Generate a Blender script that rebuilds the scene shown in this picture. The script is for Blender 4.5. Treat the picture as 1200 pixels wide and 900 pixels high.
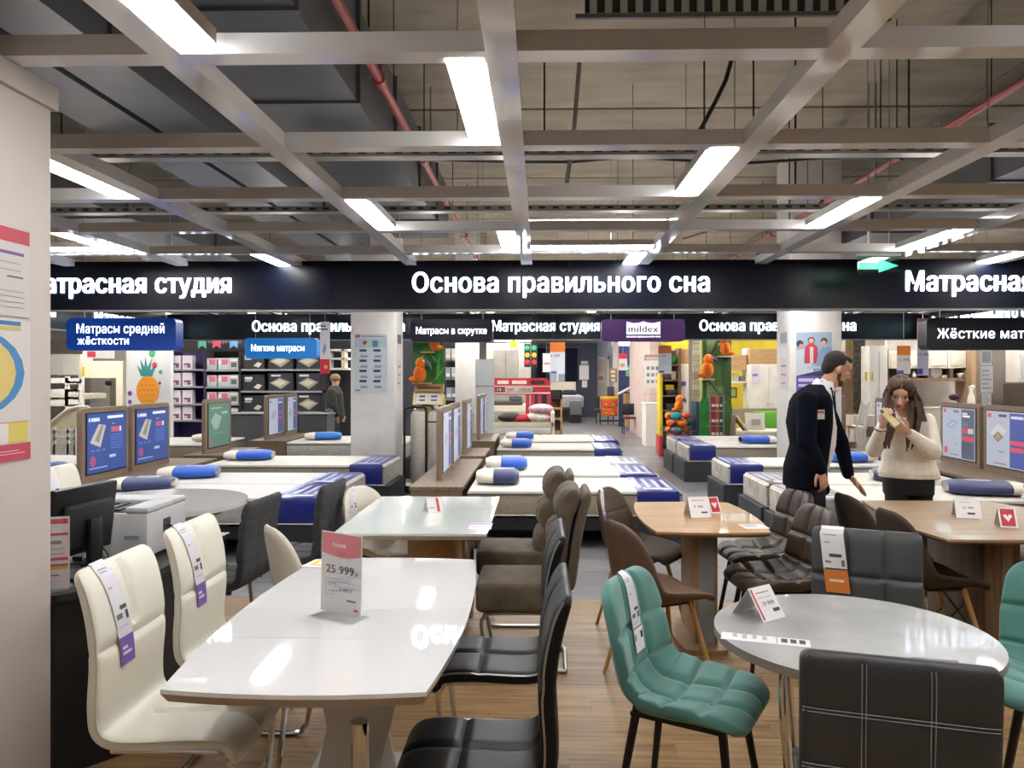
import bpy, bmesh, math, random
from math import sin, cos, pi, radians as rad
from mathutils import Vector, Matrix, noise
for o in list(bpy.data.objects): bpy.data.objects.remove(o)
SC = bpy.context.scene; COL = SC.collection; RN = random.Random(11)
# ---------------- camera (photo frame 1200x900, focal 900 px, eye 1.62 m) ----------------
F, CX, CY, TH, EYE = 900.0, 613.0, 440.0, math.atan(20/900), 1.62
cam = bpy.data.cameras.new('camera'); camo = bpy.data.objects.new('camera', cam); COL.objects.link(camo)
cam.sensor_width = 36; cam.lens = 27; cam.shift_x = -13/1200; cam.shift_y = -10/1200
cam.clip_start = .05; cam.clip_end = 200
camo.location = (0, 0, EYE); camo.rotation_euler = (pi/2, 0, TH); SC.camera = camo
# ---------------- world, exposure ----------------
W = bpy.data.worlds.new('world'); SC.world = W; W.use_nodes = True
W.node_tree.nodes['Background'].inputs[0].default_value = (.30, .29, .28, 1)
W.node_tree.nodes['Background'].inputs[1].default_value = .5
SC.view_settings.view_transform = 'Standard'; SC.view_settings.look = 'None'
SC.view_settings.gamma = 1; SC.view_settings.use_curve_mapping = False; SC.view_settings.exposure = 0.72
SC.cycles.max_bounces = 6; SC.cycles.diffuse_bounces = 4; SC.cycles.glossy_bounces = 3
SC.cycles.transparent_max_bounces = 6; SC.cycles.use_denoising = True
SC.cycles.sample_clamp_indirect = 6.0; SC.cycles.caustics_reflective = False; SC.cycles.caustics_refractive = False
LAMP = 25.0       # radiance of the ceiling lamp diffusers
SIGN = 1.6       # radiance of the lit letters
# ---------------- pixel -> world ----------------
def ray(px, py):
    dx = (px-CX)/F; dz = (CY-py)/F
    x = cos(TH)*dx - sin(TH); y = sin(TH)*dx + cos(TH)
    return x/y, dz/y
def at(px, py, Y):
    a, b = ray(px, py); return Vector((a*Y, Y, EYE+b*Y))
def onz(px, py, Z):
    a, b = ray(px, py); Y = (Z-EYE)/b; return Vector((a*Y, Y, Z))
# ---------------- materials ----------------
def lin(h):
    h = h.lstrip('#'); c = [int(h[i:i+2], 16)/255 for i in (0, 2, 4)]
    return tuple(x/12.92 if x <= .04045 else ((x+.055)/1.055)**2.4 for x in c)+(1,)
MC = {}
def mat(hexc, rough=.5, metal=0, var=.06, scale=6, bump=0, bscale=60, emit=0, trans=0, coat=0, sheen=0, stretch=None, key=None):
    k = key or (hexc, rough, metal, var, scale, bump, bscale, emit, trans, coat, sheen, stretch)
    if k in MC: return MC[k]
    m = bpy.data.materials.new('mat_%d' % len(MC)); m.use_nodes = True; nt = m.node_tree; n = nt.nodes; b = n['Principled BSDF']
    c = lin(hexc); tc = n.new('ShaderNodeTexCoord'); mp = n.new('ShaderNodeMapping'); nt.links.new(tc.outputs['Object'], mp.inputs[0])
    if stretch: mp.inputs['Scale'].default_value = stretch
    if var:
        nz = n.new('ShaderNodeTexNoise'); nz.inputs['Scale'].default_value = scale; nz.inputs['Detail'].default_value = 5
        nt.links.new(mp.outputs[0], nz.inputs[0])
        rp = n.new('ShaderNodeValToRGB'); e = rp.color_ramp.elements
        e[0].position = .3; e[1].position = .7
        e[0].color = tuple(x*(1-var*2) for x in c[:3])+(1,); e[1].color = tuple(min(1, x*(1+var)) for x in c[:3])+(1,)
        nt.links.new(nz.outputs[0], rp.inputs[0]); nt.links.new(rp.outputs[0], b.inputs['Base Color'])
    else: b.inputs['Base Color'].default_value = c
    if bump:
        n2 = n.new('ShaderNodeTexNoise'); n2.inputs['Scale'].default_value = bscale; n2.inputs['Detail'].default_value = 3
        nt.links.new(mp.outputs[0], n2.inputs[0]); bp = n.new('ShaderNodeBump'); bp.inputs['Strength'].default_value = bump
        bp.inputs['Distance'].default_value = .01; nt.links.new(n2.outputs[0], bp.inputs['Height']); nt.links.new(bp.outputs[0], b.inputs['Normal'])
    b.inputs['Roughness'].default_value = rough; b.inputs['Metallic'].default_value = metal
    b.inputs['Coat Weight'].default_value = coat; b.inputs['Coat Roughness'].default_value = .04
    b.inputs['Sheen Weight'].default_value = sheen; b.inputs['Transmission Weight'].default_value = trans
    if emit: b.inputs['Emission Color'].default_value = c; b.inputs['Emission Strength'].default_value = emit
    MC[k] = m; return m
def flat(h, rough=.6): return mat(h, rough, var=.02, scale=3)
def wood(h, rough=.45, var=.16, axis='x', scale=3, coat=0):
    s = {'x': (1, 14, 14), 'y': (14, 1, 14), 'z': (14, 14, 1)}[axis]
    return mat(h, rough, var=var, scale=scale, stretch=s, coat=coat)
def glass(h='ffffff', a=.12):
    k = ('glass', h, a)
    if k in MC: return MC[k]
    m = bpy.data.materials.new('clear_sheet'); m.use_nodes = True; nt = m.node_tree; n = nt.nodes; n.remove(n['Principled BSDF'])
    t = n.new('ShaderNodeBsdfTransparent'); t.inputs[0].default_value = lin(h); g = n.new('ShaderNodeBsdfGlossy'); g.inputs['Roughness'].default_value = .05
    mx = n.new('ShaderNodeMixShader'); mx.inputs[0].default_value = a
    nt.links.new(t.outputs[0], mx.inputs[1]); nt.links.new(g.outputs[0], mx.inputs[2]); nt.links.new(mx.outputs[0], n['Material Output'].inputs[0])
    MC[k] = m; return m
CHROME = mat('d8d8d8', .12, 1, var=0); STEEL = mat('a8a8a8', .3, 1, var=.03); BLACKM = mat('101012', .4, .2, var=.03)
WHITE = mat('e6e4e0', .5, var=.02); PAPER = mat('e4e2e2', .6, var=.02)
# ---------------- mesh builder ----------------
def frm(loc, rz=0, tilt=0):          # local x right, y up, z towards the viewer; rz=0 faces -Y
    return Matrix.Translation(loc) @ Matrix.Rotation(rz, 4, 'Z') @ Matrix.Rotation(pi/2-tilt, 4, 'X')
class MB:
    def __init__(s): s.bm = bmesh.new(); s.mats = []
    def mi(s, m):
        if m is None: m = WHITE
        if m not in s.mats: s.mats.append(m)
        return s.mats.index(m)
    def _take(s, vs, m, M):
        i = s.mi(m)
        fs = set(f for v in vs for f in v.link_faces)
        for f in fs: f.material_index = i
        if M is not None:
            for v in vs: v.co = M @ v.co
        return s
    def box(s, x0, x1, y0, y1, z0, z1, m=None, bev=0, seg=2, M=None):
        x0, x1 = sorted((x0, x1)); y0, y1 = sorted((y0, y1)); z0, z1 = sorted((z0, z1))
        i = s.mi(m)
        if bev:
            t = bmesh.new(); r = bmesh.ops.create_cube(t, size=1)
            for v in t.verts: v.co = Vector(((x0+x1)/2+v.co.x*(x1-x0), (y0+y1)/2+v.co.y*(y1-y0), (z0+z1)/2+v.co.z*(z1-z0)))
            bmesh.ops.bevel(t, geom=list(t.edges), offset=min(bev, .49*min(x1-x0, y1-y0, z1-z0)), segments=seg, affect='EDGES', profile=.5)
            s._merge(t, i, M); return s
        P = [Vector((x, y, z)) for x in (x0, x1) for y in (y0, y1) for z in (z0, z1)]
        if M is not None: P = [M @ p for p in P]
        V = [s.bm.verts.new(p) for p in P]
        for q in ((0, 1, 3, 2), (4, 6, 7, 5), (0, 4, 5, 1), (2, 3, 7, 6), (0, 2, 6, 4), (1, 5, 7, 3)):
            f = s.bm.faces.new([V[k] for k in q]); f.material_index = i
        return s
    def _merge(s, t, i, M=None):
        mp = {}
        for v in t.verts: mp[v] = s.bm.verts.new(M @ v.co if M is not None else v.co)
        for f in t.faces:
            g = s.bm.faces.new([mp[v] for v in f.verts]); g.material_index = i
        t.free()
    def tube(s, pts, r, m=None, n=8, M=None, closed=False, flat=None):
        pts = [Vector(p) for p in pts]; N = len(pts); i = s.mi(m); rings = []
        rr = r if isinstance(r, (list, tuple)) else [r]*N
        up = None
        for k, p in enumerate(pts):
            a = pts[(k-1) % N] if (k or closed) else pts[0]; b = pts[(k+1) % N] if (k < N-1 or closed) else pts[-1]
            t = (b-a).normalized()
            if up is None or abs(up.dot(t)) > .98: up = Vector((0, 0, 1)) if abs(t.z) < .9 else Vector((1, 0, 0))
            x = t.cross(up).normalized(); y = x.cross(t).normalized(); up = y
            fy = flat or 1
            rings.append([s.bm.verts.new((M or Matrix()) @ (p + x*cos(2*pi*j/n)*rr[k] + y*sin(2*pi*j/n)*rr[k]*fy)) for j in range(n)])
        for k in range(N if closed else N-1):
            A, B = rings[k], rings[(k+1) % N]
            for j in range(n):
                f = s.bm.faces.new((A[j], B[j], B[(j+1) % n], A[(j+1) % n])); f.material_index = i
        if not closed:
            for A, rev in ((rings[0], 0), (rings[-1], 1)):
                f = s.bm.faces.new(A if not rev else A[::-1]); f.material_index = i
        return s
    def prism(s, out, a0, a1, m=None, M=None, side=None, cap=None):   # outline in local xy, extruded a0..a1 along z
        i = s.mi(m); j = s.mi(side) if side else i
        M = M or Matrix()
        A = [s.bm.verts.new(M @ Vector((x, y, a0))) for x, y in out]; B = [s.bm.verts.new(M @ Vector((x, y, a1))) for x, y in out]
        f = s.bm.faces.new(A[::-1]); f.material_index = i; f = s.bm.faces.new(B); f.material_index = i
        for k in range(len(out)):
            l = (k+1) % len(out); f = s.bm.faces.new((A[k], A[l], B[l], B[k])); f.material_index = j
        return s
    def ell(s, c, rx, ry=None, rz=None, m=None, nu=14, nv=9, R=None):
        ry = rx if ry is None else ry; rz = rx if rz is None else rz; i = s.mi(m); c = Vector(c)
        t = bmesh.new(); bmesh.ops.create_uvsphere(t, u_segments=nu, v_segments=nv, radius=1)
        for v in t.verts:
            p = Vector((v.co.x*rx, v.co.y*ry, v.co.z*rz)); v.co = (R @ p if R is not None else p)+c
        s._merge(t, i); return s
    def loft(s, rings, m=None, capa=True, capb=True):
        i = s.mi(m); VR = [[s.bm.verts.new(Vector(p)) for p in r] for r in rings]; n = len(VR[0])
        for A, B in zip(VR, VR[1:]):
            for j in range(n):
                f = s.bm.faces.new((A[j], A[(j+1) % n], B[(j+1) % n], B[j])); f.material_index = i
        if capa: f = s.bm.faces.new(VR[0][::-1]); f.material_index = i
        if capb: f = s.bm.faces.new(VR[-1]); f.material_index = i
        return s
    def lathe(s, prof, c=(0, 0), m=None, n=24):
        return s.loft([[(c[0]+r*cos(2*pi*k/n), c[1]+r*sin(2*pi*k/n), z) for k in range(n)] for r, z in prof], m)
    def poly(s, pts, m=None):
        f = s.bm.faces.new([s.bm.verts.new(Vector(p)) for p in pts]); f.material_index = s.mi(m); return s
    def build(s, name, parent=None, smooth=True, M=None, ang=.6):
        bmesh.ops.recalc_face_normals(s.bm, faces=s.bm.faces)
        me = bpy.data.meshes.new(name); s.bm.to_mesh(me); s.bm.free()
        for m in s.mats: me.materials.append(m)
        if smooth:
            for p in me.polygons: p.use_smooth = True
            me.set_sharp_from_angle(angle=ang)
        o = bpy.data.objects.new(name, me); COL.objects.link(o)
        if M is not None: o.matrix_local = M
        if parent: o.parent = parent
        return o
def tag(o, label, cat, group=None):
    o['label'] = label; o['category'] = cat
    if group: o['group'] = group
    return o
def thing(name, label, cat, loc=(0, 0, 0), rz=0, group=None):
    o = bpy.data.objects.new(name, None); COL.objects.link(o); o.location = loc; o.rotation_euler = (0, 0, rz); o.empty_display_size = .1
    return tag(o, label, cat, group)
def kids(o): return [c for c in CH.get(o.name, [])]
def copy_tree(o, loc=None, rz=None, label=None, group=None, parent=None):
    c = o.copy(); COL.objects.link(c)
    if parent is not None: c.parent = parent
    for ch in o.children: copy_tree(ch, parent=c)
    if parent is None:
        if loc is not None: c.location = loc
        if rz is not None: c.rotation_euler = (0, 0, rz)
        if label: c['label'] = label
        if group: c['group'] = group
    return c
def struct(o): o['kind'] = 'structure'; return o
# ---------------- lettering ----------------
TC = {}
from mathutils.geometry import tessellate_polygon
def outlines(me, cut=False):                       # fill each closed letter contour with its own holes; contours may overlap
    nb = {}
    for e in me.edges:
        a, b = e.vertices; nb.setdefault(a, []).append(b); nb.setdefault(b, []).append(a)
    seen = set(); loops = []
    for v in range(len(me.vertices)):
        if v in seen or v not in nb: continue
        L = [v]; seen.add(v); cur = v
        while True:
            nx = [q for q in nb[cur] if q not in seen]
            if not nx: break
            cur = min(nx, key=lambda q: abs(q-cur)); seen.add(cur); L.append(cur)
        if len(L) > 2: loops.append([me.vertices[i].co.copy() for i in L])
    def split(L, d=0):                  # cut a contour that crosses itself into simple ones
        n = len(L)
        if d < 6:
            for i in range(n):
                a, b = L[i], L[(i+1) % n]
                for j in range(i+2, n):
                    if (j+1) % n == i: continue
                    c, e = L[j], L[(j+1) % n]; r = b-a; s = e-c; q = r.x*s.y-r.y*s.x
                    if abs(q) < 1e-9: continue
                    t = ((c.x-a.x)*s.y-(c.y-a.y)*s.x)/q; u = ((c.x-a.x)*r.y-(c.y-a.y)*r.x)/q
                    if 1e-4 < t < 1-1e-4 and 1e-4 < u < 1-1e-4:
                        X = a+r*t; return split([X.copy()]+L[i+1:j+1], d+1)+split([X.copy()]+L[j+1:]+L[:i+1], d+1)
        return [L]
    area = lambda L: sum(p.x*q.y-q.x*p.y for p, q in zip(L, L[1:]+L[:1]))/2
    def bad(L):                         # does plain triangulation miss the true area?
        a = sum(abs((L[j]-L[i]).cross(L[k]-L[i]).z)/2 for i, j, k in tessellate_polygon([L])); return abs(a-abs(area(L))) > .03*max(a, 1e-6)
    loops = [k for L in loops for k in (split(L) if cut and bad(L) else [L]) if len(k) > 2]
    def inside(p, L):
        c = False
        for a, b in zip(L, L[1:]+L[:1]):
            if (a.y > p.y) != (b.y > p.y) and p.x < (b.x-a.x)*(p.y-a.y)/(b.y-a.y)+a.x: c = not c
        return c
    hole = [[] for _ in loops]; is_hole = [False]*len(loops)
    for i, L in enumerate(loops):
        for j, K in enumerate(loops):
            if i != j and abs(area(K)) > abs(area(L)) and all(inside(p, K) for p in L): is_hole[i] = True; hole[j].append(L)
    V = []; P = []
    for i, L in enumerate(loops):
        if is_hole[i]: continue
        pl = [L]+hole[i]; base = len(V); V += [p for q in pl for p in q]
        P += [[base+k for k in t] for t in tessellate_polygon(pl)]
    return V, P
def text(body, parent, m, M, h=None, w=None, bold=.02, ext=.0, align='l', name='lettering', res=2, split=False):
    k = (body, res)
    if k not in TC:
        c = bpy.data.curves.new('t', 'FONT'); c.body = body; c.resolution_u = res; c.space_line = .95; c.fill_mode = 'NONE'
        if bold > .01: c.space_character = 1.06
        o = bpy.data.objects.new('t', c); COL.objects.link(o); bpy.context.view_layer.update()
        me = bpy.data.meshes.new_from_object(o.evaluated_get(bpy.context.evaluated_depsgraph_get()))
        TC[k] = outlines(me, 'ь' in body)
        bpy.data.objects.remove(o); bpy.data.curves.remove(c)
    V, P = TC[k]
    x0 = min(v.x for v in V); x1 = max(v.x for v in V); y1 = max(v.y for v in V)
    sy = h/.72 if h else w/(x1-x0); sx = w/(x1-x0) if w else sy
    ox = {'l': 0, 'c': -(x1-x0)/2, 'r': -(x1-x0)}[align]
    bb = bold*sy/sx
    offs = [(0, 0)] if bold < .005 else ([(d, e) for d in (-bb, -bb*.33, bb*.33, bb) for e in (-bold*.4, bold*.4)] if ext else [(-bb, 0), (0, 0), (bb, 0)])
    def make(PP):
        bm = bmesh.new(); used = sorted({i for p in PP for i in p})
        for dx, dy in offs:
            a = {i: bm.verts.new(((V[i].x-x0+ox+dx)*sx, (V[i].y+dy)*sy, ext+dx*1e-3)) for i in used}
            for p in PP:
                try: bm.faces.new([a[i] for i in p])
                except ValueError: pass
        if ext:
            be = [e for e in bm.edges if len(e.link_faces) == 1]
            r = bmesh.ops.extrude_edge_only(bm, edges=be)
            for v in r['geom']:
                if isinstance(v, bmesh.types.BMVert): v.co.z = 0
        me = bpy.data.meshes.new(name); bm.to_mesh(me); bm.free(); me.materials.append(m)
        o = bpy.data.objects.new(name, me); COL.objects.link(o); o.matrix_local = M
        if parent: o.parent = parent
        return o
    if not split: return make(P)
    iv = sorted(((min(V[i].x for i in p), max(V[i].x for i in p), p) for p in P), key=lambda q: q[0])
    grp = []; cur = None; name = 'letter'
    for a_, b_, p in iv:
        if cur is None or a_ > cur+1e-4: grp.append([]); cur = b_
        grp[-1].append(p); cur = max(cur, b_)
    return [make(g) for g in grp]
def hexlines(x0, x1, y0, y1, n, col='777777', frac=.45, jit=.35):
    out = []
    for i in range(n):
        y = y1-(i+.5)*(y1-y0)/n; t = (y1-y0)/n*frac/2
        out.append((x0, y-t, x0+(x1-x0)*(1-RN.random()*jit), y+t, col))
    return out
def sheet(name, parent, M, w, h, base, items=(), thick=.003, emit=0, rough=.5, basemat=None):
    """a flat printed piece: x 0..w (centred), y 0..h, front at local z=0"""
    mb = MB(); f = (lambda c: mat(c, rough, var=0, emit=emit)) if emit else (lambda c: mat(c, rough, var=.015, scale=3))
    mb.box(-w/2, w/2, 0, h, -thick, 0, basemat or f(base)); z = .0008
    for it in items:
        m = f(it[-1])
        if it[0] == 'disc':
            _, cx, cy, r, _c = it; p = [((cx-.5)*w+r*w*cos(a*pi/8), cy*h+r*w*sin(a*pi/8), z) for a in range(16)]
        elif it[0] == 'poly': p = [((x-.5)*w, y*h, z) for x, y in it[1]]
        else: x0, y0, x1, y1, _c = it; p = [((x0-.5)*w, y0*h, z), ((x1-.5)*w, y0*h, z), ((x1-.5)*w, y1*h, z), ((x0-.5)*w, y1*h, z)]
        mb.poly(p, m); z += .00012
    o = mb.build(name, parent, smooth=False, M=M)
    return o
def rrect(w, h, r, n=5, corners=(1, 1, 1, 1)):   # outline, origin at bottom centre; corners: br,tr,tl,bl
    out = []
    for (cx, cy, a0), on in zip(((w/2-r, r, -pi/2), (w/2-r, h-r, 0), (-w/2+r, h-r, pi/2), (-w/2+r, r, pi)), corners):
        if on: out += [(cx+r*cos(a0+k*pi/2/n), cy+r*sin(a0+k*pi/2/n)) for k in range(n+1)]
        else: out.append((cx+r*(1 if cos(a0+pi/4) > 0 else -1), cy+r*(1 if sin(a0+pi/4) > 0 else -1)))
    return out
ORD = ['first', 'second', 'third', 'fourth', 'fifth', 'sixth', 'seventh', 'eighth', 'ninth', 'tenth', 'eleventh', 'twelfth', 'thirteenth', 'fourteenth', 'fifteenth', 'sixteenth']
# ================= ceiling lamps =================
HC = EYE+1.13                      # underside of the lattice
BX = [-.136+1.185*i for i in range(-6, 8)]
BY = [2.675+1.098*k for k in range(-4, 12)]
DIFF = mat('fff8f0', .5, var=0, emit=LAMP, key='diffuser')
b_ = DIFF.node_tree.nodes['Principled BSDF']; b_.inputs['Emission Color'].default_value = (1, .97, .935, 1)
UPL = mat('fff6ee', .5, var=0, emit=LAMP*.36, key='added_uplight')  # added uplight emission, lifts the ceiling and beams
DIFF2 = mat('fffaf4', .5, var=0, emit=LAMP*1.7, key='diffuser_far')
def lamp_proto(L, w=.135, df=None):
    t = thing('ceiling_light', 'x', 'light', (0, 0, -50), 0)
    mb = MB(); mb.box(-w/2-.006, w/2+.006, -L/2, L/2, .002, .055, mat('d0cecb', .4)).build('housing', t)
    MB().box(-w/2, w/2, -L/2+.008, L/2-.008, -.014, .002, df or DIFF).build('diffuser', t, smooth=False)
    MB().box(-w/2+.02, w/2-.02, -L/2+.03, L/2-.03, .055, .062, UPL).build('added_uplight', t, smooth=False)  # unseen glowing strip added on top of the housing to brighten the concrete
    return t
LP = lamp_proto(1.0); LP_used = False
def place_lamp(x, y, z, rz, label, group=None, proto=None):
    c = copy_tree(proto or LP, (x, y, z), rz, label, group); return c
for i in range(-5, 7):
    for k in range(-2, 9):
        if (k-1-i) % 3 == 0:
            bx = -.136+1.185*i; y = 2.675+1.098*(k-1)+.55
            x = bx-.135 if i != -1 else bx+.13
            side = 'over the aisle' if i == 0 else ('%s runner %s the aisle' % (ORD[abs(i)-1], 'towards the map wall from' if i < 0 else 'towards the exit sign from'))
            place_lamp(x, y, HC+.012, 0, 'bright ceiling light, %s, %s lattice row' % (side, ORD[k+2]))
FY1, FY2 = 7.85, 14.4
for i, k in ((1, 8.6), (-1, 9.3), (2, 10.4), (-3, 10.2), (0, 12.2), (3, 9.2), (1, 12.9), (-2, 12.6), (4, 12.2), (-4, 12.4)):
    place_lamp(-.136+1.185*i-.135, k+.3, HC+.012, 0, 'ceiling light between the two dark sign bands, %s runner across, nearer the %s band' % (ORD[i+5], 'front' if k < 11.3 else 'rear'))
# cross-running light strips seen above the sign band
t = thing('ceiling_light', 'long bright light strip running crosswise above the sign band, one bay wide', 'light', (.45, 6.85, HC+.012), pi/2)
MB().box(-.09, .09, -.56, .56, .002, .05, mat('d0cecb', .4)).build('housing', t); MB().box(-.08, .08, -.555, .555, -.006, .002, DIFF).build('diffuser', t)
t = thing('ceiling_light', 'crosswise light strip beside the map wall above the sign band', 'light', (-4.1, 6.85, HC+.012), pi/2)
MB().box(-.09, .09, -.4, .4, .002, .05, mat('d0cecb', .4)).build('housing', t); MB().box(-.08, .08, -.395, .395, -.006, .002, DIFF).build('diffuser', t)
t = thing('tube_light', 'chain of four slim tube lights high above the second sign band', 'light', (.7, 9.2, 3.46), 0)
for q in range(4):
    MB().tube([(-.82+q*.41, 0, 0), (-.82+q*.41+.385, 0, 0)], .022, DIFF, 8).build('tube', t)
MB().box(-.85, .85, -.03, .03, .02, .06, mat('b8b6b2', .5)).build('rail', t)
# lamps of the store beyond the studio, then fill lamps added for dark areas
LP2 = lamp_proto(1.5, .16, DIFF2); n = 0
for j, y in enumerate((16.2, 18.4, 20.8, 24, 27.5, 31)):
    for i, x in enumerate((-9.5, -6.4, -3.6, -1.1, 1.2, 3.7, 6.3, 9.2)):
        if (i+j) % 2 and y > 25: continue
        place_lamp(x, y, 3.02, pi/2 if y > 23 else 0, 'far store ceiling light, %s row behind the sign bands, %s across' % (ORD[j], ORD[i]), None, LP2)
for i, x in enumerate((-9.4, -7.5, -4.4, -1.5, 1.6, 4.6, 7.7, 9.8)):
    place_lamp(x, 14.85, 3.02, pi/2, 'added fill light just behind the second sign band, %s across' % ORD[i], None, LP2)  # extra lamps hidden by the bands, added to light the unit fronts
for x, y, w_ in ((8.7, 11.5, 'over the oak kitchen side, nearer'), (8.9, 13.3, 'over the oak kitchen side, farther'), (-8.9, 11.5, 'over the white bunk beds, nearer'), (-9.3, 13.4, 'over the white bunk beds, farther')):
    place_lamp(x, y, 3.02, 0, 'added fill light %s' % w_, None, LP2)  # extra lamps added to brighten the areas outside the side bands
for P_ in (LP, LP2):
    for c in list(P_.children): bpy.data.objects.remove(c)
    bpy.data.objects.remove(P_)

# ================= floor =================
FL = MB().box(-14, 14, -5, 36, -.08, -.006, mat('6b6a68', .5)).build('floor', None, False); struct(FL)
PM = [mat(h, .40, var=.27, scale=2.2, stretch=(.9, 14, 1), bump=.04, bscale=30, key='plank%d' % i) for i, h in enumerate(('9f7f57', '987850', 'a7875e', '93744d'))]
pl = []
for m in PM:
    pl.append(MB().box(.0005, 1.2795, .0005, .1915, -.006, 0, m).build('plank', FL, False))
row = 0; y = 5.56-.192; cnt = 0; first = set()
while y > 1.3:
    x = -3.2-(row*.47) % 1.28
    while x < 5.2:
        q = RN.randrange(4); o = pl[q] if q not in first else pl[q].copy()
        if q in first: COL.objects.link(o); o.parent = FL
        first.add(q); o.location = (x, y, 0); x += 1.28; cnt += 1
    y -= .192; row += 1
MB().box(-14, 14, -5, y+.192, -.006, -.001, PM[0]).build('plank', FL, False)
MB().box(-14, -3.2-.0, y+.192, 5.56, -.006, -.0005, PM[1]).build('plank', FL, False)
MB().box(5.4, 14, y+.192, 5.56, -.006, -.0005, PM[1]).build('plank', FL, False)
TM = [mat(h, .33, var=.10, scale=4, stretch=(1, 2.5, 1), key='tile%d' % i) for i, h in enumerate(('77777a', '6e6e71', '7f7e80'))]
tl = [MB().box(.002, .598, .0015, .3985, -.006, -.0008, m).build('tile', FL, False) for m in TM]; first = set(); x = -2.4
regions = [(-2.4, 3.6, 5.565, 8.7), (.6, 3.0, 8.7, 22.0)]
for (a, b, c, d) in regions:
    yy = c; r_ = 0
    while yy < d:
        xx = a
        while xx < b-.01:
            q = RN.randrange(3); o = tl[q] if q not in first else tl[q].copy()
            if q in first: COL.objects.link(o); o.parent = FL
            first.add(q); o.location = (xx, yy, 0); xx += .6
        yy += .4; r_ += 1
yend = yy
g = mat('757476', .33, var=.1, scale=3, key='tilefar')
for (a, b, c, d) in ((-14, -2.4, 5.565, 36), (-2.4, .6, 8.765, 36), (3.6, 14, 5.565, 36), (3.0, 3.6, 8.765, 36), (.6, 3.0, yend, 36)):
    MB().box(a, b, c, d, -.006, -.0012, g).build('tile', FL, False)

# ================= concrete ceiling =================
CZ = 4.6
CE = struct(MB().box(-14, 14, -5, 36, CZ+.05, CZ+.2, mat('3d3a34', .9)).build('ceiling', None, False))
CM = mat('8d8373', .9, var=.13, scale=1.1, stretch=(1.2, 3.2, 1), bump=.05, bscale=5)
for a in range(-2, 12):
    y0 = 8.6+(a-2)*3.0
    for x0 in (-14, -4.7, 4.6):
        MB().box(x0+.01, x0+9.29, y0+.03, y0+2.97, CZ, CZ+.06, CM).build('panel', CE, False)
# ================= walls =================
for nm, b, m in (('wall_back', (-14, 14, 35, 35.2, 0, 4.6), mat('b9b5ae', .7)), ('wall_left', (-14.2, -14, -5, 35.2, 0, 4.6), mat('8f8b86', .8)),
                 ('wall_right', (14, 14.2, -5, 35.2, 0, 4.6), mat('8f8b86', .8)), ('wall_front', (-14.2, 14.2, -5.2, -5, 0, 4.6), mat('a09c96', .8))):
    struct(MB().box(*b, m).build(nm, None, False))
PW = mat('bdb5b0', .55, var=.03, scale=2)
struct(MB().box(-2.06, -1.92, -1.2, 2.97, 0, 2.68, PW).build('wall_left', None, False))
struct(MB().box(-2.08, -1.9, -1.2, 2.99, 2.66, HC, mat('bdb6b0', .5)).build('trim_1', None, False))
# pillars
def pillar(x0, x1, y0, y1, z1, m):
    return struct(MB().box(x0, x1, y0, y1, 0, z1, m, bev=.02).build('pillar', None))
PIL = mat('d3d0ce', .55, var=.03)
pillar(-2.57, -1.965, 10.35, 10.97, CZ, PIL); pillar(3.345, 4.03, 10.35, 10.95, CZ, PIL); pillar(-1.72, -1.27, 15.5, 16.0, CZ, PIL)

# ================= lattice =================
t = thing('ceiling_lattice', 'glossy white suspended lattice of crossing beams below the concrete', 'ceiling lattice', (0, 0, HC))
LM = mat('e0e0e3', .08, var=.03, scale=1.5, coat=.3)
for x in BX: MB().box(x-.056, x+.056, -1.75, 14.2, 0, .075, LM).build('runner', t, False)
for k, y in enumerate(BY):
    if abs(y-FY1) < .1: continue
    for a, b in zip(BX, BX[1:]):
        if y < 0 and (a < -5 or a > 5): continue
        if y < 3.0 and b < -1.85 and a < -2.2 : 
            pass
        MB().box(a+.0563, b-.0563, y, y+.1, .0008, .074, LM).build('crossbeam', t, False)
for x in BX[1:-1:2]:
    if -3.2 < x < -1.1 or 4.0 < x < 5.3 or -6.5 < x < -4.8: continue
    for y in BY[1::5]: MB().tube([(x, y+.05, .07), (x, y+.05, CZ-HC)], .0035, BLACKM, 5).build('hanger', t)

# ================= services above =================
DU = mat('55565a', .5, .25, var=.09, scale=2); DU2 = mat('4b4d51', .5, .25, var=.12, scale=1.5)
def duct(name, label, x0, x1, z0, z1, y0=-4, y1=30, st=1.25, m=DU):
    t = thing(name, label, 'duct', ((x0+x1)/2, 0, z0))
    w = (x1-x0)/2; y = y0
    while y < y1:
        MB().box(-w, w, y+.004, min(y1, y+st)-.004, 0, z1-z0, m).build('section', t, False)
        MB().box(-w-.025, w+.025, y-.02, y+.02, -.02, z1-z0+.02, DU2).build('flange', t, False); y += st
    return t
duct('air_duct', 'flat grey air duct above the beams, outer of two side by side', -3.1, -2.69, 3.32, 3.62, -4, 22, 4)
duct('air_duct', 'flat grey air duct above the beams, inner of two side by side', -2.635, -2.27, 3.32, 3.62, -4, 10.2, 4)
duct('air_duct', 'wide dark air duct with flanged joints beside the red pipe', -2.05, -1.22, 3.45, 4.1, -4, 10.2, 1.3, DU2)
duct('air_duct', 'grey air duct beyond the exit sign side of the ceiling', 4.12, 5.2, 3.4, 3.9, 4.6, 26, 2.5, DU)
duct('air_duct', 'dark flat duct near the shelves side of the ceiling', -6.4, -4.9, 3.5, 3.9, 4, 26, 2.5, DU2)
t = thing('insulation_board', 'pale speckled insulation board lying on the ducts', 'board', (-1.72, 3.05, 3.42), .6)
MB().box(-.34, .34, -.28, .28, 0, .025, mat('a9aaa6', .9, var=.2, scale=60)).build('panel', t, False)
RED = mat('8f3a36', .45, .1, var=.1)
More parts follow.
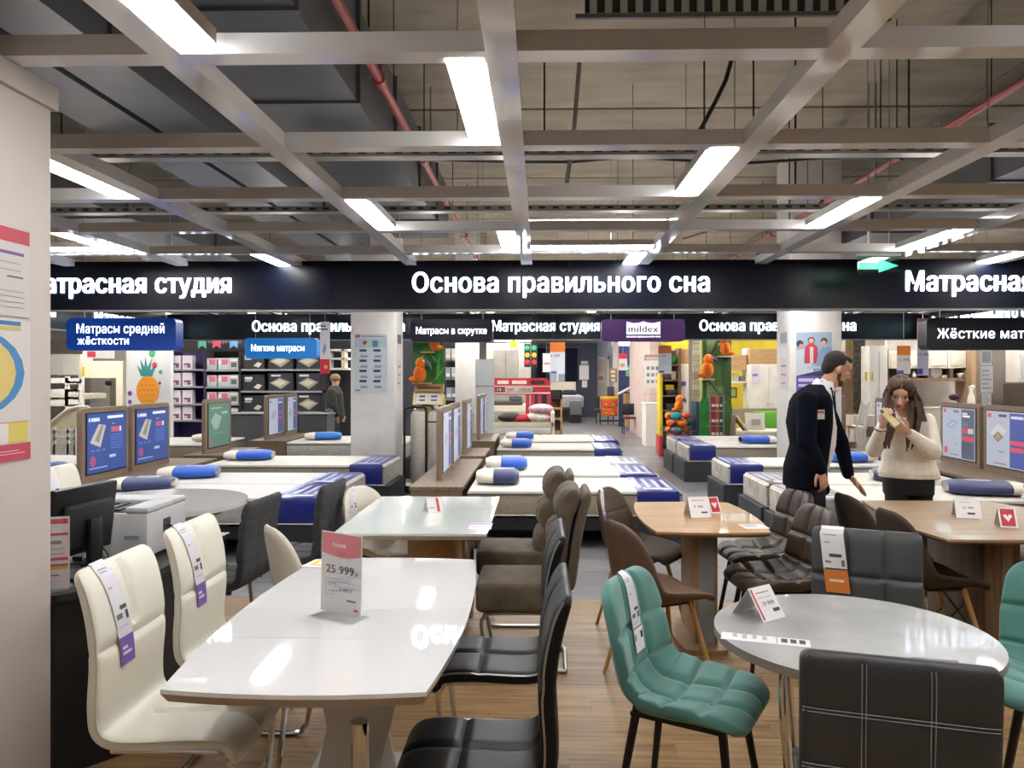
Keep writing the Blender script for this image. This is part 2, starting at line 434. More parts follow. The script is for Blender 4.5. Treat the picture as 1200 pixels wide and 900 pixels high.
def pipe(label, x, z, y0, y1):
    t = thing('sprinkler_pipe', label, 'pipe', (x, 0, z))
    MB().tube([(0, y0, 0), (0, y1, 0)], .032, RED, 10).build('tube', t)
    for y in range(int(y0)+1, int(y1), 2):
        MB().tube([(0, y+.35, 0), (0, y+.45, 0)], .044, RED, 10).build('coupling', t)
        MB().tube([(0, y+.9, .03), (0, y+.9, CZ-z)], .005, BLACKM, 5).build('hanger', t)
        MB().tube([(0, y+.4, .04), (0, y+.4, .14)], .016, RED, 8).build('sprinkler', t)
    return t
pipe('red sprinkler pipe running between the wide duct and the aisle', -1.13, 3.70, -2, 24)
pipe('red sprinkler pipe on the exit sign side of the ceiling', 3.42, 3.70, 2, 24)
def tray(label, y, z, x0=-5, x1=6.5):
    t = thing('cable_tray', label, 'cable tray', (0, y, z)); g_ = mat('8b8985', .4, .7)
    MB().box(x0, x1, -.003, .003, 0, .05, g_).box(x0, x1, .12, .126, 0, .05, g_).box(x0, x1, 0, .12, -.003, 0, g_).build('channel', t, False)
    mb = MB(); x = x0+.05
    while x < x1: mb.box(x, x+.06, -.006, -.0032, .015, .036, mat('24221f', .9)); x += .13
    o = mb.build('slots', t, False); o['kind'] = 'stuff'
    for x in (-4, -.6, 1.4, 3.2, 5.8): MB().tube([(x, .06, .05), (x, .06, CZ-z)], .005, STEEL, 5).build('hanger', t)
tray('perforated steel cable tray crossing behind the second cross beam', 5.5, 3.2); tray('perforated steel cable tray crossing behind the third cross beam', 7.35, 3.2)
t = thing('ventilation_grille', 'long dark ventilation grille with comb teeth under the concrete', 'grille', (1.25, 5.5, 4.17))
MB().box(-.93, .93, -.05, .03, .02, .3, mat('1a1917', .8)).box(-1, 1.0, -.08, -.05, -.03, .0, mat('4a4743', .6)).build('housing', t, False)
for q in range(17): MB().box(-.9+q*.108, -.85+q*.108, -.07, -.05, .0, .10, mat('8a8781', .6)).build('tooth', t, False)
MB().tube([(1.0, -.06, 0), (1.1, -.06, .02), (1.18, -.05, .01), (1.2, -.04, -.06)], .02, BLACKM, 7).build('hose', t)
def cable(label, pts, r, m=BLACKM, name='ceiling_cable'):
    o = MB().tube(pts, r, m, 6).build(name, None); return tag(o, label, 'cable')
cable('thick black cable hanging loose below the concrete near the exit sign runner', [at(862, 40, 6.6), at(856, 75, 6.6), at(850, 95, 6.6), at(838, 120, 6.6), at(822, 150, 6.6), at(800, 175, 6.6)], .02)
cable('grey conduit running down the concrete beside the centre beam', [at(684, 0, 6.8), at(680, 60, 6.8), at(676, 110, 6.8), at(672, 160, 6.8), at(664, 215, 6.8)], .022, mat('6f6a63', .6), 'conduit')
cable('black cable strung crosswise behind the second cross beam', [at(470, 186, 7), at(600, 190, 7), at(670, 190, 7), at(740, 184, 7), at(860, 192, 7), at(960, 186, 7), at(1100, 184, 7)], .014)
cable('thin wire drooping behind the fourth beam', [at(800, 280, 9), at(860, 262, 9), at(900, 272, 9)], .01)
for q, (px, p0, p1, Y) in enumerate(((638, 73, 152, 7), (497, 98, 155, 7), (432, 60, 40, 6), (1032, 68, 150, 7), (1065, 82, 150, 7), (1051, 70, 150, 6.5), (883, 75, 140, 7), (825, 75, 140, 7), (932, 68, 200, 6.2), (1157, 10, 110, 6.6), (72, 140, 156, 8), (964, 180, 212, 8), (925, 195, 238, 9))):
    a = at(px, p1, Y); 
    o = MB().tube([(a.x, Y, CZ), (a.x, Y, max(3.1, a.z-.25))], .006 if q % 2 else .009, BLACKM, 5).build('hanging_rod', None)
    tag(o, 'thin bare hanging rod fixed to the concrete, %s of those counted across' % ORD[q % 16] + (' again' if q > 15 else ''), 'rod', 'bare rods hanging from the concrete')

# ================= sign bands =================
NAVY = mat('0a0f1f', .28, var=.04, scale=1); NAVY.node_tree.nodes['Principled BSDF'].inputs['Specular IOR Level'].default_value = .22; LET = mat('f4f8ff', .4, var=0, emit=SIGN)
LET2 = mat('e2f0f4', .4, var=0, emit=SIGN*.8)
def band(label, loc, rz, x0, x1, z0, z1, texts, y=-.06):
    t = thing('sign_band', label, 'sign', loc, rz)
    x = x0
    while x < x1-.01:
        e = min(x+2.45, x1); MB().box(x+.001, e-.001, -.05, .05, z0, z1, NAVY).build('panel', t, False); x = e
    MB().box(x0, x1, -.045, .045, z0-.02, z0, mat('8b8987', .5)).build('underside_sheen', t, False)  # pale strip: reflections on the band's underside put into the colour
    x = x0+.8
    while x < x1: MB().tube([(x, 0, z1-.01), (x, 0, CZ+.03)], .005, STEEL, 5).build('hanger', t); x += 2.4
    for body, tx, tw, th, tz, m in texts:
        text(body, t, m, frm((tx, -.051, tz)), h=th, w=tw, bold=.022, ext=.014, split=True)
    return t
s1 = FY1/900
def fx(px, Y): return at(px, 400, Y).x
zt, zb = EYE+(CY-305)*s1, EYE+(CY-362)*s1
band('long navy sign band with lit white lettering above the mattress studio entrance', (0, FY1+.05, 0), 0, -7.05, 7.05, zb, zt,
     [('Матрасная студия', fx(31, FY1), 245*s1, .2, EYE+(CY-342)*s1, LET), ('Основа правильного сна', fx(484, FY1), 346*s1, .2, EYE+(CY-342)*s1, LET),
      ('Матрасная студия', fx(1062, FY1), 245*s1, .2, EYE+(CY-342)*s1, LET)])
z2t, z2b = zt-.02, zb
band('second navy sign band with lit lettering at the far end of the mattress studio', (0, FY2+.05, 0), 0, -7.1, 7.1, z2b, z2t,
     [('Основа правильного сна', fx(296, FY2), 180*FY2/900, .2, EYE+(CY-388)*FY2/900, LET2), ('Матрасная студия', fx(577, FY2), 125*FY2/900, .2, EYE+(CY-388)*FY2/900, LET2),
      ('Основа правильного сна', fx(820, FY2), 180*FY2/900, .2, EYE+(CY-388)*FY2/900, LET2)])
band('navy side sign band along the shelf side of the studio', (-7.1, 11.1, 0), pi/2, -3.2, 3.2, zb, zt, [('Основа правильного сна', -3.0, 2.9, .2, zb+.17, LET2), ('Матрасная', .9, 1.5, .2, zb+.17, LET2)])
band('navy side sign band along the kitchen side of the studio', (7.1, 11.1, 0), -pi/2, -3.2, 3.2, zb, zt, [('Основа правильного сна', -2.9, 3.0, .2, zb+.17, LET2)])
# hanging light boxes
def lightbox(label, px0, px1, py0, py1, Y, col, rows, depth=.16, rz=0, glow=.25, lx=None):
    a = at(px0, py1, Y); b = at(px1, py0, Y); w = b.x-a.x; h = b.z-a.z
    t = thing('hanging_sign', label, 'sign', ((a.x+b.x)/2, Y, a.z), rz)
    m = mat(col, .35, var=.05, scale=2, emit=glow*.6)
    MB().prism(rrect(w, h, min(.06, h*.2)), -depth, 0, m, M=frm((0, 0, 0))).build('box', t)
    for body, x, y, tw, th in rows: text(body, t, LET, frm((-w/2+x*w, -.002, y*h)), h=th*h, w=tw*w, bold=.014, ext=.0, split=True)
    for x in (-w*.38, w*.38): MB().tube([(x, depth/2, h-.01), (x, depth/2, CZ+.03-a.z)], .004, STEEL, 5).build('wire', t)
    return t, w, h
lightbox('hanging blue light box about medium firm mattresses', 78, 206, 372.5, 410.5, 8.5, '063c9a', [('Матрасы средней', .095, .53, .8, .29), ('жёсткости', .10, .18, .47, .24)], .18)
lightbox('small brighter blue hanging light box reading soft mattresses', 287, 371, 396, 420, 12.2, '0a72c0', [('Мягкие матрасы', .09, .36, .74, .32)], .18)
lightbox('near-black hanging light box about rolled mattresses', 481, 577, 374, 401, 9.6, '0c0e1c', [('Матрасы в скрутке', .07, .36, .86, .30)], .18, glow=.05)
lightbox('near-black hanging light box about firm mattresses over the displays', 1086, 1262, 372, 410, 8.5, '0b0d1a', [('Жёсткие матрасы', .07, .36, .8, .30)], .2, glow=.05)
t, w, h = lightbox('hanging purple light box with a white logo of an open book above the word', 705, 803, 374, 400, 9.6, '331648', [], .18, glow=.15)
MB().prism([(-.21, .085), (.21, .085), (.21, .245), (.12, .225), (.05, .232), (0, .25), (-.05, .232), (-.12, .225), (-.21, .245)], 0, .002, mat('e8e4ee', .4, var=0, emit=.28), M=frm((0, -.001, -.0))).build('logo', t)
text('mildex', t, mat('2a1240', .5), frm((-.185, -.0045, .115)), h=.085, w=.37, bold=.018)
text('основа правильного сна', t, LET, frm((-.21, -.003, .05)), h=.02, w=.42, bold=.02, split=True)
# exit sign
a = at(1005, 323, 7.25); b = at(1054, 300, 7.25); w = b.x-a.x; h = b.z-a.z
t = thing('exit_sign', 'emergency exit sign, clear glass plate with glowing green arrow', 'sign', ((a.x+b.x)/2, 7.25, a.z))
MB().box(-w/2, w/2, -.04, .04, h, h+.085, WHITE).build('housing', t); MB().box(-w/2, w/2, -.004, .004, 0, h, glass('d8ecdf', .08)).build('plate', t, False)
MB().prism([(x*w, y*h) for x, y in ((-.47, .33), (0, .33), (0, .16), (.46, .5), (0, .84), (0, .67), (-.47, .67))], .0045, .006, mat('0fd77c', .4, var=0, emit=1.0), M=frm((0, 0, 0))).build('arrow', t)
for x in (-.1, .1): MB().tube([(x, 0, h+.08), (x, 0, CZ+.03-a.z)], .004, STEEL, 5).build('wire', t)
# ================= chairs =================
def crom(P, n):
    P = [Vector(p) for p in P]; Q = [P[0]*2-P[1]]+P+[P[-1]*2-P[-2]]; out = []
    for i in range(1, len(Q)-2):
        for k in range(12):
            t = k/12; a, b, c, d = Q[i-1:i+3]
            out.append(.5*((2*b)+(c-a)*t+(2*a-5*b+4*c-d)*t*t+(3*b-a-3*c+d)*t**3))
    out.append(P[-1]); L = [0]
    for a, b in zip(out, out[1:]): L.append(L[-1]+(b-a).length)
    return out, L
class Pad:
    """upholstered sheet swept along a side profile (x,z): seat front -> back top"""
    def __init__(s, prof, hw, T, cup=lambda u: 0, su=(), sv=(), groove=.010, gw=.012, quilt=0, wav=None, ep=5, bk=1.0, rc=.035, rf=.03):
        s.rc, s.rf = rc, rf
        s.pts, s.L = crom(prof, 0); s.tot = s.L[-1]; s.hw, s.T, s.cup, s.su, s.sv, s.g, s.gw, s.q, s.wav, s.ep, s.bk = hw, T, cup, su, sv, groove, gw, quilt, wav, ep, bk
    def P(s, u):
        d = u*s.tot; k = 0
        while k < len(s.L)-2 and s.L[k+1] < d: k += 1
        f = (d-s.L[k])/(s.L[k+1]-s.L[k]+1e-9); p = s.pts[k].lerp(s.pts[k+1], f)
        a = s.pts[max(0, k-2)]; b = s.pts[min(len(s.pts)-1, k+3)]; t = (b-a).normalized()
        return p, Vector((t.y, -t.x))
    def at(s, u, v, side=1, off=0, flat=False):
        p, n = s.P(u); W = s.hw(u)
        for d_, r_ in (((1-u)*s.tot, s.rc), (u*s.tot, s.rf)):
            if d_ < r_: W -= r_*(1-max(0, 1-((r_-d_)/r_)**2)**.5)
        e = max(0, 1-abs(v)**s.ep)**(1/s.ep); w = abs(2*u-1); e *= max(0, 1-w**14)**.5
        T = s.T(u) if callable(s.T) else s.T
        d = T/2*e
        if not flat and (side > 0 or s.bk > 0):
            gr = 0
            for x in s.su: gr = max(gr, math.exp(-((u-x)*s.tot/s.gw)**2))
            for x in s.sv:
                if isinstance(x, tuple):
                    if x[1] <= u <= x[2]: gr = max(gr, math.exp(-((v-x[0])*W/s.gw)**2))
                else: gr = max(gr, math.exp(-((v-x)*W/s.gw)**2))
            d -= s.g*gr*min(1, e)*(1 if side > 0 else s.bk)
            if s.wav: d += s.wav(u, v, side)*e
        o = side*(d+off)+s.cup(u)*abs(v)**2.4
        q = p+n*o
        return Vector((q.x, W*v, q.y))
    def mesh(s, m, nu=64, nv=30, mb=None, mback=None):
        mb = mb or MB(); i = mb.mi(m); j = mb.mi(mback or m)
        vs = [sin(pi/2*(2*k/nv-1)) for k in range(nv+1)]; us = [.5-.5*cos(pi*k/nu) if 0 else k/nu for k in range(nu+1)]
        us = [0, .002, .006, .013, .022, .035]+[x for x in us if .045 < x < .955]+[.965, .978, .987, .994, .998, 1]
        G = {}
        for sd in (1, -1):
            for a, u in enumerate(us):
                for b, v in enumerate(vs): G[sd, a, b] = mb.bm.verts.new(s.at(u, v, sd))
        for sd in (1, -1):
            for a in range(len(us)-1):
                for b in range(nv):
                    f = mb.bm.faces.new((G[sd, a, b], G[sd, a+1, b], G[sd, a+1, b+1], G[sd, a, b+1])); f.material_index = i if sd > 0 else j
        bmesh.ops.remove_doubles(mb.bm, verts=mb.bm.verts, dist=.0006)
        return mb
    def stitch(s, m, us=(), vs=(), off=.0048, r=.0013, side=1, u0=.02, u1=.98, dash=False, gap=.014):
        mb = MB()
        for u in us:
            for d in (-off/s.tot*1.0, off/s.tot*1.0):
                mb.tube([s.at(u+d, -0.97+1.94*k/24, side, -.0012, True) for k in range(25)], r, m, 4)
        for v in vs:
            for d in (-off/s.hw(.5), off/s.hw(.5)):
                mb.tube([s.at(u0+(u1-u0)*k/30, v+d, side, -.0012, True) for k in range(31)], r, m, 4)
        return mb
def legs4(t, top, bot, z1, m, r0=.013, r1=.008, n=8, name='leg', front=None):
    for sx in (1, -1):
        for sy in (1, -1):
            MB().tube([(sx*top[0], sy*top[1], z1), (sx*bot[0], sy*bot[1], 0)], [r0, r1], m, n).build(name, t)
SPROF = [(.245, .445), (.20, .468), (.10, .462), (-.04, .452), (-.13, .462), (-.185, .50), (-.215, .57), (-.235, .68), (-.255, .80), (-.27, .875)]
def tagstrip(t, M, w, h, foot='7a5aa8', fh=.26, code=False, bendtop=True):
    """hanging price strip on a chair"""
    it = hexlines(.12, .8, .86, .93, 2, '9a9aa0')+hexlines(.12, .6, .66, .72, 1, '9a9aa0')
    it += [(.42, .44, .9, .50, '55555a'), (.1, .36, .55, .42, '66666a'), (.72, .33, .9, .43, '3a3a3e'), (0, 0, 1, fh, foot if not code else 'f0f0f0')]
    it += [(.12, fh*.45, .6, fh*.56, 'd8cce8'), (.12, fh*.65, .4, fh*.75, 'd8cce8')] if not code else [(.08, .1, .32, .19, '1c1c1e'), (.38, .1, .62, .19, '1c1c1e'), (.68, .1, .92, .19, '1c1c1e')]
    return sheet('price_tag', t, M, w, h, 'dedde4', it, .0015)
def strip(t, p, u1, u0, v0, v1, base, items, side=1, off=.004, fold=True, slope=0):
    """a price strip lying on the pad from the top edge (u1) down to u0, width v0..v1; items in 0..1 (x, y)"""
    mb = MB()
    def pt(x, y, o): 
        q = p.at(u0+(u1-u0)*y, v0+(v1-v0)*x+slope*(1-y), side, off+o, True); return q
    def patch(x0, y0, x1, y1, c, o):
        m = mat(c, .55, var=.015, scale=3); n = max(1, int(14*(y1-y0)))
        for k in range(n):
            a = y0+(y1-y0)*k/n; b = y0+(y1-y0)*(k+1)/n
            mb.poly([pt(x0, a, o), pt(x1, a, o), pt(x1, b, o), pt(x0, b, o)], m)
    patch(0, 0, 1, 1, base, 0); z = .0008
    for it in items: patch(*it, z); z += .00025
    if fold:
        m = mat(base, .55, var=.015, scale=3)
        A = [pt(0, 1, 0), pt(1, 1, 0)]; B = [p.at(u1, v0, -side, .004), p.at(u1, v1, -side, .004)]
        tp = Vector((0, 0, .012)); mid = [(A[0]+B[0])/2+tp, (A[1]+B[1])/2+tp]; C = [p.at(u1-.05, v0, -side, .004), p.at(u1-.05, v1, -side, .004)]
        mb.poly([A[0], A[1], mid[1], mid[0]], m); mb.poly([mid[0], mid[1], B[1], B[0]], m); mb.poly([B[0], B[1], C[1], C[0]], m)
    return mb.build('price_tag', t, smooth=False)
def titems(foot='7457a6', fh=.27, code=False):
    it = [(.12, .93, .7, .945, '9a9aa4'), (.12, .90, .6, .912, '9a9aa4'), (.12, .74, .4, .755, '9a9aa4'), (.45, .52, .9, .56, '44444a'), (.1, .44, .5, .49, '66666c'), (.72, .42, .9, .5, '33333a'), (.1, .36, .75, .37, 'aaaab0')]
    if code: return it+[(0, .0, 1, fh, 'f0f0f2'), (0, fh, 1, fh+.015, '3c4a4a'), (.06, fh*.5, .31, fh*.8, '18181a'), (.38, fh*.5, .63, fh*.8, '18181a'), (.69, fh*.5, .94, fh*.8, '18181a')]
    return it+[(0, 0, 1, fh, foot), (.12, fh*.55, .5, fh*.66, 'd8cce8'), (.12, fh*.36, .75, fh*.47, 'd8cce8')]
def quilted(name, label, m, legm, tw=.225, seams=True, group=None, leather=False, cup=.055):
    t = thing(name, label, 'chair', (0, 0, 0), 0, group)
    hw = lambda u: .235-.012*cos(2*pi*u) if u < .45 else .225-.05*max(0, u-.75)*2
    p = Pad(SPROF, hw, .066, cup=lambda u: cup*(max(0, sin(pi*min(1, max(0, (u-.05)/.95))))**.6), su=(.17, .33, .60, .78) if seams else (), sv=(-.34, .34) if seams else (), groove=.020, gw=.013, bk=0, rc=.09, rf=.09)
    p.mesh(m, 96, 46).build('upholstered_shell', t)
    legs4(t, (.15, .13), (.215, .2), .45, legm, .0165, .012)
    MB().box(-.17, .17, -.15, .15, .415, .43, legm).build('seat_frame', t)
    return t, p
def shell(name, label, m, legm, group=None, rest=None, wire=False, cup=.085, seam=True):
    t = thing(name, label, 'chair', (0, 0, 0), 0, group)
    hw = lambda u: .225 if u < .35 else (.235 if u < .6 else .235-.11*(u-.6)/.4*((u-.6)/.4))
    hw2 = lambda u: .222+.014*sin(pi*min(1, u/.7))-.085*max(0, (u-.62)/.38)**2
    p = Pad([(a, z-.01) for a, z in SPROF], hw2, .04, cup=lambda u: cup*(max(0, sin(pi*min(1, max(0, (u-.02)/.98))))**.7), su=(.36, .80) if seam else (), groove=.006, gw=.008, bk=0, ep=4, rc=.10, rf=.11)
    p.mesh(m, mback=rest).build('shell_seat', t)
    legs4(t, (.12, .11), (.22, .2), .44, legm, .016, .009)
    if wire:
        mb = MB()
        for a, b in (((.17, .15, .25), (-.17, -.15, .25)), ((.17, -.15, .25), (-.17, .15, .25)), ((.14, .13, .38), (.19, -.17, .15)), ((.14, -.13, .38), (.19, .17, .15)), ((-.14, .13, .38), (-.19, -.17, .15)), ((-.14, -.13, .38), (-.19, .17, .15))):
            mb.tube([a, b], .005, BLACKM, 6)
        o = mb.build('wire_brace', t)
    MB().box(-.14, .14, -.12, .12, .425, .437, BLACKM).build('seat_frame', t)
    return t, p
def cantframe(t, hx=.2, hy=.19, m=CHROME, z=.43, r=.0115):
    for sy in (1, -1):
        pts = [(-.16, sy*hy, z), (hx-.04, sy*hy, z), (hx+.005, sy*hy, z-.02), (hx+.02, sy*hy, z-.07), (hx-.005, sy*hy, .10), (hx-.03, sy*hy, .035), (hx-.08, sy*hy, .0125), (-.22, sy*hy, .0125)]
        MB().tube(crom3(pts), r, m, 9).build('frame_tube', t)
    MB().tube([(-.22, -hy, .0125), (-.22, hy, .0125)], r, m, 9).build('rear_crossbar', t)
    MB().tube([(.05, -hy, z), (.05, hy, z)], r, m, 9).build('seat_crossbar', t)
def crom3(P):
    P = [Vector(p) for p in P]; Q = [P[0]]+P+[P[-1]]; out = []
    for i in range(1, len(Q)-2):
        for k in range(4):
            s = k/4; a, b, c, d = Q[i-1:i+3]; out.append(.5*((2*b)+(c-a)*s+(2*a-5*b+4*c-d)*s*s+(3*b-a-3*c+d)*s**3))
    out.append(P[-1]); return out
APROF = [(.235, .385), (.228, .425), (.195, .452), (.10, .458), (-.08, .450), (-.165, .458), (-.205, .495), (-.212, .58), (-.205, .70), (-.213, .82), (-.238, .93), (-.268, 1.0)]
def highback(name, label, m, group=None, pipe=None, sv=((0, .04, .45), (0, .74, .98)), su=(.74,), T=.05, tube=CHROME, prof=APROF, hwid=.212, g=.012, gw=.010):
    t = thing(name, label, 'chair', (0, 0, 0), 0, group)
    p = Pad(prof, lambda u: hwid-.006*cos(pi*u), T, su=su, sv=sv, groove=g, gw=gw, bk=.35, ep=6)
    p.mesh(m).build('upholstery', t)
    if pipe:
        for sd in (-1, 1):
            MB().tube([p.at(.02+.96*k/50, sd*.997, 1) for k in range(51)], .004, pipe, 6).build('piping', t)
    cantframe(t, m=tube); return t, p
LEA_W = mat('d9d6c9', .42, var=.02, scale=3, bump=.03, bscale=200); LEA_B = mat('111213', .42, var=.05, bump=.04, bscale=250)
LEA_B.node_tree.nodes['Principled BSDF'].inputs['Specular IOR Level'].default_value = .25
VEL_T = mat('538a83', .75, var=.10, scale=5, sheen=.35, bump=.03, bscale=300); VEL_O = mat('564b3c', .9, var=.22, scale=7, sheen=.1, bump=.06, bscale=60)
LEA_BR = mat('35291f', .45, var=.10, scale=5, bump=.03, bscale=200); LEA_TP = mat('5f4a3b', .5, var=.1, scale=8)
FAB_G = mat('3a3c3f', .85, var=.12, scale=30, bump=.1, bscale=300); LEA_G = mat('37393c', .42, var=.06, scale=8, bump=.04, bscale=220)
LEA_G2 = mat('45484b', .42, var=.05, scale=8, bump=.04, bscale=220)
OAKL = wood('b08850', .5, .1, 'z'); SH_W = mat('d6cfc2', .5, var=.03); SH_DB = mat('33271f', .6, var=.12, scale=8); SH_DB2 = mat('40352c', .85, var=.15, scale=20)
# white high-back chairs along the glossy table
CW, pw = highback('dining_chair', 'white leather cantilever chair closest to the map wall, tagged, at the glossy white table', LEA_W, 'white cantilever chairs', pipe=mat('cdc8ba', .5, var=0), sv=((0, .04, .40), (0, .78, .98)), g=.016, gw=.009)
strip(CW, pw, .995, .66, -.70, -.32, 'd3d2da', titems(), slope=.22)
CW.location = (-1.20, 2.6, 0)
c = copy_tree(CW, (-1.235, 3.24, 0), 0, 'white leather cantilever chair beside the printer, tagged, far end of the glossy table')
c = copy_tree(CW, (-3.06, 5.17, 0), 0, 'white leather cantilever chair seen above the black monitor, at the round glossy table')
# black high-back chairs opposite
CB, pb = highback('dining_chair', 'black leather cantilever chair nearer the camera of two beside the glossy white table', LEA_B, 'black cantilever chairs with silver piping', pipe=mat('9a9a9c', .3, .8, var=0), su=(.22, .74), sv=((0, .04, .98),), T=.055)
CB.location = (-.185, 2.36, 0); CB.rotation_euler.z = pi
copy_tree(CB, (-.175, 3.16, 0), pi, 'black leather cantilever chair farther of two beside the glossy white table, before the plush chairs')
# plush chairs at the glass table
PPROF = [(.25, .36), (.25, .42), (.235, .455), (.10, .462), (-.10, .455), (-.17, .47), (-.205, .52), (-.215, .60), (-.215, .70), (-.225, .80), (-.24, .90), (-.27, 1.0)]
def plush(label):
    t = thing('plush_chair', label, 'chair', (0, 0, 0), 0, 'taupe plush cantilever chairs')
    MB().box(-.235, .27, -.225, .225, .335, .495, VEL_O, bev=.03, seg=3).build('seat', t)
    def wv(u, v, side):
        r = .028*abs(sin(pi*u*3.0))**.7 if side > 0 else .008*abs(sin(pi*u*3))
        return r-.018*math.exp(-(v/.10)**2)*(1 if side > 0 else .3)+.006*sin(17*v+9*u)
    p = Pad([(-.16, .44), (-.175, .56), (-.19, .70), (-.215, .84), (-.25, .93), (-.275, 1.0)], lambda u: .215-.01*u, .10, su=(.34, .66), groove=.030, gw=.03, wav=wv, bk=0, ep=4)
    p.mesh(VEL_O, 48, 26).build('cushion', t)
    q = Pad([(-.245, .45), (-.262, .58), (-.28, .72), (-.305, .85), (-.33, .93), (-.345, .985)], lambda u: .205, .06, bk=0, ep=4)
    q.mesh(VEL_O, 24, 14).build('backrest', t)
    for sy in (-.03, .03): MB().tube([q.at(.86, sy, -1, .01), q.at(.72, sy, -1, .012)], .005, STEEL, 6).build('zip_pull', t)
    cantframe(t, hx=.22, hy=.18, m=STEEL, z=.325); return t
PL = plush('taupe plush chair with puffy head roll, nearer of two at the glass table'); PL.location = (-.08, 4.36, 0); PL.rotation_euler.z = pi
copy_tree(PL, (-.14, 5.12, 0), pi, 'taupe plush chair with puffy head roll, farther of two at the glass table')
# grey fabric chairs
GPROF = [(.235, .40), (.228, .435), (.19, .462), (.10, .466), (-.08, .46), (-.165, .468), (-.205, .50), (-.217, .58), (-.222, .70), (-.235, .80), (-.25, .88), (-.265, .93)]
CG, pg = highback('dining_chair', 'charcoal tufted fabric chair on steel tube legs, nearer of two by the blue mattress covers', FAB_G, 'charcoal tufted fabric chairs', su=(.12, .25, .62, .76, .89), sv=(-.34, .34), T=.055, prof=GPROF, hwid=.215, tube=STEEL, g=.014)
for q in pg.su:
    for v in (-.34, .34):
        pass
CG.location = (-1.83, 4.36, 0); CG.rotation_euler.z = pi-.08
copy_tree(CG, (-1.60, 4.98, 0), pi-.08, 'charcoal tufted fabric chair on steel tube legs, farther of two by the blue mattress covers')
# white shell chairs at the glass table
s1_, ps = shell('shell_chair', 'cream shell chair seen from behind, between the price stand and glass table', SH_W, CHROME, 'cream shell chairs at the glass table')
s1_.location = (-1.14, 3.98, 0); s1_.rotation_euler.z = .62
s2_ = copy_tree(s1_, (-1.02, 5.08, 0), -.5, 'cream shell chair showing its quilted front and a price strip, at the glass table')
strip(s2_, ps, .99, .72, -.62, -.22, 'd3d2da', titems(fh=0.01))
# brown shell chairs at the small oak table
s3, p3 = shell('shell_chair', 'taupe fabric shell chair on wooden legs with white and purple price strip', mat('5a4a3e', .8, var=.12, scale=14), OAKL, 'taupe shell chairs with wooden legs')
strip(s3, p3, .985, .70, -.99, -.52, 'dcdce2', titems(fh=.36), off=.006)
s3.location = (.66, 5.06, 0); s3.rotation_euler.z = -.55
s4, _ = shell('shell_chair', 'brown leather shell chair on wooden legs seen from behind at the small oak table', mat('6d5543', .5, var=.08, scale=8), OAKL, 'taupe shell chairs with wooden legs', rest=mat('5a4535', .5, var=.08), seam=False)
s4.location = (.63, 4.10, 0); s4.rotation_euler.z = .42
# brown quilted leather chairs
q1, pq = quilted('quilted_chair', 'dark brown quilted leather chair, farther of two facing the small oak table', LEA_BR, BLACKM, group='dark brown quilted chairs')
q1.location = (1.43, 5.0, 0); q1.rotation_euler.z = pi+.10
copy_tree(q1, (1.33, 4.37, 0), pi+.10, 'dark brown quilted leather chair, nearer of two facing the small oak table')
# teal chairs
tq, pt = quilted('quilted_chair', 'teal velvet quilted chair with black legs in the front, back to the aisle', VEL_T, BLACKM, group='teal velvet chairs')
t2 = copy_tree(tq, (1.93, 2.86, 0), pi+.95, 'teal velvet quilted chair with purple-ended price strip across the round table')
strip(tq, pt, .995, .66, -.24, .12, 'dddfe4', titems(fh=.30, code=True))
strip(t2, pt, .995, .68, .30, .66, 'd5d3da', titems(fh=.40), off=.008)
tq.location = (.54, 2.78, 0); tq.rotation_euler.z = -.50
# grey leather dining chairs
MPROF = [(.23, .42), (.225, .445), (.19, .468), (.10, .47), (-.08, .465), (-.175, .472), (-.21, .50), (-.218, .57), (-.225, .68), (-.237, .82), (-.25, .945)]
def leather(label, m, loc, rz, stm, su=(.13, .27, .56, .69, .845), tagged=False):
    t = thing('dining_chair', label, 'chair', loc, rz, 'dark grey leather chairs with square stitching')
    p = Pad(MPROF, lambda u: .222, .06, su=su, sv=(-.34, .34), groove=.007 if stm else .014, gw=.009 if stm else .012, bk=1.0, ep=9, rc=.03)
    p.mesh(m, 90, 46).build('upholstery', t)
    if stm:
        for sd in (1, -1): p.stitch(stm, us=[u for u in su if u > .4], vs=(-.34, .34), side=sd, u0=.4).build('stitching', t)
    MB().tube([p.at(.4+.59*k/30, .93, -1) for k in range(31)], .003, m, 5).build('piping', t)
    for sx, sy in ((.17, .17), (.17, -.17), (-.19, .17), (-.19, -.17)):
        MB().box(sx-.013, sx+.013, sy-.013, sy+.013, 0, .445, STEEL, bev=.003, seg=1).build('leg', t)
    if tagged:
        strip(t, p, .992, .70, -.86, -.42, 'e2e1e5', [(0, 0, 1, .36, 'cf7a35'), (.2, .17, .8, .21, 'f2d9c2'), (.05, .36, 1, .385, '3a3a3a'), (.3, .56, .82, .61, '4a4a4e'), (.1, .46, .35, .5, 'a08070'), (.78, .42, .92, .52, '6a6a6a'), (.15, .78, .4, .8, '9a9aa0'), (.15, .9, .7, .915, '9a9aa0')], off=.006, slope=.14)
    return t
leather('large charcoal leather chair with white double stitching, seen from behind in the front', LEA_G, (.925, 2.10, 0), rad(74), mat('8d8f92', .6, var=0))
leather('grey leather chair with orange-ended price strip, across the round concrete table', LEA_G2, (1.335, 3.17, 0), rad(-112), None, su=(.2, .56, .78), tagged=True)
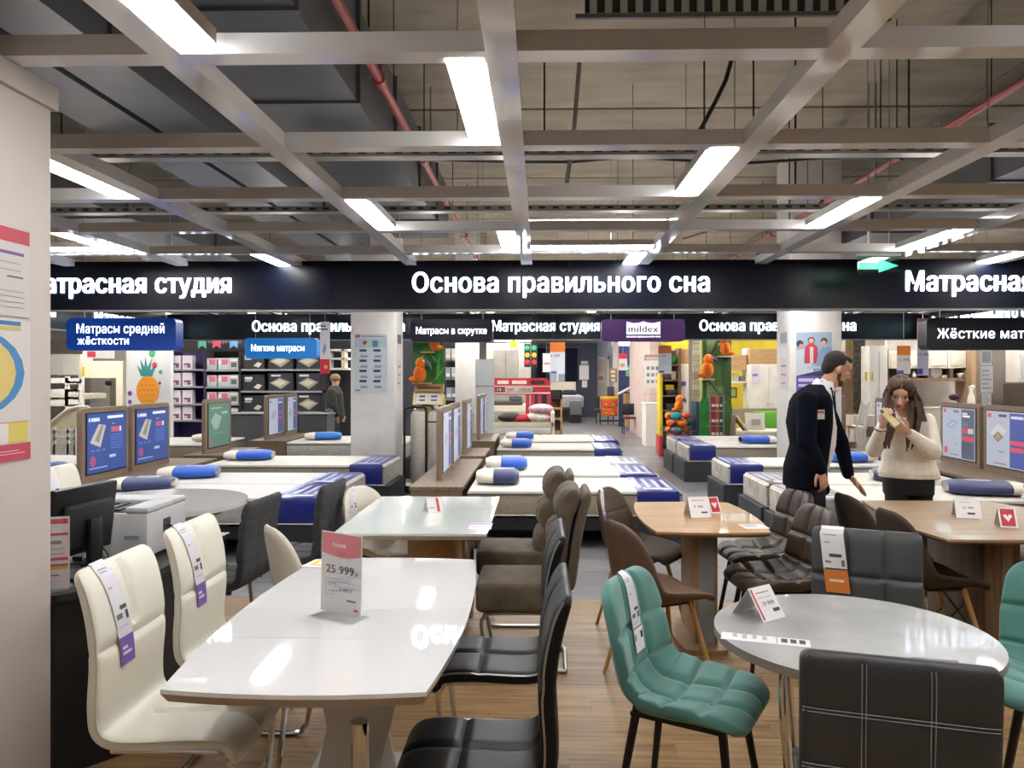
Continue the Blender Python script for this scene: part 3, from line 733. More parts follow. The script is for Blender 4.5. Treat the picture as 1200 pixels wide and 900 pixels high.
# dark shell chairs at the boat-shaped oak table
d1, _ = shell('shell_chair', 'dark brown shell chair under the standing man\'s hand', SH_DB, OAKL, 'dark brown shell chairs', wire=True, rest=SH_DB, cup=.10)
d1.location = (2.2, 5.0, 0); d1.rotation_euler.z = .15
copy_tree(d1, (2.22, 4.42, 0), .10, 'dark brown shell chair with winged back and wire-braced wooden legs, at the boat-shaped table')
o1, _ = shell('shell_chair', 'olive velvet shell chair on black legs beyond the boat-shaped oak table', mat('5f5746', .8, var=.12, scale=8, sheen=.3), BLACKM)
o1.location = (3.33, 5.08, 0); o1.rotation_euler.z = pi-.1

# ================= tables =================
def outline_bow(hx, hy, bx, by, n=10, r=0):
    out = []
    for (x0, y0, x1, y1, nx, ny, b) in ((-hx, -hy, hx, -hy, 0, -1, by), (hx, -hy, hx, hy, 1, 0, bx), (hx, hy, -hx, hy, 0, 1, by), (-hx, hy, -hx, -hy, -1, 0, bx)):
        for k in range(n):
            s = k/n; q = 4*s*(1-s); out.append((x0+(x1-x0)*s+nx*b*q, y0+(y1-y0)*s+ny*b*q))
    return out
def clipy(out, a, b):
    def cut(P, y, keep):
        R_ = []
        for i in range(len(P)):
            p, q = P[i], P[(i+1) % len(P)]; ip, iq = keep(p[1]), keep(q[1])
            if ip: R_.append(p)
            if ip != iq: s = (y-p[1])/(q[1]-p[1]); R_.append((p[0]+(q[0]-p[0])*s, y))
        return R_
    return cut(cut(out, a, lambda v: v >= a), b, lambda v: v <= b)
GLW = mat('e8eaec', .03, var=0, coat=1.0, key='gloss_white'); EDGE = mat('b5a99b', .5, var=.02)
def slab_top(t, out, z0, z1, m, edge, name='tabletop'):
    s = .97
    mb = MB(); small = [(x*s, y*s) for x, y in out]
    mb.prism(out, z1-.012, z1, m)
    mb.loft([[(x, y, z0) for x, y in small], [(x, y, z1-.0125) for x, y in out]], edge)
    return mb.build(name, t, ang=.4)
# T1 glossy white
t = thing('dining_table', 'large glossy white table with slanted panels and chrome post in the front', 'table', (-.675, 2.83, 0))
o = outline_bow(.365, .75, .055, .03)
for a, b in ((-.81, -.333), (-.3315, -.012), (-.0105, .81)): slab_top(t, clipy(o, a, b), .718, .76, GLW, EDGE)
for s in (1, -1):
    MB().prism([(-.05*s, .02), (.17*s, .02), (.02*s, .70), (-.20*s, .70)] if s > 0 else [(-.17, .02), (.05, .02), (.20, .70), (-.02, .70)], -.012+.06*s, .012+.06*s, mat('cfd0ce', .08, var=.02, coat=.5), M=frm((.02, -.1+s*.12, 0))).build('slanted_panel', t, False)
MB().tube([(.085, -.33, .02), (.085, -.33, .49)], .030, CHROME, 24).build('chrome_post', t)
MB().box(-.26, .26, -.5, .42, 0, .022, mat('d2d0cc', .1, coat=.4), bev=.004).build('base_plate', t)
MB().box(-.2, .2, -.55, .55, .695, .717, mat('8a8a88', .5)).build('subframe', t)
# T2 white glass
t = thing('dining_table', 'white glass topped table on an oak block base, middle of the display', 'table', (-.71, 4.8, 0))
o = outline_bow(.42, .64, .005, .005)
GL2 = mat('d9e1de', .07, var=0, coat=.5)
for a, b in ((-.66, .098), (.1, .66)): slab_top(t, clipy(o, a, b), .722, .76, GL2, EDGE)
MB().box(-.07, .20, -.3, .3, .05, .72, wood('a8762f', .35, .1, 'y', coat=.3), bev=.004).build('pedestal', t)
MB().box(-.24, .24, -.42, .42, 0, .05, wood('a8762f', .4, .1, 'y'), bev=.004).build('base_plate', t)
for y in (-.2, .2): MB().tube([(.26, y, .04), (.26, y, .72)], .018, CHROME, 10).build('chrome_post', t)
# T3 small oak
OAK = wood('ae8a5e', .38, .13, 'x', 2.5, coat=.2); OAKD = wood('a27f55', .45, .13, 'z', 2.5)
t = thing('dining_table', 'small oak table with bowed edges on a panel pedestal with grey strip', 'table', (.965, 4.79, 0))
slab_top(t, outline_bow(.315, .50, .045, .025), .722, .75, OAK, wood('9a7648', .5, .1, 'x'))
MB().box(-.045, .085, -.22, .25, .03, .70, OAKD, bev=.002).build('pedestal', t); MB().box(-.03, .065, -.226, -.2205, .03, .70, mat('8d9296', .5)).build('grey_strip', t)
MB().box(-.24, .28, -.4, .4, .70, .722, mat('6d5a45', .6)).build('subframe', t)
MB().prism(outline_bow(.12, .32, .03, .02), 0, .03, OAKD).build('base_plate', t)
# T4 boat-shaped oak
OAK2 = wood('9f876a', .42, .12, 'x', 2.5, coat=.15); OAK3 = wood('6e5740', .5, .2, 'z', 2.5)
t = thing('dining_table', 'boat-shaped oak table on a wide dark oak panel pedestal beside the woman', 'table', (2.66, 4.76, 0))
slab_top(t, [(-.50, -.64), (.50, -.64), (.56, -.3), (.57, 0), (.56, .3), (.42, .64), (-.42, .64), (-.48, .3), (-.53, 0), (-.55, -.35)], .722, .75, OAK2, wood('8a7052', .5, .1, 'x'))
MB().box(-.10, .0, -.28, .38, .02, .722, OAK3, bev=.002).build('pedestal', t); MB().box(.001, .06, -.28, .38, .02, .722, mat('8a8076', .5)).build('grey_strip', t)
MB().box(.061, .10, -.28, .38, .02, .722, OAK3).build('pedestal_edge', t); MB().box(-.2, .2, -.45, .5, 0, .02, OAK3).build('base_plate', t)
# T5 round concrete look
t = thing('dining_table', 'round pale concrete-look table with curved chrome legs', 'table', (1.055, 2.63, 0))
CON = mat('979898', .3, var=.14, scale=5, bump=.02, coat=.15)
MB().prism([(.452*cos(a*pi/36), .452*sin(a*pi/36)) for a in range(72)], .722, .75, CON, side=mat('857d76', .5)).build('tabletop', t, ang=.5)
MB().prism([(.30*cos(a*pi/12), .30*sin(a*pi/12)) for a in range(24)], .69, .722, mat('4c4a48', .5)).build('subframe', t)
for a in (205, 295, 25, 115):
    d = Vector((cos(rad(a)), sin(rad(a)), 0)); MB().tube(crom3([d*.28+Vector((0, 0, .70)), d*.30+Vector((0, 0, .62)), d*.28+Vector((0, 0, .35)), d*.24+Vector((0, 0, .10)), d*.28+Vector((0, 0, .025)), d*.42+Vector((0, 0, .0125))]), .0125, CHROME, 10).build('leg', t)
# T6 round glossy grey
t = thing('dining_table', 'round glossy pale grey table behind the printer', 'table', (-2.62, 5.2, 0))
n = 56; R6 = .585
MB().prism([(R6*cos(a*2*pi/n), R6*sin(a*2*pi/n)) for a in range(n)], .73, .76, mat('cfcbcd', .06, var=0, coat=.5)).build('tabletop', t, ang=.5)
MB().lathe([(.40, .66), (.56, .729)], m=mat('8f8b8b', .3), n=40).build('apron', t); MB().lathe([(.30, 0), (.30, .03), (.09, .06), (.08, .3), (.12, .66)], m=mat('a9a4a6', .2), n=28).build('pedestal', t)
MB().box(-.3, .3, -.0012, .0012, .7602, .7606, mat('8a8688', .3)).build('leaf_joint', t, False)

# ---- things on the tables ----
def tent(label, px, py, Z, w, h, rz, items, texts=(), name='price_card', tilt=.5, cat='price card', back='d8d4d4', rim=None):
    p = onz(px, py, Z); t = thing(name, label, cat, (p.x, p.y, Z+.001), rz)
    dy = h*sin(tilt)
    M = frm((0, 0, .001), 0, tilt); sheet('front_leaf', t, M, w, h, 'e6e4e6', items, .0015)
    Mb = frm((0, 2*dy, .001), pi, tilt); sheet('rear_leaf', t, Mb, w, h, back, [], .0015)
    for body, x, y, hh, c in texts: text(body, t, mat(c, .6, var=0), M @ Matrix.Translation(((x-.5)*w, y*h, .0016)), h=hh*h, bold=.015, align='c')
    return t
p = onz(398, 723, .76)
t = thing('price_stand', 'clear acrylic stand with red-topped promotion sheet on the glossy white table', 'sign holder', (p.x, p.y, .76), rad(-30))
M = frm((0, 0, .012), 0, .03); w, h = .195, .285
red = [(.02, .985), (.98, .985), (.98, .735)]+[(.98-.96*k/10, .735-.045*sin(pi*k/10)) for k in range(1, 10)]+[(.02, .735)]
sheet('price_sheet', t, M @ Matrix.Translation((0, .0, -.003)), w, h, 'dcdae0', [('poly', red[::-1], 'c8606c'), (.12, .415, .5, .420, '8a8a8e'), (.12, .265, .42, .270, '8a8a8e'), (.12, .265, .126, .42, '8a8a8e'), (.42, .265, .425, .42, '8a8a8e'), (.44, .385, .84, .390, '777777'), (.44, .33, .9, .333, '8a8a8e'), (.14, .215, .36, .222, 'aaaaaa'), (.66, .165, .88, .185, '4a4a50'), (.84, .055, .94, .085, 'd0304a')], .0015)
T_ = lambda b, x, y, hh, c, ww=None, bo=.02: text(b, t, mat(c, .6, var=0), M @ Matrix.Translation(((x-.5)*w, y*h, -.0008)), h=hh*h, w=ww, bold=bo)
T_('Акция', .28, .82, .055, 'f6e6e8'); T_('25 999', .14, .49, .105, '333338', .68*w, .03); T_('₽', .86, .485, .05, '333338'); T_('-27 %', .17, .33, .05, '66666c', None, .0); T_('35 899 ₽', .46, .275, .045, '55555a', None, .01)
MB().box(-w/2-.003, w/2+.003, -.001, .0, -.0, h+.004, glass('ffffff', .06), M=frm((0, 0, .010), 0, .03) @ Matrix.Rotation(-pi/2, 4, 'X')).build('clear_front', t, False)
MB().box(-w/2-.003, w/2+.003, -.05, .05, 0, .003, glass('ffffff', .1)).build('clear_foot', t, False)
p = onz(364, 666, .76); t = thing('leaflet', 'yellow and purple leaflet lying behind the promotion stand', 'leaflet', (p.x, p.y, .7602), -.2)
sheet('print', t, Matrix.Identity(4), .12, .16, 'e8e6d8', [(.0, .0, 1, .12, '7c63a5'), (.2, .3, .9, .9, 'c9b93a'), (.4, .45, .7, .75, 'e8e6d8')], .0012)
tent('small white tent card with red edge on the white glass table', 511, 601, .76, .10, .10, .5, [(.62, .05, .80, .95, 'c04050'), (.1, .3, .5, .35, '888888')], (), 'price_card', .5)
p = onz(562, 619, .76); t = thing('leaflet', 'purple-striped card lying on the corner of the glass table', 'leaflet', (p.x, p.y-.03, .7602), 0)
sheet('print', t, Matrix.Identity(4), .13, .19, 'dcd8e4', [(.0, .70, 1, .92, '8d7bb8'), (.1, .4, .8, .45, 'a8a4b0'), (.1, .25, .6, .3, 'a8a4b0')], .0012)
tent('white tent price card on the small oak table', 822, 607, .75, .13, .135, .18, [(.15, .8, .8, .84, 'aaaaaa'), (.55, .2, .85, .28, '444444')], [('7 190', .45, .45, .13, '333338')])
tent('red tent card with a white heart-like sign on the small oak table', 840, 602, .75, .075, .11, .35, [(.1, .08, .9, .94, 'b8283a'), ('poly', [(.5, .3), (.78, .6), (.6, .68), (.5, .55), (.4, .68), (.22, .6)], 'f0dada')], (), 'promo_card')
p = onz(885, 617, .75); t = thing('leaflet', 'white paper card lying flat on the small oak table', 'leaflet', (p.x, p.y-.06, .7502), .1)
sheet('print', t, Matrix.Identity(4), .14, .13, 'e2e2e6', hexlines(.1, .9, .3, .85, 4, 'a6a6aa'), .0012)
tent('white tent price card on the boat-shaped oak table', 1136, 608, .75, .14, .125, -.25, [(.2, .8, .6, .83, 'aaaaaa'), (.45, .2, .75, .3, '444444')], [('27 990', .5, .48, .12, '333338')])
tent('red tent card with a white heart-like sign on the boat-shaped table', 1183, 619, .75, .09, .12, -.25, [(.1, .08, .9, .94, 'b8283a'), ('poly', [(.5, .3), (.78, .6), (.6, .68), (.5, .55), (.4, .68), (.22, .6)], 'f0dada')], (), 'promo_card')
tent('white tent price card with red fold on the round concrete table', 908, 727, .75, .12, .125, .62, [(.05, .05, .12, .95, 'c02838'), (.2, .8, .8, .83, 'b06070'), (.2, .66, .8, .68, 'aaaaaa'), (.62, .22, .92, .32, '3a3a3e')], [('19 999', .55, .42, .13, '333338')], tilt=.6)
p = onz(893, 747, .75); t = thing('leaflet', 'price strip with three black icons lying on the round concrete table', 'leaflet', (p.x-.13, p.y+.02, .7502), -.28)
sheet('print', t, Matrix.Rotation(-pi/2, 4, 'Z'), .07, .28, 'dcdbe2', hexlines(.1, .8, .1, .55, 4, 'aaaaae')+[(0, .62, 1, .64, 'b0b0b4'), (.2, .68, .75, .75, '222226'), (.2, .78, .75, .85, '222226'), (.2, .88, .75, .95, '222226')], .0012)
p = onz(1096, 776, .75); t = thing('leaflet', 'grey card lying at the near edge of the round table behind the charcoal chair', 'leaflet', (p.x, p.y-.02, .7502), -.2)
sheet('print', t, Matrix.Identity(4), .13, .05, '6e6768', [(.2, .4, .9, .6, 'b8b4b4')], .002)
# ================= mattress studio =================
MW = mat('cbc8c1', .7, var=.05, scale=9, bump=.35, bscale=9); MWL = mat('c8c8c8', .7, var=.03, bump=.3, bscale=7)
SIDE = mat('8d8272', .85, var=.08, scale=30); SIDE2 = mat('a5a39f', .85, var=.12, scale=14, stretch=(1, 1, 4)); PIPE = mat('3a3532', .6)
NVY = mat('1a2570', .28, var=.10, scale=3, bump=.25, bscale=5); BASE = mat('24252c', .55, var=.04); BLK = mat('0d0d10', .6)
WRAP = mat('b9b5ad', .35, var=.2, scale=12, bump=.3, bscale=14)
def bed(where, x0, x1, y0, y1, foot, zb=.31, zt=.55, side=SIDE, top=MW, cover=NVY, cl=.42, box=True, lowslat=True, coverpx=True, desc=''):
    """foot=+1: foot end at x1; -1 at x0"""
    xc, yc = (x0+x1)/2, (y0+y1)/2; L = x1-x0; w = y1-y0
    b = thing('bed_base', 'dark bed base, %s' % where, 'bed base', (xc, yc, 0))
    if box: MB().box(foot*L/2-.50*foot, foot*(L/2+.06), -w/2+.01, w/2-.01, 0, zb, BASE, bev=.004, seg=1).build('foot_box', b)
    for yy in (-w/2+.035, w/2-.065): MB().box(-L/2, L/2-.0, yy, yy+.03, zb-.13, zb-.02, BLK).build('side_rail', b, False)
    for k in range(9): MB().box(-L/2+.1+k*(L-.7)/8, -L/2+.16+k*(L-.7)/8, -w/2+.06, w/2-.06, zb-.02, zb-.002, BLK).build('slat', b, False)
    for sx in (-L/2+.06, 0): 
        for sy in (-w/2+.06, w/2-.06): MB().box(sx-.03, sx+.03, sy-.03, sy+.03, 0, zb-.02, BLK).build('leg', b, False)
    t = thing('mattress', '%s mattress, %s' % (desc or 'white topped', where), 'mattress', (xc, yc, zb))
    h = zt-zb
    MB().box(-L/2, L/2, -w/2, w/2, .008, h-.025, side, bev=.03).build('border', t)
    MB().box(-L/2+.004, L/2-.004, -w/2+.004, w/2-.004, h-.045, h, top, bev=.02).build('top_panel', t)
    for z in (h-.035, .012):
        MB().tube([(sx*(L/2+.002), sy*(w/2+.002), z) for sx, sy in ((-1, -1), (1, -1), (1, 1), (-1, 1))], .006, PIPE if z > .1 else MW, 5, closed=True).build('piping', t)
    if cover:
        c0, c1 = foot*(L/2-cl), foot*(L/2+.004)
        if coverpx: c1 = foot*(L/2-.012)
        MB().box(c0, c1, -w/2-.008, w/2+.008, -.0+.004, h+.008, cover, bev=.028).build('foot_cover', t); fc = t.children[-1]
        s = MB(); lm = mat('a9b2dc', .4)
        a_, b_ = sorted((c0, c1))
        for k in range(4): s.box(a_+.04+k*.09, a_+.075+k*.09, -w*.30, w*(.38-.05*k), h+.0085, h+.0095, lm)
        s.box(a_+.08, b_-.06, -w*.44, -w*.34, h+.0085, h+.0095, mat('c9cde6', .3)); o = s.build('printed_lines', fc, False)
        if coverpx:     # open white end of the wrap
            MB().box(foot*(L/2-.011), foot*(L/2+.009), -w/2+.015, w/2-.015, .02, h-.02, WRAP, bev=.008, seg=1).build('wrapped_end', t)
    return b, t
def pillow(label, x, y, z, rz, sleeve, end=-1, L=.58, W_=.36, H=.115, txt=True):
    t = thing('pillow', label, 'pillow', (x, y, z), rz)
    PW_ = mat('ddd6c8', .8, var=.04, bump=.1, bscale=80)
    def cyl(x0, x1, m, name, k=1.0, r=.05):
        n = 22; rings = []
        for i in range(9):
            u = i/8; xx = x0+(x1-x0)*u; e = 1
            if (u < .2): e = (1-((.2-u)/.2)**2*.35) if (x0 == -L/2 or 1) else 1
            if (u > .8): e = min(e, 1-((u-.8)/.2)**2*.35)
            rings.append([(xx, W_/2*k*e*(1 if abs(cos(a)) < 0 else 1)*math.copysign(abs(cos(a))**.75, cos(a)), H/2+H/2*k*e*(math.copysign(abs(sin(a))**.85, sin(a)))) for a in [2*pi*j/n for j in range(n)]])
        MB().loft(rings, m).build(name, t)
    cyl(-L/2, L/2, PW_, 'cushion')
    a, b = (-L/2+.17, L/2-.0) if end < 0 else (-L/2, L/2-.17)
    n = 22; rings = []
    for i in range(8):
        u = i/7; xx = a+(b-a)*u; full = 1-max(0, abs(xx)/(L/2)-.6)**2/.16*.35
        rings.append([(xx, W_/2*1.03*full*math.copysign(abs(cos(q))**.75, cos(q)), H/2+H/2*1.06*full*math.copysign(abs(sin(q))**.85, sin(q))) for q in [2*pi*j/n for j in range(n)]])
    sl = MB().loft(rings, sleeve).build('sleeve', t)
    if txt:
        s = MB(); lm = mat('cfd4ea', .5); c = (a+b)/2
        for k in (-.03, .03): s.box(c-.12, c+.08, k-.012, k+.012, H*1.025, H*1.045, lm)
        s.build('printed_lines', sl, False)
    return t
BLU = mat('0f52b8', .5, var=.06, sheen=.2); DKB = mat('1b2a5c', .5, var=.06, sheen=.2)
# --- beds: head side at the display benches, foot towards the aisle
XA = -4.1
bed('front row beside the grey fabric chairs, near half of the pair', XA, -1.93, 6.66, 7.52, 1, side=SIDE2, top=MWL)
bed('front row beside the grey fabric chairs, far half of the pair', XA, -1.93, 7.56, 8.42, 1, side=SIDE2, top=MWL)
bed('second row, foot end beside the poster pillar', XA+.1, -1.85, 9.05, 10.1, 1, zt=.56)
bed('third row behind the poster pillar', XA+.1, -2.1, 12.0, 13.3, 1, zt=.57, zb=.33, side=SIDE2, cover=None)
for q, (y0, y1) in enumerate(((7.2, 8.4), (9.2, 10.2), (11.8, 13.2))):
    bed('%s row on the shelf side of the blue displays' % ORD[q], -7.1, -5.1, y0, y1, -1, box=False)
bed('front of the middle block behind the oak table', -.68, 1.31, 7.13, 8.08, 1, desc='thick beige-sided')
bed('second of the middle block, with a navy foot cover', -.66, 1.26, 8.16, 9.08, 1, zt=.57)
bed('third of the middle block, with a grey foot cover', -.66, 1.24, 9.12, 10.0, 1, zt=.57, cover=mat('7d828c', .3, var=.1))
bed('fourth of the middle block, before the red bunk bed', -.64, 1.2, 11.2, 12.2, 1)
bed('last of the middle block, before the red bunk bed', -.64, 1.3, 12.6, 13.9, 1)
X0 = 2.25
bed('wrapped in printed film beside the dark quilted chairs, nearer of two', X0, 4.3, 6.66, 7.58, -1, cover=mat('8c8580', .3, var=.3, scale=9), cl=.5, desc='film-wrapped')
bed('wrapped in printed film beside the dark quilted chairs, farther of two', X0, 4.3, 7.66, 8.55, -1, cover=mat('6f6862', .3, var=.3, scale=9), cl=.5, desc='film-wrapped')
bed('with a navy foot cover, alone between the two pairs behind the man', X0, 4.3, 9.22, 10.12, -1, side=SIDE2)
bed('with a navy foot cover before the toy bin, nearer of two', X0, 4.3, 11.7, 12.7, -1)
bed('with a navy foot cover before the toy bin, farther of two', X0, 4.3, 12.78, 13.7, -1)
# --- pillows
pillow('dark navy and white pillow at the head of the front bed beside the printer', -3.72, 7.1, .555, .15, DKB)
pillow('bright blue and white pillow behind the navy one in the first bed row', -3.68, 7.98, .555, .15, BLU)
pillow('bright blue and white pillow on the second row bed by the displays', -3.66, 9.6, .565, .12, BLU)
pillow('light blue and white pillow on the third row bed by the pillar', -3.55, 12.5, .575, .2, mat('1e6fc4', .5))
pillow('blue pillow on the hidden bed seen between the displays', -5.5, 8.3, .555, .1, mat('0d4390', .5))
pillow('light blue and white pillow on the bed seen past the green display', -5.35, 12.4, .555, .3, mat('1e6fc4', .5))
pillow('dark navy and white pillow at the head of the front middle bed', -.42, 7.62, .555, .03, DKB, L=.42, W_=.42, H=.14)
pillow('bright blue and white pillow on the second middle bed', -.38, 8.6, .575, .06, BLU, L=.46, W_=.42, H=.14)
pillow('blue and white pillow on the fourth middle bed, nearer', -.36, 11.45, .555, .02, BLU, L=.46, H=.12)
pillow('blue and white pillow on the last middle bed, farther', -.34, 12.9, .555, .02, BLU, L=.46, H=.12)
pillow('blue and white pillow on the bed behind the man and woman', 3.85, 9.6, .555, pi+.1, BLU)
pillow('blue pillow on the far bed beside the second pillar', 3.45, 12.2, .555, pi, BLU)
pillow('blue and white pillow on the rear bed behind the woman', 4.0, 12.4, .555, pi+.1, DKB)
pillow('navy and white pillow with lettering near the woman on the white bed', 4.02, 7.02, .555, pi-.25, DKB, L=.66, W_=.42)
pillow('navy and white pillow half hidden behind the woman', 3.7, 7.9, .555, pi-.2, DKB, L=.62)
# --- display benches
WD = wood('7d6b5b', .5, .16, 'z', 3); WDX = wood('74624f', .5, .16, 'y', 3)
def bench(label, x, y0, y1, w, z=.55):
    t = thing('display_bench', label, 'bench', (x, (y0+y1)/2, 0)); L = y1-y0
    MB().box(-w/2, w/2, -L/2, L/2, z-.035, z, WDX, bev=.002, seg=1).build('bench_top', t)
    for yy in (-L/2+.01, L/2-.045): MB().box(-w/2+.01, w/2-.01, yy, yy+.03, 0, z-.035, WDX).build('side_panel', t, False)
    MB().box(-.015, .015, -L/2+.045, L/2-.045, .1, z-.035, BLK).build('middle_panel', t, False)
def display(label, x, yc, rz, style, z=.55, w=.86, h=.74):
    t = thing('display_stand', label, 'display', (x, yc, z), rz)
    M = frm((0, 0, 0))
    MB().prism(rrect(w, h, .06, corners=(0, 1, 1, 0)), -.055, 0, WD, M=M).build('frame', t, ang=.4); fr = t.children[-1]
    MB().box(-w/2+.06, w/2-.06, -.008, -.0005, .062, h-.052, BLACKM).build('bezel', fr, False)
    sw, sh = w-.145, h-.136; MS = frm((0, -.010, .074))
    if style == 'blue':
        it = [(.03, .87, .07, .93, 'cfe0ff'), (.09, .87, .30, .93, 'cfe0ff'), (.50, .90, .92, .95, 'dfe8ff'), (.62, .80, .70, .82, '8aa2e0'),
              ('poly', [(.06, .52), (.28, .82), (.46, .79), (.32, .42)], 'b9b7b4'), ('poly', [(.18, .55), (.34, .80), (.40, .79), (.28, .50)], '8a8478'), (.60, .66, .82, .75, 'c05a78'), (.82, .66, .87, .75, 'dde2ee'), ('disc', .13, .20, .075, 'a04a80'), (.55, .22, .72, .27, 'b8c8e8'), (.04, .07, .5, .09, '9ab0e8')]
        it += [(.08+.14*a, .36, .17+.14*a, .39, '5a78cc') for a in range(3)]+[(.58, .60-.045*k, .9, .615-.045*k, '5f7ed0') for k in range(6)]
        base = '2e4c92'
    elif style == 'green':
        it = [('poly', [(.1, .6), (.3, .78), (.6, .68), (.45, .42), (.25, .40)], '8ba8a0'), (.6, .75, .9, .8, '9ab8a8'), (.1, .88, .6, .91, '8fae9e'), ('disc', .1, .12, .07, '9a5a60'), (.2, .3, .8, .32, '6f9080')]; base = '547a6e'
    elif style == 'grey':
        it = [(.60, .02, .98, .98, '555d72'), (.04, .90, .12, .97, 'd05860'), (.35, .91, .52, .95, '6a6a78'), (.63, .88, .78, .92, 'c8ccd8'), (.63, .83, .85, .87, 'e8eaf0'), (.62, .52, .80, .62, 'c04a60'), (.80, .52, .95, .62, 'b8bcc8'), (.62, .37, .96, .46, 'c84a58'), ('poly', [(.12, .64), (.34, .76), (.50, .72), (.28, .58)], '7a94b8'), ('poly', [(.17, .64), (.34, .73), (.44, .70), (.28, .61)], 'a8b4c6'), ('disc', .12, .14, .06, 'c8586a'), (.25, .06, .52, .08, 'b06070'), (.62, .12, .9, .34, '4c5468')]
        it += [(.63, .72-.035*k, .8, .73-.035*k, '8890a4') for k in range(3)]+[(.3, .36, .38, .38, '9aa0b0'), (.4, .26, .5, .29, '9aa0b0')]; base = 'a8b2c4'
    elif style == 'grey2':
        it = [(.60, .02, .98, .98, '46569a'), (.04, .88, .13, .96, 'd05860'), (.32, .90, .52, .95, '7a4a60'), (.63, .88, .93, .93, 'c8ccd8'), ('poly', [(.10, .60), (.32, .78), (.52, .66), (.30, .46)], 'c6c8c6'), ('poly', [(.18, .54), (.31, .64), (.44, .55), (.30, .44)], '6a6a60'), ('poly', [(.22, .54), (.31, .62), (.40, .55), (.30, .47)], '9a8868'), (.62, .42, .96, .50, 'c04a60'), (.62, .30, .96, .38, 'c04a60'), (.2, .05, .52, .07, 'b06070'), (.3, .26, .45, .29, '8a90a0')]; base = 'a9b2c2'
    else:
        it = [(.60, .02, .98, .98, '4c5a92'), (.05, .88, .14, .95, 'c05a60'), ('poly', [(.1, .5), (.3, .68), (.5, .58), (.3, .38)], '98a0b4'), (.64, .55, .9, .62, 'b05a68'), (.64, .4, .9, .47, 'b05a68'), (.64, .85, .9, .9, 'c0c8dc')]; base = 'b0bccf'
    sheet('screen', t, MS, sw, sh, base, it, .002, emit=.12)
    return t
HALF = pi/2
G = [(7.78, 8.64), (8.72, 9.58), (10.35, 11.21), (12.7, 13.56), (13.64, 14.3)]
for x, rz, nm, bx in ((-4.55, HALF, 'beside the shelf side beds', -4.48), (-1.0, HALF, 'of the middle block', -1.0), (5.02, -HALF, 'of the kitchen side', 4.80)):
    for q, (a, b) in enumerate(((7.35, 9.85), (10.2, 11.35), (12.5, 14.2))):
        if x < -4: a -= .45 if q == 0 else 0
        bench('wooden bench carrying the displays %s, %s from the front' % (nm, ORD[q]), bx, a, b, .62 if x < -2 else (.52 if x < 0 else .6))
st = ['blue', 'blue', 'green', 'light', 'light']
for q, (a, b) in enumerate(G):
    display('%s display in a rounded wood frame, shelf side of the studio' % ('nearer blue', 'farther blue', 'green', 'pale, nearer', 'pale, farther')[q], -4.55, (a+b)/2-.25*(q < 2)-.0, HALF, st[q], w=b-a)
for q, (a, b) in enumerate(G): display('%s pale display of the middle block seen nearly edge on' % ORD[q], -1.0, (a+b)/2, HALF, 'light', w=b-a)
display('pale and grey display in a wooden frame right behind the woman', 5.02, 9.32, -HALF, 'grey'); display('display with a layered mattress diagram, at the frame edge', 5.02, 8.38, -HALF, 'grey2')
display('small display between the woman and the white chairs', 5.02, 11.2, -HALF, 'light')
display('pale display hidden deeper in the kitchen side row', 5.02, 13.3, -HALF, 'light')
# small cards on the bed by the woman
t = thing('price_card', 'small purple card standing at the head of the white bed by the displays', 'price card', (4.28, 6.95, .552), -.5); sheet('front_leaf', t, frm((0, 0, 0), 0, .3), .11, .09, '54308a', [(.2, .4, .7, .7, 'b8a8d8')])
t = thing('price_card', 'small black and white coded card beside the purple one', 'price card', (4.24, 6.74, .552), -.6); sheet('front_leaf', t, frm((0, 0, 0), 0, .3), .13, .12, 'd8d8dc', [(.1, .55, .9, .9, '222226'), (.55, .1, .9, .4, '8a4a80')])
# --- cage trolley with rolled mattresses
t = thing('roll_cage', 'black tube trolley frame holding upright mattresses beside the poster pillar', 'trolley', (-1.62, 10.95, 0))
MB().box(-.30, .30, -.42, .30, .02, .10, BLACKM, bev=.01).build('platform', t)
for q, (yy, hh) in enumerate(((-.40, 1.18), (.28, 1.18))):
    MB().tube(crom3([(-.25, yy, .1), (-.25, yy, hh-.1), (-.235, yy, hh-.02), (-.17, yy, hh), (.0, yy, hh), (.035, yy, hh-.02), (.05, yy, hh-.1), (.05, yy, .1)]), .017, BLACKM, 8).build('hoop', t)
MB().tube([(.05, -.4, .98), (.3, -.4, .98)], .012, BLACKM, 6).build('crossbar', t)
for sx in (-.22, .22):
    for sy in (-.32, .2): MB().tube([(sx-.02, sy, .03), (sx+.02, sy, .03)], .03, BLACKM, 10).build('wheel', t)
for q, (x, w) in enumerate(((-1.73, .115), (-1.47, .12))):
    t = thing('rolled_mattress', 'upright mattress in clear film on the trolley, %s' % ('beside the pillar' if q == 0 else 'beside the display bench'), 'mattress', (x, 10.9, .10))
    MB().lathe([(.02, 0), (w-.02, .0), (w, .03), (w, .95), (w-.02, 1.0), (.03, 1.02)], m=mat('cdc8bf', .4, var=.06, scale=8, stretch=(1, 1, 5), bump=.6, bscale=16), n=20).build('roll', t)
    MB().lathe([(w-.03, .99), (w*.8, 1.04), (w*.35, 1.06), (w*.5, 1.10)], m=glass('f0f0f0', .3), n=12).build('film_knot', t)
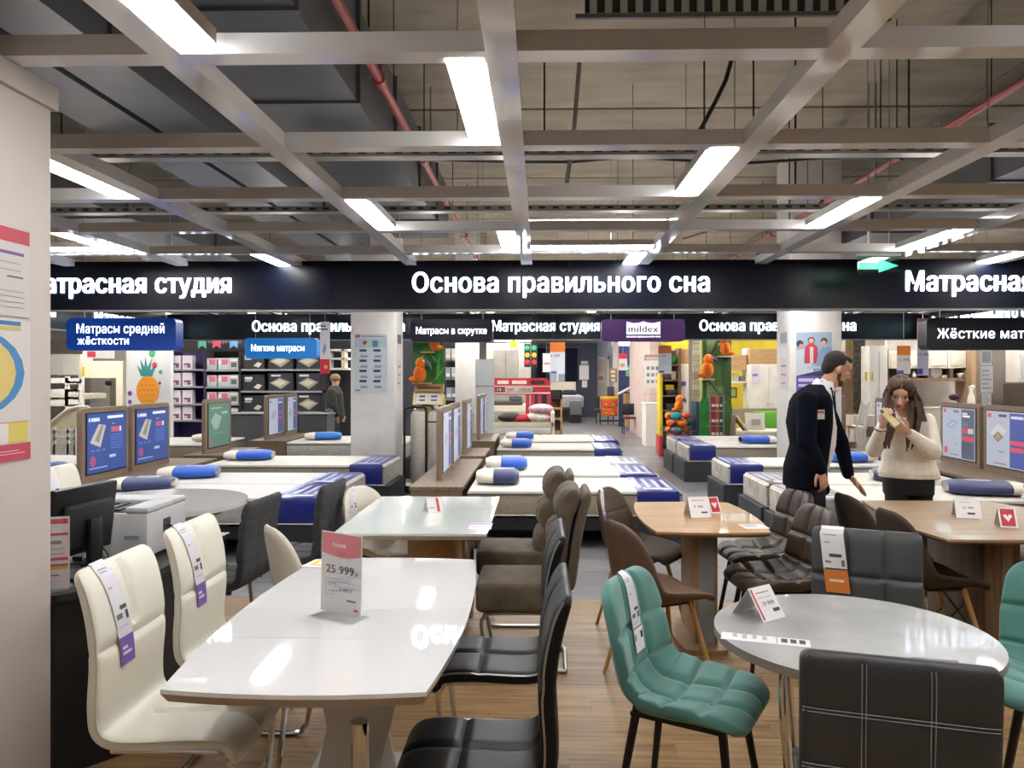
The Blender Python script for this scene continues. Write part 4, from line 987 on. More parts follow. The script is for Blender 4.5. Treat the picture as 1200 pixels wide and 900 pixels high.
# ================= people =================
def frame_from(d):
    d = d.normalized(); up = Vector((0, 0, 1)) if abs(d.z) < .95 else Vector((1, 0, 0)); x = d.cross(up).normalized(); return x, x.cross(d).normalized()
def cap(mb, p0, p1, r0, r1, n=14, flat=1.0, side=None):
    """tapered limb with round ends; flat squeezes it across 'side'"""
    p0, p1 = Vector(p0), Vector(p1); d = (p1-p0); L = d.length; d = d/L
    x, y = frame_from(d)
    if side is not None: y = Vector(side)-d*Vector(side).dot(d); y.normalize(); x = d.cross(y)
    rings = []
    for k in range(4): a = -pi/2+pi/2*(k+.4)/4; rings.append((p0+d*(sin(a)*r0), r0*cos(a)))
    for k in range(1, 6): s = k/6; rings.append((p0+d*L*s, r0+(r1-r0)*s))
    for k in range(4): a = pi/2*(k+.0)/4; rings.append((p1+d*(sin(a)*r1), r1*cos(a)))
    mb.loft([[c+x*(r*cos(2*pi*j/n))+y*(r*flat*sin(2*pi*j/n)) for j in range(n)] for c, r in rings])
def loftz(mb, secs, n=22, pw=1.0):
    """secs: (centre, rx, ry, yaw) stacked; rx along facing, ry across"""
    rings = []
    for c, rx, ry, yaw in secs:
        f = Vector((cos(yaw), sin(yaw), 0)); s = Vector((-sin(yaw), cos(yaw), 0)); c = Vector(c)
        rings.append([c+f*(rx*math.copysign(abs(cos(a))**pw, cos(a)))+s*(ry*math.copysign(abs(sin(a))**pw, sin(a))) for a in [2*pi*j/n for j in range(n)]])
    mb.loft(rings)
def fuse(mb, voxel, name, m, parent, smooth=4, factor=.5):
    bmesh.ops.recalc_face_normals(mb.bm, faces=mb.bm.faces)
    me = bpy.data.meshes.new('tmp'); mb.bm.to_mesh(me); mb.bm.free(); o = bpy.data.objects.new(name, me); COL.objects.link(o)
    r = o.modifiers.new('r', 'REMESH'); r.mode = 'VOXEL'; r.voxel_size = voxel; r.adaptivity = 0
    s = o.modifiers.new('s', 'SMOOTH'); s.factor = factor; s.iterations = smooth
    bpy.context.view_layer.update()
    nm = bpy.data.meshes.new_from_object(o.evaluated_get(bpy.context.evaluated_depsgraph_get())); o.modifiers.clear(); o.data = nm; nm.name = name
    nm.materials.clear(); nm.materials.append(m)
    for p in nm.polygons: p.use_smooth = True
    o.parent = parent; return o
def headM(c, yaw, pitch, k=1.0, roll=0):   # local: +x face, +z crown
    return Matrix.Translation(c) @ Matrix.Rotation(yaw, 4, 'Z') @ Matrix.Rotation(pitch, 4, 'Y') @ Matrix.Rotation(roll, 4, 'X') @ Matrix.Scale(k, 4)
def ellM(mb, M, c, r, rot=None, n=18):
    t = bmesh.new(); bmesh.ops.create_uvsphere(t, u_segments=n, v_segments=n//2+2, radius=1)
    for v in t.verts:
        p = Vector((v.co.x*r[0], v.co.y*r[1], v.co.z*r[2]))
        if rot: p = Matrix.Rotation(rot[1], 3, rot[0]) @ p
        v.co = M @ (p+Vector(c))
    mb._merge(t, mb.mi(WHITE))
def capM(mb, M, a, b, r0, r1): cap(mb, M @ Vector(a), M @ Vector(b), r0*M.to_scale().x, r1*M.to_scale().x, 10)
def head(mb, M, fem=False):
    ellM(mb, M, (-.012, 0, .030), (.096, .074, .094)); ellM(mb, M, (.030, 0, -.035), (.056, .058, .075))
    ellM(mb, M, (.050, 0, .035), (.044, .056, .05)); ellM(mb, M, (.062, 0, -.092), (.020 if fem else .024, .022, .020))
    ellM(mb, M, (.030, 0, -.070), (.048, .048, .038)); capM(mb, M, (.088, 0, .012), (.108, 0, -.026), .008, .0125)
    capM(mb, M, (.096, -.010, -.031), (.096, .010, -.031), .007, .007)
    for s in (-1, 1):
        ellM(mb, M, (.060, s*.040, -.018), (.022, .020, .020)); ellM(mb, M, (-.004, s*.076, -.012), (.020, .009, .032), ('Y', .25))
        capM(mb, M, (.084, s*.012, .022), (.072, s*.046, .022), .007, .006)
    ellM(mb, M, (.084, 0, -.055), (.010, .020, .0065)); ellM(mb, M, (.081, 0, -.067), (.010, .016, .0065))
def face_bits(t, M, lid='8a6a58', iris='2a1c14', lips='a8605a', brow='2c2018', down=True, fem=False):
    for s in (-1, 1):
        mb = MB(); ellM(mb, M, (.077, s*.031, .002), (.011, .0135, .0065 if fem else .008), n=12); mb.mats = [mat('e2dcd6', .3, var=0)]; mb.build('eye', t)
        mb = MB(); ellM(mb, M, (.0865, s*.031, -.001), (.003, .0055, .0045), n=10); mb.mats = [mat(iris, .2, var=0)]; mb.build('iris', t)
        mb = MB(); ellM(mb, M, (.0785, s*.031, .0085 if fem else .0095), (.0118, .0150, .0068 if fem else .0055), n=12); mb.mats = [mat('3c2a24' if fem else lid, .6, var=0)]; mb.build('eyelid', t)
        mb = MB(); capM(mb, M, (.090, s*.015, .027), (.078, s*.046, .028), .0032 if fem else .0045, .002); mb.mats = [mat(brow, .8)]; mb.build('eyebrow', t)
    mb = MB(); ellM(mb, M, (.0905, 0, -.0545), (.006, .020, .0045), n=12); ellM(mb, M, (.088, 0, -.063), (.006, .017, .0055), n=12); mb.mats = [mat(lips, .45, var=.03)]; mb.build('lips', t)
def hand(mb, W, D, N, curl=.4, L=.18, spread=.06, thumb=1, tcurl=.3, r=.0085):
    """W wrist, D direction of the palm, N back-of-hand normal; thumb +1/-1 picks the side"""
    W, D, N = Vector(W), Vector(D).normalized(), Vector(N); N = (N-D*N.dot(D)).normalized(); S = D.cross(N).normalized()*thumb
    pl = L*.50
    for k in (-1.2, -.4, .4, 1.2): cap(mb, W+S*(k*.010), W+D*pl+S*(k*.0175), .014, .0115, 8)
    for k, fl in ((1.5, .80), (.5, .93), (-.5, .86), (-1.5, .70)):
        p = W+D*pl+S*(k*.0175); a = curl*.5; ln = L*.5*fl; dd = D.copy(); sp = S*(k*spread*.3)
        for j, (f, rr) in enumerate(((.42, r), (.32, r*.92), (.26, r*.82))):
            d = (D*cos(a)-N*sin(a)+sp).normalized(); q = p+d*ln*f; cap(mb, p, q, rr, rr*.93, 8); p = q; a += curl*(1.0 if j == 0 else .8)
    p = W+D*(pl*.25)+S*.022; d = (D*.75+S*.75-N*.15).normalized(); q = p+d*(L*.20); cap(mb, p, q, .0125, .0105, 8)
    d = (D*(.9)+S*.25-N*tcurl).normalized(); u = q+d*(L*.17); cap(mb, q, u, .0100, .0088, 8); d = (D*.95-S*.05-N*tcurl*1.5).normalized(); cap(mb, u, u+d*(L*.13), .0088, .0075, 8)
SKIN = mat('c49478', .55, var=.06, scale=18); SKINF = mat('d2a58c', .5, var=.04, scale=18)
# ---------- the man ----------
MX, MY = 1.80, 5.20
man = thing('person', 'man in a navy suit jacket and white shirt leaning over the boat-shaped table', 'person', (MX, MY, 0))
P = lambda px, py, Y: at(px, py, Y)-Vector((MX, MY, 0))
hips = P(944, 555, 5.2); hips.z = .93; chest = P(950, 495, 5.2); sh = P(953, 462, 5.2); neck = P(964, 452, 5.2); hd = P(980.5, 432, 5.2)
HM = headM(hd, .02, .40, .94)
rs, re_, rw = P(946, 470, 5.0), P(945, 517, 4.93), P(961, 549, 4.90)
ls, le, lw = P(962, 468, 5.40), P(985, 518, 5.47), P(994, 556, 5.43)
b = MB(); head(b, HM)
cap(b, neck+Vector((-.015, 0, -.06)), hd+Vector((-.02, 0, -.05)), .062, .055)
loftz(b, [(hips+Vector((0, 0, -.08)), .10, .15, 0), (hips+Vector((0, 0, .05)), .10, .145, 0), (chest+Vector((0, 0, -.12)), .095, .14, 0), (chest, .11, .165, 0), (sh+Vector((.0, 0, .0)), .085, .16, 0), (neck+Vector((-.01, 0, 0)), .055, .06, 0)])
for s, a, c, w in ((-1, rs, re_, rw), (1, ls, le, lw)): cap(b, a, c, .047, .040); cap(b, c, w, .040, .026)
feet = [(Vector((-.02, -.10, .09))), (Vector((-.10, .10, .09)))]
for s, f in ((-1, feet[0]), (1, feet[1])):
    hp = hips+Vector((0, s*.09, -.03)); kn = Vector(((hp.x+f.x)/2+.02, hp.y, .50)); cap(b, hp, kn, .082, .055); cap(b, kn, f, .052, .036); cap(b, f+Vector((0, 0, -.05)), f+Vector((.14, 0, -.06)), .035, .028)
hand(b, rw, P(969, 577, 4.92)-rw, (.35, -1, .2), curl=.45, L=.185, thumb=1, tcurl=.2)
hand(b, lw, P(1014, 578, 5.40)-lw, (.3, .25, 1), curl=.12, L=.19, thumb=1, tcurl=.6)
fuse(b, .0052, 'body', SKIN, man, 3)
face_bits(man, HM, lips='96604f')
# hair, beard
h = MB(); ellM(h, HM, (-.022, 0, .038), (.091, .078, .088)); ellM(h, HM, (.034, 0, .082), (.050, .058, .034)); ellM(h, HM, (-.058, 0, -.005), (.050, .068, .065))
fuse(h, .006, 'hair', mat('1e1714', .75, var=.15, scale=40, bump=.3, bscale=90), man, 8)
h = MB(); ellM(h, HM, (.032, 0, -.078), (.050, .050, .036)); ellM(h, HM, (.064, 0, -.092), (.0225, .025, .022)); ellM(h, HM, (.016, .050, -.050), (.020, .010, .038)); ellM(h, HM, (.016, -.050, -.050), (.020, .010, .038)); ellM(h, HM, (.086, 0, -.044), (.008, .020, .004))
fuse(h, .005, 'beard', mat('57402f', .85, var=.2, scale=60), man, 2)
SUIT = mat('090d1a', .9, var=.10, scale=12, bump=.05, bscale=200); SUIT.node_tree.nodes['Principled BSDF'].inputs['Specular IOR Level'].default_value = .1; TRO = mat('0a0a0d', .8, var=.08); SHIRT = mat('dcdde2', .6, var=.02)
h = MB(); loftz(h, [(hips+Vector((.025, 0, .0)), .105, .12, 0), (chest+Vector((.046, 0, -.15)), .114, .13, 0), (chest+Vector((.052, 0, 0)), .115, .13, 0), (sh+Vector((.035, 0, .0)), .085, .12, 0), (neck+Vector((.01, 0, .03)), .066, .07, 0)])
cap(h, neck+Vector((-.02, -.05, .035)), neck+Vector((.09, -.02, -.035)), .018, .012); cap(h, neck+Vector((-.02, .05, .035)), neck+Vector((.09, .02, -.035)), .018, .012)
fuse(h, .008, 'shirt', SHIRT, man, 3)
h = MB(); loftz(h, [(hips+Vector((-.005, 0, -.05)), .135, .195, 0), (hips+Vector((-.005, 0, .08)), .13, .185, 0), (chest+Vector((-.005, 0, -.15)), .122, .175, 0), (chest+Vector((-.012, 0, 0)), .14, .20, 0), (sh+Vector((-.018, 0, -.05)), .125, .20, 0), (sh+Vector((-.012, 0, -.005)), .105, .185, 0), (sh+Vector((-.0, 0, .035)), .075, .125, 0), (neck+Vector((-.035, 0, .01)), .055, .075, 0)], pw=.9)
cap(h, rs, re_, .068, .060); cap(h, re_, rw+(rw-re_)*.0, .058, .044); cap(h, ls, le, .066, .056); cap(h, le, lw-(lw-le)*.03, .055, .042)
cap(h, hips+Vector((.10, .10, .06)), hips+Vector((.16, .10, -.09)), .05, .045, side=(0, 1, 0), flat=.4)
fuse(h, .008, 'jacket', SUIT, man, 3)
h = MB(); lp = neck+Vector((.02, -.085, -.02)); cap(h, lp, chest+Vector((.13, -.075, -.0)), .016, .026, flat=.4, side=(0, 1, 0)); lp2 = neck+Vector((.02, .085, -.02)); cap(h, lp2, chest+Vector((.14, .075, 0)), .016, .026, flat=.4, side=(0, 1, 0))
fuse(h, .007, 'lapel', SUIT, man, 2)
h = MB(); h.tube([neck+Vector((.075, -.012, -.04)), chest+Vector((.162, -.01, 0)), chest+Vector((.163, -.01, -.12))], [.010, .017, .022], mat('15171e', .5), 8, flat=.35); h.build('tie', man)
bp = P(963, 486, 4.935); h = MB(); h.box(-.028, .028, -.003, .003, -.03, .03, mat('cfc6c4', .4), M=Matrix.Translation(bp+Vector((.0, .022, 0))) @ Matrix.Rotation(.25, 4, 'Z')); h.box(-.024, .024, -.0045, -.003, .008, .024, mat('a85a60', .4), M=Matrix.Translation(bp+Vector((0, .022, 0))) @ Matrix.Rotation(.25, 4, 'Z')); h.build('name_badge', man)
h = MB(); loftz(h, [(hips+Vector((0, 0, .08)), .118, .165, 0), (hips+Vector((0, 0, -.04)), .125, .175, 0), (hips+Vector((0, 0, -.12)), .12, .17, 0)])
for s, f in ((-1, feet[0]), (1, feet[1])):
    hp = hips+Vector((0, s*.09, -.04)); kn = Vector(((hp.x+f.x)/2+.02, hp.y, .50)); cap(h, hp, kn, .098, .078); cap(h, kn, f+Vector((0, 0, 0)), .075, .062)
fuse(h, .009, 'trousers', TRO, man, 3)
for f in feet:
    h = MB(); cap(h, f+Vector((-.03, 0, -.045)), f+Vector((.15, 0, -.058)), .045, .032, flat=.9); h.box(f.x-.07, f.x+.18, f.y-.04, f.y+.04, .0, .022, TRO, bev=.01); fuse(h, .008, 'shoe', mat('0c0c0e', .3), man, 2)
# ---------- the woman ----------
WX, WY = 2.74, 5.78
wo = thing('person', 'young woman with long brown hair in a cream turtleneck sweater looking at her phone', 'person', (WX, WY, 0))
P = lambda px, py, Y: at(px, py, Y)-Vector((WX, WY, 0))
yw = rad(-112)
hd = P(1054, 461, 5.66); neck = P(1062, 484, 5.74); chest = P(1064, 512, 5.78); hips = Vector((0, 0, .86))
HM = headM(hd, yw, .42, 1.02, -.10)
rs, re_, rw = P(1040, 496, 5.74), P(1024, 527, 5.60), P(1034, 499, 5.42)
ls, le, lw = P(1086, 494, 5.72), P(1093, 529, 5.58), P(1063, 505, 5.42)
b = MB(); head(b, HM, True); cap(b, neck+Vector((0, 0, -.05)), hd+Vector((.02, .03, -.05)), .050, .046)
loftz(b, [(hips+Vector((0, 0, -.06)), .10, .15, yw), (hips+Vector((0, 0, .10)), .085, .12, yw), (chest+Vector((0, 0, -.02)), .10, .135, yw), (neck+Vector((0, .01, -.09)), .075, .14, yw), (neck, .045, .05, yw)])
for a, c, w in ((rs, re_, rw), (ls, le, lw)): cap(b, a, c, .038, .033); cap(b, c, w, .032, .022)
for s in (-1, 1):
    hp = hips+Vector((s*.085, 0, -.03)); f = Vector((s*.08, -.0, .08)); kn = Vector((s*.085, -.02, .47)); cap(b, hp, kn, .08, .052); cap(b, kn, f, .05, .033); cap(b, f+Vector((0, 0, -.045)), f+Vector((0, -.13, -.055)), .03, .025)
ph = P(1044, 489, 5.36)
hand(b, rw, P(1036, 483, 5.36)-rw+Vector((.02, 0, .02)), (-1, -.6, .1), curl=.75, L=.165, thumb=-1, tcurl=.5, r=.0078)
hand(b, lw, P(1044, 493, 5.35)-lw, (.2, -1, -.5), curl=.45, L=.165, thumb=1, tcurl=.4, r=.0078)
fuse(b, .0050, 'body', SKINF, wo, 3)
face_bits(wo, HM, lips='9c4c4c', brow='4a3426', fem=True)
HAIR = mat('41260f', .65, var=.25, scale=20, stretch=(10, 10, .6), bump=.12, bscale=60)
h = MB(); ellM(h, HM, (-.026, 0, .038), (.096, .084, .094)); ellM(h, HM, (.026, 0, .088), (.060, .058, .038)); ellM(h, HM, (.058, .036, .074), (.026, .034, .022)); ellM(h, HM, (.058, -.036, .074), (.026, .034, .022)); ellM(h, HM, (-.050, 0, -.04), (.06, .078, .09))
for s in (-1, 1):
    ellM(h, HM, (.026, s*.042, .082), (.058, .044, .036), ('Y', .35)); ellM(h, HM, (.052, s*.058, .045), (.030, .020, .045))
def hp_(x, y, z): return HM @ Vector((x, y, z))
for s in (-1, 1):
    end = (P(1041, 520, 5.52) if s < 0 else P(1066, 522, 5.50))
    mid = (P(1041, 488, 5.58) if s < 0 else P(1072, 488, 5.58))
    for k, off in enumerate((-.022, 0, .022)):
        o_ = Vector((off, .01*k, 0)); a0 = hp_(.040-.02*k, s*.074, .05); a1 = hp_(.020-.02*k, s*.086, -.03)
        h.loft([[c+Vector((cos(q)*r*1.2, sin(q)*r*.8, 0)) for q in [2*pi*j/10 for j in range(10)]] for c, r in ((a0, .018), (a1, .020), (mid+o_, .027), ((mid+end)/2+o_, .028), (end+o_*.6+Vector((0, 0, .03)), .008))])
for k, (px, r) in enumerate(((1077, .04), (1082, .03))):
    h.loft([[c+Vector((cos(q)*r_*1.2, sin(q)*r_*.7, 0)) for q in [2*pi*j/10 for j in range(10)]] for c, r_ in ((hp_(-.05, .06, .04), r), (P(px-7, 470, 5.72), r), (P(px-3, 485, 5.68), r*.9), (P(px+2, 494, 5.62), r*.5))])
rs_ = random.Random(5)
for s in (-1, 1):
    end = (P(1040, 524, 5.50) if s < 0 else P(1066, 527, 5.48)); mid = (P(1041, 488, 5.57) if s < 0 else P(1072, 488, 5.56))
    for k in range(9):
        o_ = Vector((rs_.uniform(-.045, .045), rs_.uniform(-.03, .01), 0)); a0 = hp_(rs_.uniform(-.03, .03), s*.082, .04); L_ = rs_.uniform(.75, 1.08)
        h.loft([[c+Vector((cos(q)*r, sin(q)*r*.8, 0)) for q in [2*pi*j/8 for j in range(8)]] for c, r in ((a0, .010), (a0.lerp(mid+o_, .5), .012), (mid+o_, .013), (mid.lerp(end, .5*L_)+o_*.9, .012), (mid.lerp(end, L_)+o_*.6, .006))])
fuse(h, .0045, 'hair', HAIR, wo, 2)
h = MB(); h.tube([hp_(.094, 0, .080), hp_(.078, 0, .104), hp_(.045, 0, .1245), hp_(.01, 0, .1335)], .0028, mat('8a6a52', .8), 5); h.build('parting', wo)
SW = mat('ece3d4', .9, var=.05, scale=20, bump=.35, bscale=160, sheen=.2)
h = MB(); hb = P(1058, 556, 5.78)
loftz(h, [(Vector((.0, 0, .862)), .135, .205, yw), (Vector((.0, 0, .90)), .142, .210, yw), (Vector((0, 0, .98)), .130, .185, yw), (chest+Vector((0, 0, -.06)), .135, .175, yw), (chest+Vector((0, -.005, .06)), .135, .180, yw), (neck+Vector((0, .01, -.075)), .105, .165, yw), (neck+Vector((0, .005, -.03)), .065, .085, yw), (neck+Vector((-.005, -.01, .055)), .056, .058, yw)])
cap(h, rs, re_, .062, .058); cap(h, re_, rw-(rw-re_)*.12, .058, .034); cap(h, ls, le, .064, .064); cap(h, le, lw-(lw-le)*.14, .060, .036)
for k in range(5): cap(h, le+(lw-le)*(.15+.13*k)+Vector((0, 0, -.01)), le+(lw-le)*(.17+.13*k)+Vector((0, 0, .0)), .062-.005*k, .060-.005*k)
fuse(h, .0075, 'sweater', SW, wo, 3)
h = MB(); loftz(h, [(Vector((0, 0, .93)), .105, .15, yw), (Vector((0, 0, .84)), .125, .178, yw), (Vector((0, 0, .74)), .12, .175, yw)])
for s in (-1, 1):
    hp = hips+Vector((s*.085, 0, -.04)); f = Vector((s*.08, -.0, .08)); kn = Vector((s*.085, -.02, .47)); cap(h, hp, kn, .092, .072); cap(h, kn, f, .07, .055)
fuse(h, .009, 'trousers', TRO, wo, 3)
for s in (-1, 1):
    h = MB(); f = Vector((s*.08, 0, .08)); cap(h, f+Vector((0, .03, -.04)), f+Vector((0, -.13, -.05)), .038, .028); fuse(h, .008, 'shoe', mat('1a1a1c', .4), wo, 2)
h = MB(); h.tube([rw+(rw-re_)*(-.15)+Vector((cos(a)*.040, sin(a)*.030, sin(a)*.01)) for a in [2*pi*k/14 for k in range(14)]], .005, BLACKM, 6, closed=True); h.build('wristband', wo)
ph = P(1042, 489, 5.345)+Vector((WX, WY, 0))
t = thing('phone', 'phone in a pale gold case held by the woman', 'phone', ph, rad(25))
M = Matrix.Rotation(-.62, 4, 'X') @ Matrix.Rotation(-.42, 4, 'Y')
MB().box(-.037, .037, -.005, .005, -.075, .075, mat('c9b98a', .35, .1), bev=.004).build('case', t, M=M)
MB().box(-.034, .034, .0052, .0062, -.071, .071, mat('b8c4d0', .2, var=0, emit=.5)).build('screen', t, M=M); MB().box(-.032, -.008, -.0075, -.005, .045, .07, mat('1a1a1a', .3), bev=.002).build('camera_bump', t, M=M)
# ---------- far shopper ----------
FXp = at(392, 500, 16.0); fm = thing('person', 'shopper in a dark winter coat and beige knitted hat by the dark shelves', 'person', (FXp.x, 16.0, 0))
b = MB(); HMf = headM(Vector((.02, 0, 1.50)), -.5, .1, 1.0); head(b, HMf); cap(b, (0, 0, 1.30), (.01, 0, 1.45), .06, .055)
loftz(b, [(Vector((0, 0, .85)), .12, .16, 0), (Vector((0, 0, 1.1)), .11, .15, 0), (Vector((0, 0, 1.33)), .10, .17, 0)])
for s in (-1, 1): cap(b, (0, s*.09, .85), (0, s*.09, .45), .08, .06); cap(b, (0, s*.09, .45), (0, s*.09, .08), .055, .04); cap(b, (0, s*.2, 1.28), (.05, s*.25, 1.0), .05, .04); cap(b, (.05, s*.25, 1.0), (.12, s*.22, .78), .04, .03); hand(b, (.12, s*.22, .78), (.1, 0, -1), (0, s, 0), L=.17)
fuse(b, .011, 'body', SKIN, fm, 2)
h = MB(); loftz(h, [(Vector((0, 0, .72)), .20, .24, 0), (Vector((0, 0, 1.0)), .19, .23, 0), (Vector((0, 0, 1.25)), .17, .24, 0), (Vector((0, 0, 1.40)), .10, .13, 0)])
for s in (-1, 1): cap(h, (0, s*.2, 1.28), (.05, s*.26, 1.0), .085, .075); cap(h, (.05, s*.26, 1.0), (.12, s*.23, .82), .07, .06)
fuse(h, .014, 'coat', mat('1d1f1e', .85, var=.2, scale=10, bump=.3, bscale=20), fm, 3)
h = MB(); ellM(h, HMf, (-.015, 0, .06), (.122, .106, .10)); fuse(h, .012, 'knitted_hat', mat('6e5c44', .9, var=.15, scale=30), fm, 2)
h = MB()
for s in (-1, 1): cap(h, (0, s*.09, .85), (0, s*.09, .06), .10, .07)
fuse(h, .014, 'trousers', mat('141c30', .8), fm, 2)
for s in (-1, 1):
    h = MB(); h.box(-.08, .18, s*.09-.045, s*.09+.045, 0, .08, BLACKM, bev=.03); h.build('shoe', fm)
MB().ell((-.02, -.33, .78), .12, .08, .17, mat('1a1a1c', .5)).build('bag', fm)
# ================= the store behind the studio =================
def unit(name, label, cat, px, Y, rz=0, group=None):
    p = at(px, 440, Y); return thing(name, label, cat, (p.x, Y, 0), rz, group)
def loc(t, px0, px1, py0, py1, Y=None, d=.3, m=None, name='panel', bev=0, back=0, mb=None):
    """a box whose front (towards the camera) covers the given spans at depth Y, relative to thing t"""
    Y = Y or t.location.y; a = at(px0, py1, Y); b = at(px1, py0, Y); o = t.location
    z0 = max(0.0, a.z) if py1 < 520 else 0.0
    q = (mb or MB()).box(a.x-o.x, b.x-o.x, Y-o.y+back, Y-o.y+d+back, z0-o.z, b.z-o.z, m, bev=bev)
    return q if mb is not None else q.build(name, t, bool(bev))
WHT = mat('d8d5cf', .5, var=.02); CRM = mat('d6cdb8', .5, var=.03); GRY = mat('77716a', .7, var=.05); DRK = mat('17171b', .6, var=.1)
PURP = mat('3a2a66', .5); YEL = mat('c8b42a', .6, var=.05); LOAK = wood('a8845c', .5, .12, 'x'); DOAK = wood('7a5f47', .55, .15, 'z'); NVW = mat('1c2a55', .7, var=.05)
# side partitions of the neighbouring departments
def part(n, px0, px1, py0, Y, m, d=.12, py1=None):
    a = at(px0, 600, Y); b = at(px1, py0, Y); z0 = 0 if py1 is None else at(px0, py1, Y).z
    return struct(MB().box(a.x, b.x, Y, Y+d, z0, b.z, m).build('wall_back', None, False))
part(1, 50, 105, 398, 19.5, mat('8d857b', .7)); part(2, 105, 200, 398, 19.6, mat('aaa59e', .7)); part(3, 196, 430, 385, 18.2, DRK)
part(4, 470, 545, 398, 18.0, mat('2a2c33', .7)); part(5, 570, 622, 402, 24.5, mat('b6b0a6', .7)); part(6, 622, 700, 402, 30.2, mat('3a4052', .7)); part(7, 686, 752, 396, 31.0, mat('9aa2b4', .7))
part(8, 775, 935, 385, 18.3, YEL); part(9, 983, 1052, 396, 17.2, mat('9c9186', .7)); part(10, 1040, 1140, 396, 16.4, mat('b4aea4', .75, var=.08, scale=3)); part(11, 1140, 1230, 396, 16.4, mat('6f675f', .7))
# --- kids furniture on the shelf side
t = unit('bunk_bed', 'white bunk bed with ladder and side rails beside the map wall', 'bed', 70, 15.5)
for a in ((50, 95, 443, 449), (50, 92, 456, 462), (50, 92, 466, 476)): loc(t, *a, d=.05, m=WHT, name='rail')
for x in (76, 93): loc(t, x, x+4, 441, 540, d=.06, m=WHT, name='post')
for k in range(5): loc(t, 80, 94, 447+k*9, 450+k*9, d=.05, m=WHT, name='ladder_rung')
loc(t, 50, 92, 462, 468, d=1.0, m=CRM, name='mattress_board'); loc(t, 52, 74, 476, 540, d=.05, m=GRY, name='end_panel', back=.9)
t = unit('wall_cabinet', 'cream wall cabinet block above the bunk bed', 'cabinet', 75, 17.5)
loc(t, 48, 94, 415, 440, d=.5, m=CRM, name='body'); loc(t, 50, 70, 417, 439, Y=17.48, d=.02, m=WHT, name='door'); loc(t, 72, 92, 417, 439, Y=17.48, d=.02, m=WHT, name='door')
t = unit('loft_bed', 'cream loft bed with a high front panel and open den below', 'bed', 118, 16.8)
loc(t, 96.1, 135.9, 423, 443, d=.06, m=CRM, name='front_panel'); loc(t, 136, 144, 423, 530, d=1.2, m=CRM, name='end_panel'); loc(t, 92, 96, 423, 530, d=.08, m=CRM, name='post')
loc(t, 96, 136, 443, 500, d=.04, m=mat('7a7866', .8), name='back_panel', back=1.1); loc(t, 96, 98.5, 430, 440, Y=16.76, d=.02, m=YEL, name='yellow_tag'); loc(t, 122, 127, 446, 452, Y=17.0, d=.2, m=BLK, name='lamp', bev=.05)
t = unit('kids_bed', 'cream low bed with a curved headboard behind the first blue display', 'bed', 75, 12.6)
M = frm((0, 0, 0)); o = t.location
pts = [(at(px, py, 12.6).x-o.x, at(px, py, 12.6).z) for px, py in ((54, 540), (54, 500), (62, 494), (72, 486), (82, 479), (92, 477), (104, 477), (104, 540))]
MB().prism(pts[::-1], -.06, 0, mat('d5caa8', .5), M=M).build('headboard', t, ang=.4)
MB().tube([(x, -.01, z) for x, z in pts[1:7]], .03, mat('ddd4b8', .5), 8).build('rim', t)
t = unit('kids_bed', 'white slatted low bed between the map wall and first blue display', 'bed', 68, 11.6)
for y in (504, 512, 520): loc(t, 50, 88, y, y+4, d=.03, m=WHT, name='rail')
for x in (50, 62, 78, 86): loc(t, x, x+2.5, 501, 545, d=.04, m=WHT, name='post')
t = thing('promo_sign', 'white hanging promotion board with red label near the blue light box', 'sign', at(115, 420, 14.9)); w = .6
sheet('board', t, frm((0, 0, 0), 0), .62, .30, 'e4e2e2', [(.1, .72, .9, .95, 'd05a66'), (.15, .08, .42, .45, 'cf3a4c')], .02)
for x in (-.2, .2): MB().tube([(x, .01, .3), (x, .01, CZ+.03-t.location.z)], .004, STEEL, 5).build('wire', t)
# pineapple pillar
p = at(174, 440, 15.2); a, b = at(148, 440, 15.2).x, at(200, 440, 15.2).x
t = thing('printed_column', 'white column wrapped in a print with an orange pineapple and fruit', 'column', (p.x, 15.2, 0))
MB().box(a-p.x, b-p.x, 0, .12, 0, 2.9, mat('c9c8c8', .6, var=.02)).build('column_body', t, False)
def pp(px, py): q = at(px, py, 15.19); return (q.x-p.x, q.z)
M = frm((0, -.004, 0))
def shp(pts, c, nm='print', z=.001): return MB().prism([pp(*q) for q in pts], 0, z, mat(c, .6, var=.02), M=M).build(nm, t, False)
shp([(173+13.5*cos(q), 458+18*sin(q)) for q in [2*pi*k/24 for k in range(24)]][::-1], 'd98a22', 'pineapple_print')
shp([(165, 441), (160, 428), (166, 434), (164, 420), (169, 430), (170, 418), (173, 430), (178, 420), (176, 434), (183, 427), (178, 441)][::-1], '1f7f80', 'leaf_print')
for q in ((156, 429), (160, 433), (183, 423)): pass
for k, (x, y, r, c) in enumerate(((181, 428, 3.2, 'c85058'), (178, 414, 4, '3f9a60'), (188, 436, 2.2, '4a9a70'), (152, 461, 2.5, '6a3a8a'), (152, 471, 2.2, '6a3a8a'), (187, 449, 1.6, '3a3a5a'))):
    shp([(x+r*cos(q), y+r*1.2*sin(q)) for q in [2*pi*j/10 for j in range(10)]][::-1], c, 'fruit_print')
mb = MB(); dk = mat('8a4a14', .6)
for i in range(5):
    for j in range(5):
        x = 164+4.6*i+(j % 2)*2; y = 446+6*j
        if ((x-173)/12)**2+((y-458)/16)**2 < 1: mb.prism([pp(x-1.6, y), pp(x, y-1.8), pp(x+1.6, y), pp(x, y-.9)], .0012, .0016, dk, M=M)
mb.build('pineapple_marks', t, False)['kind'] = 'stuff'
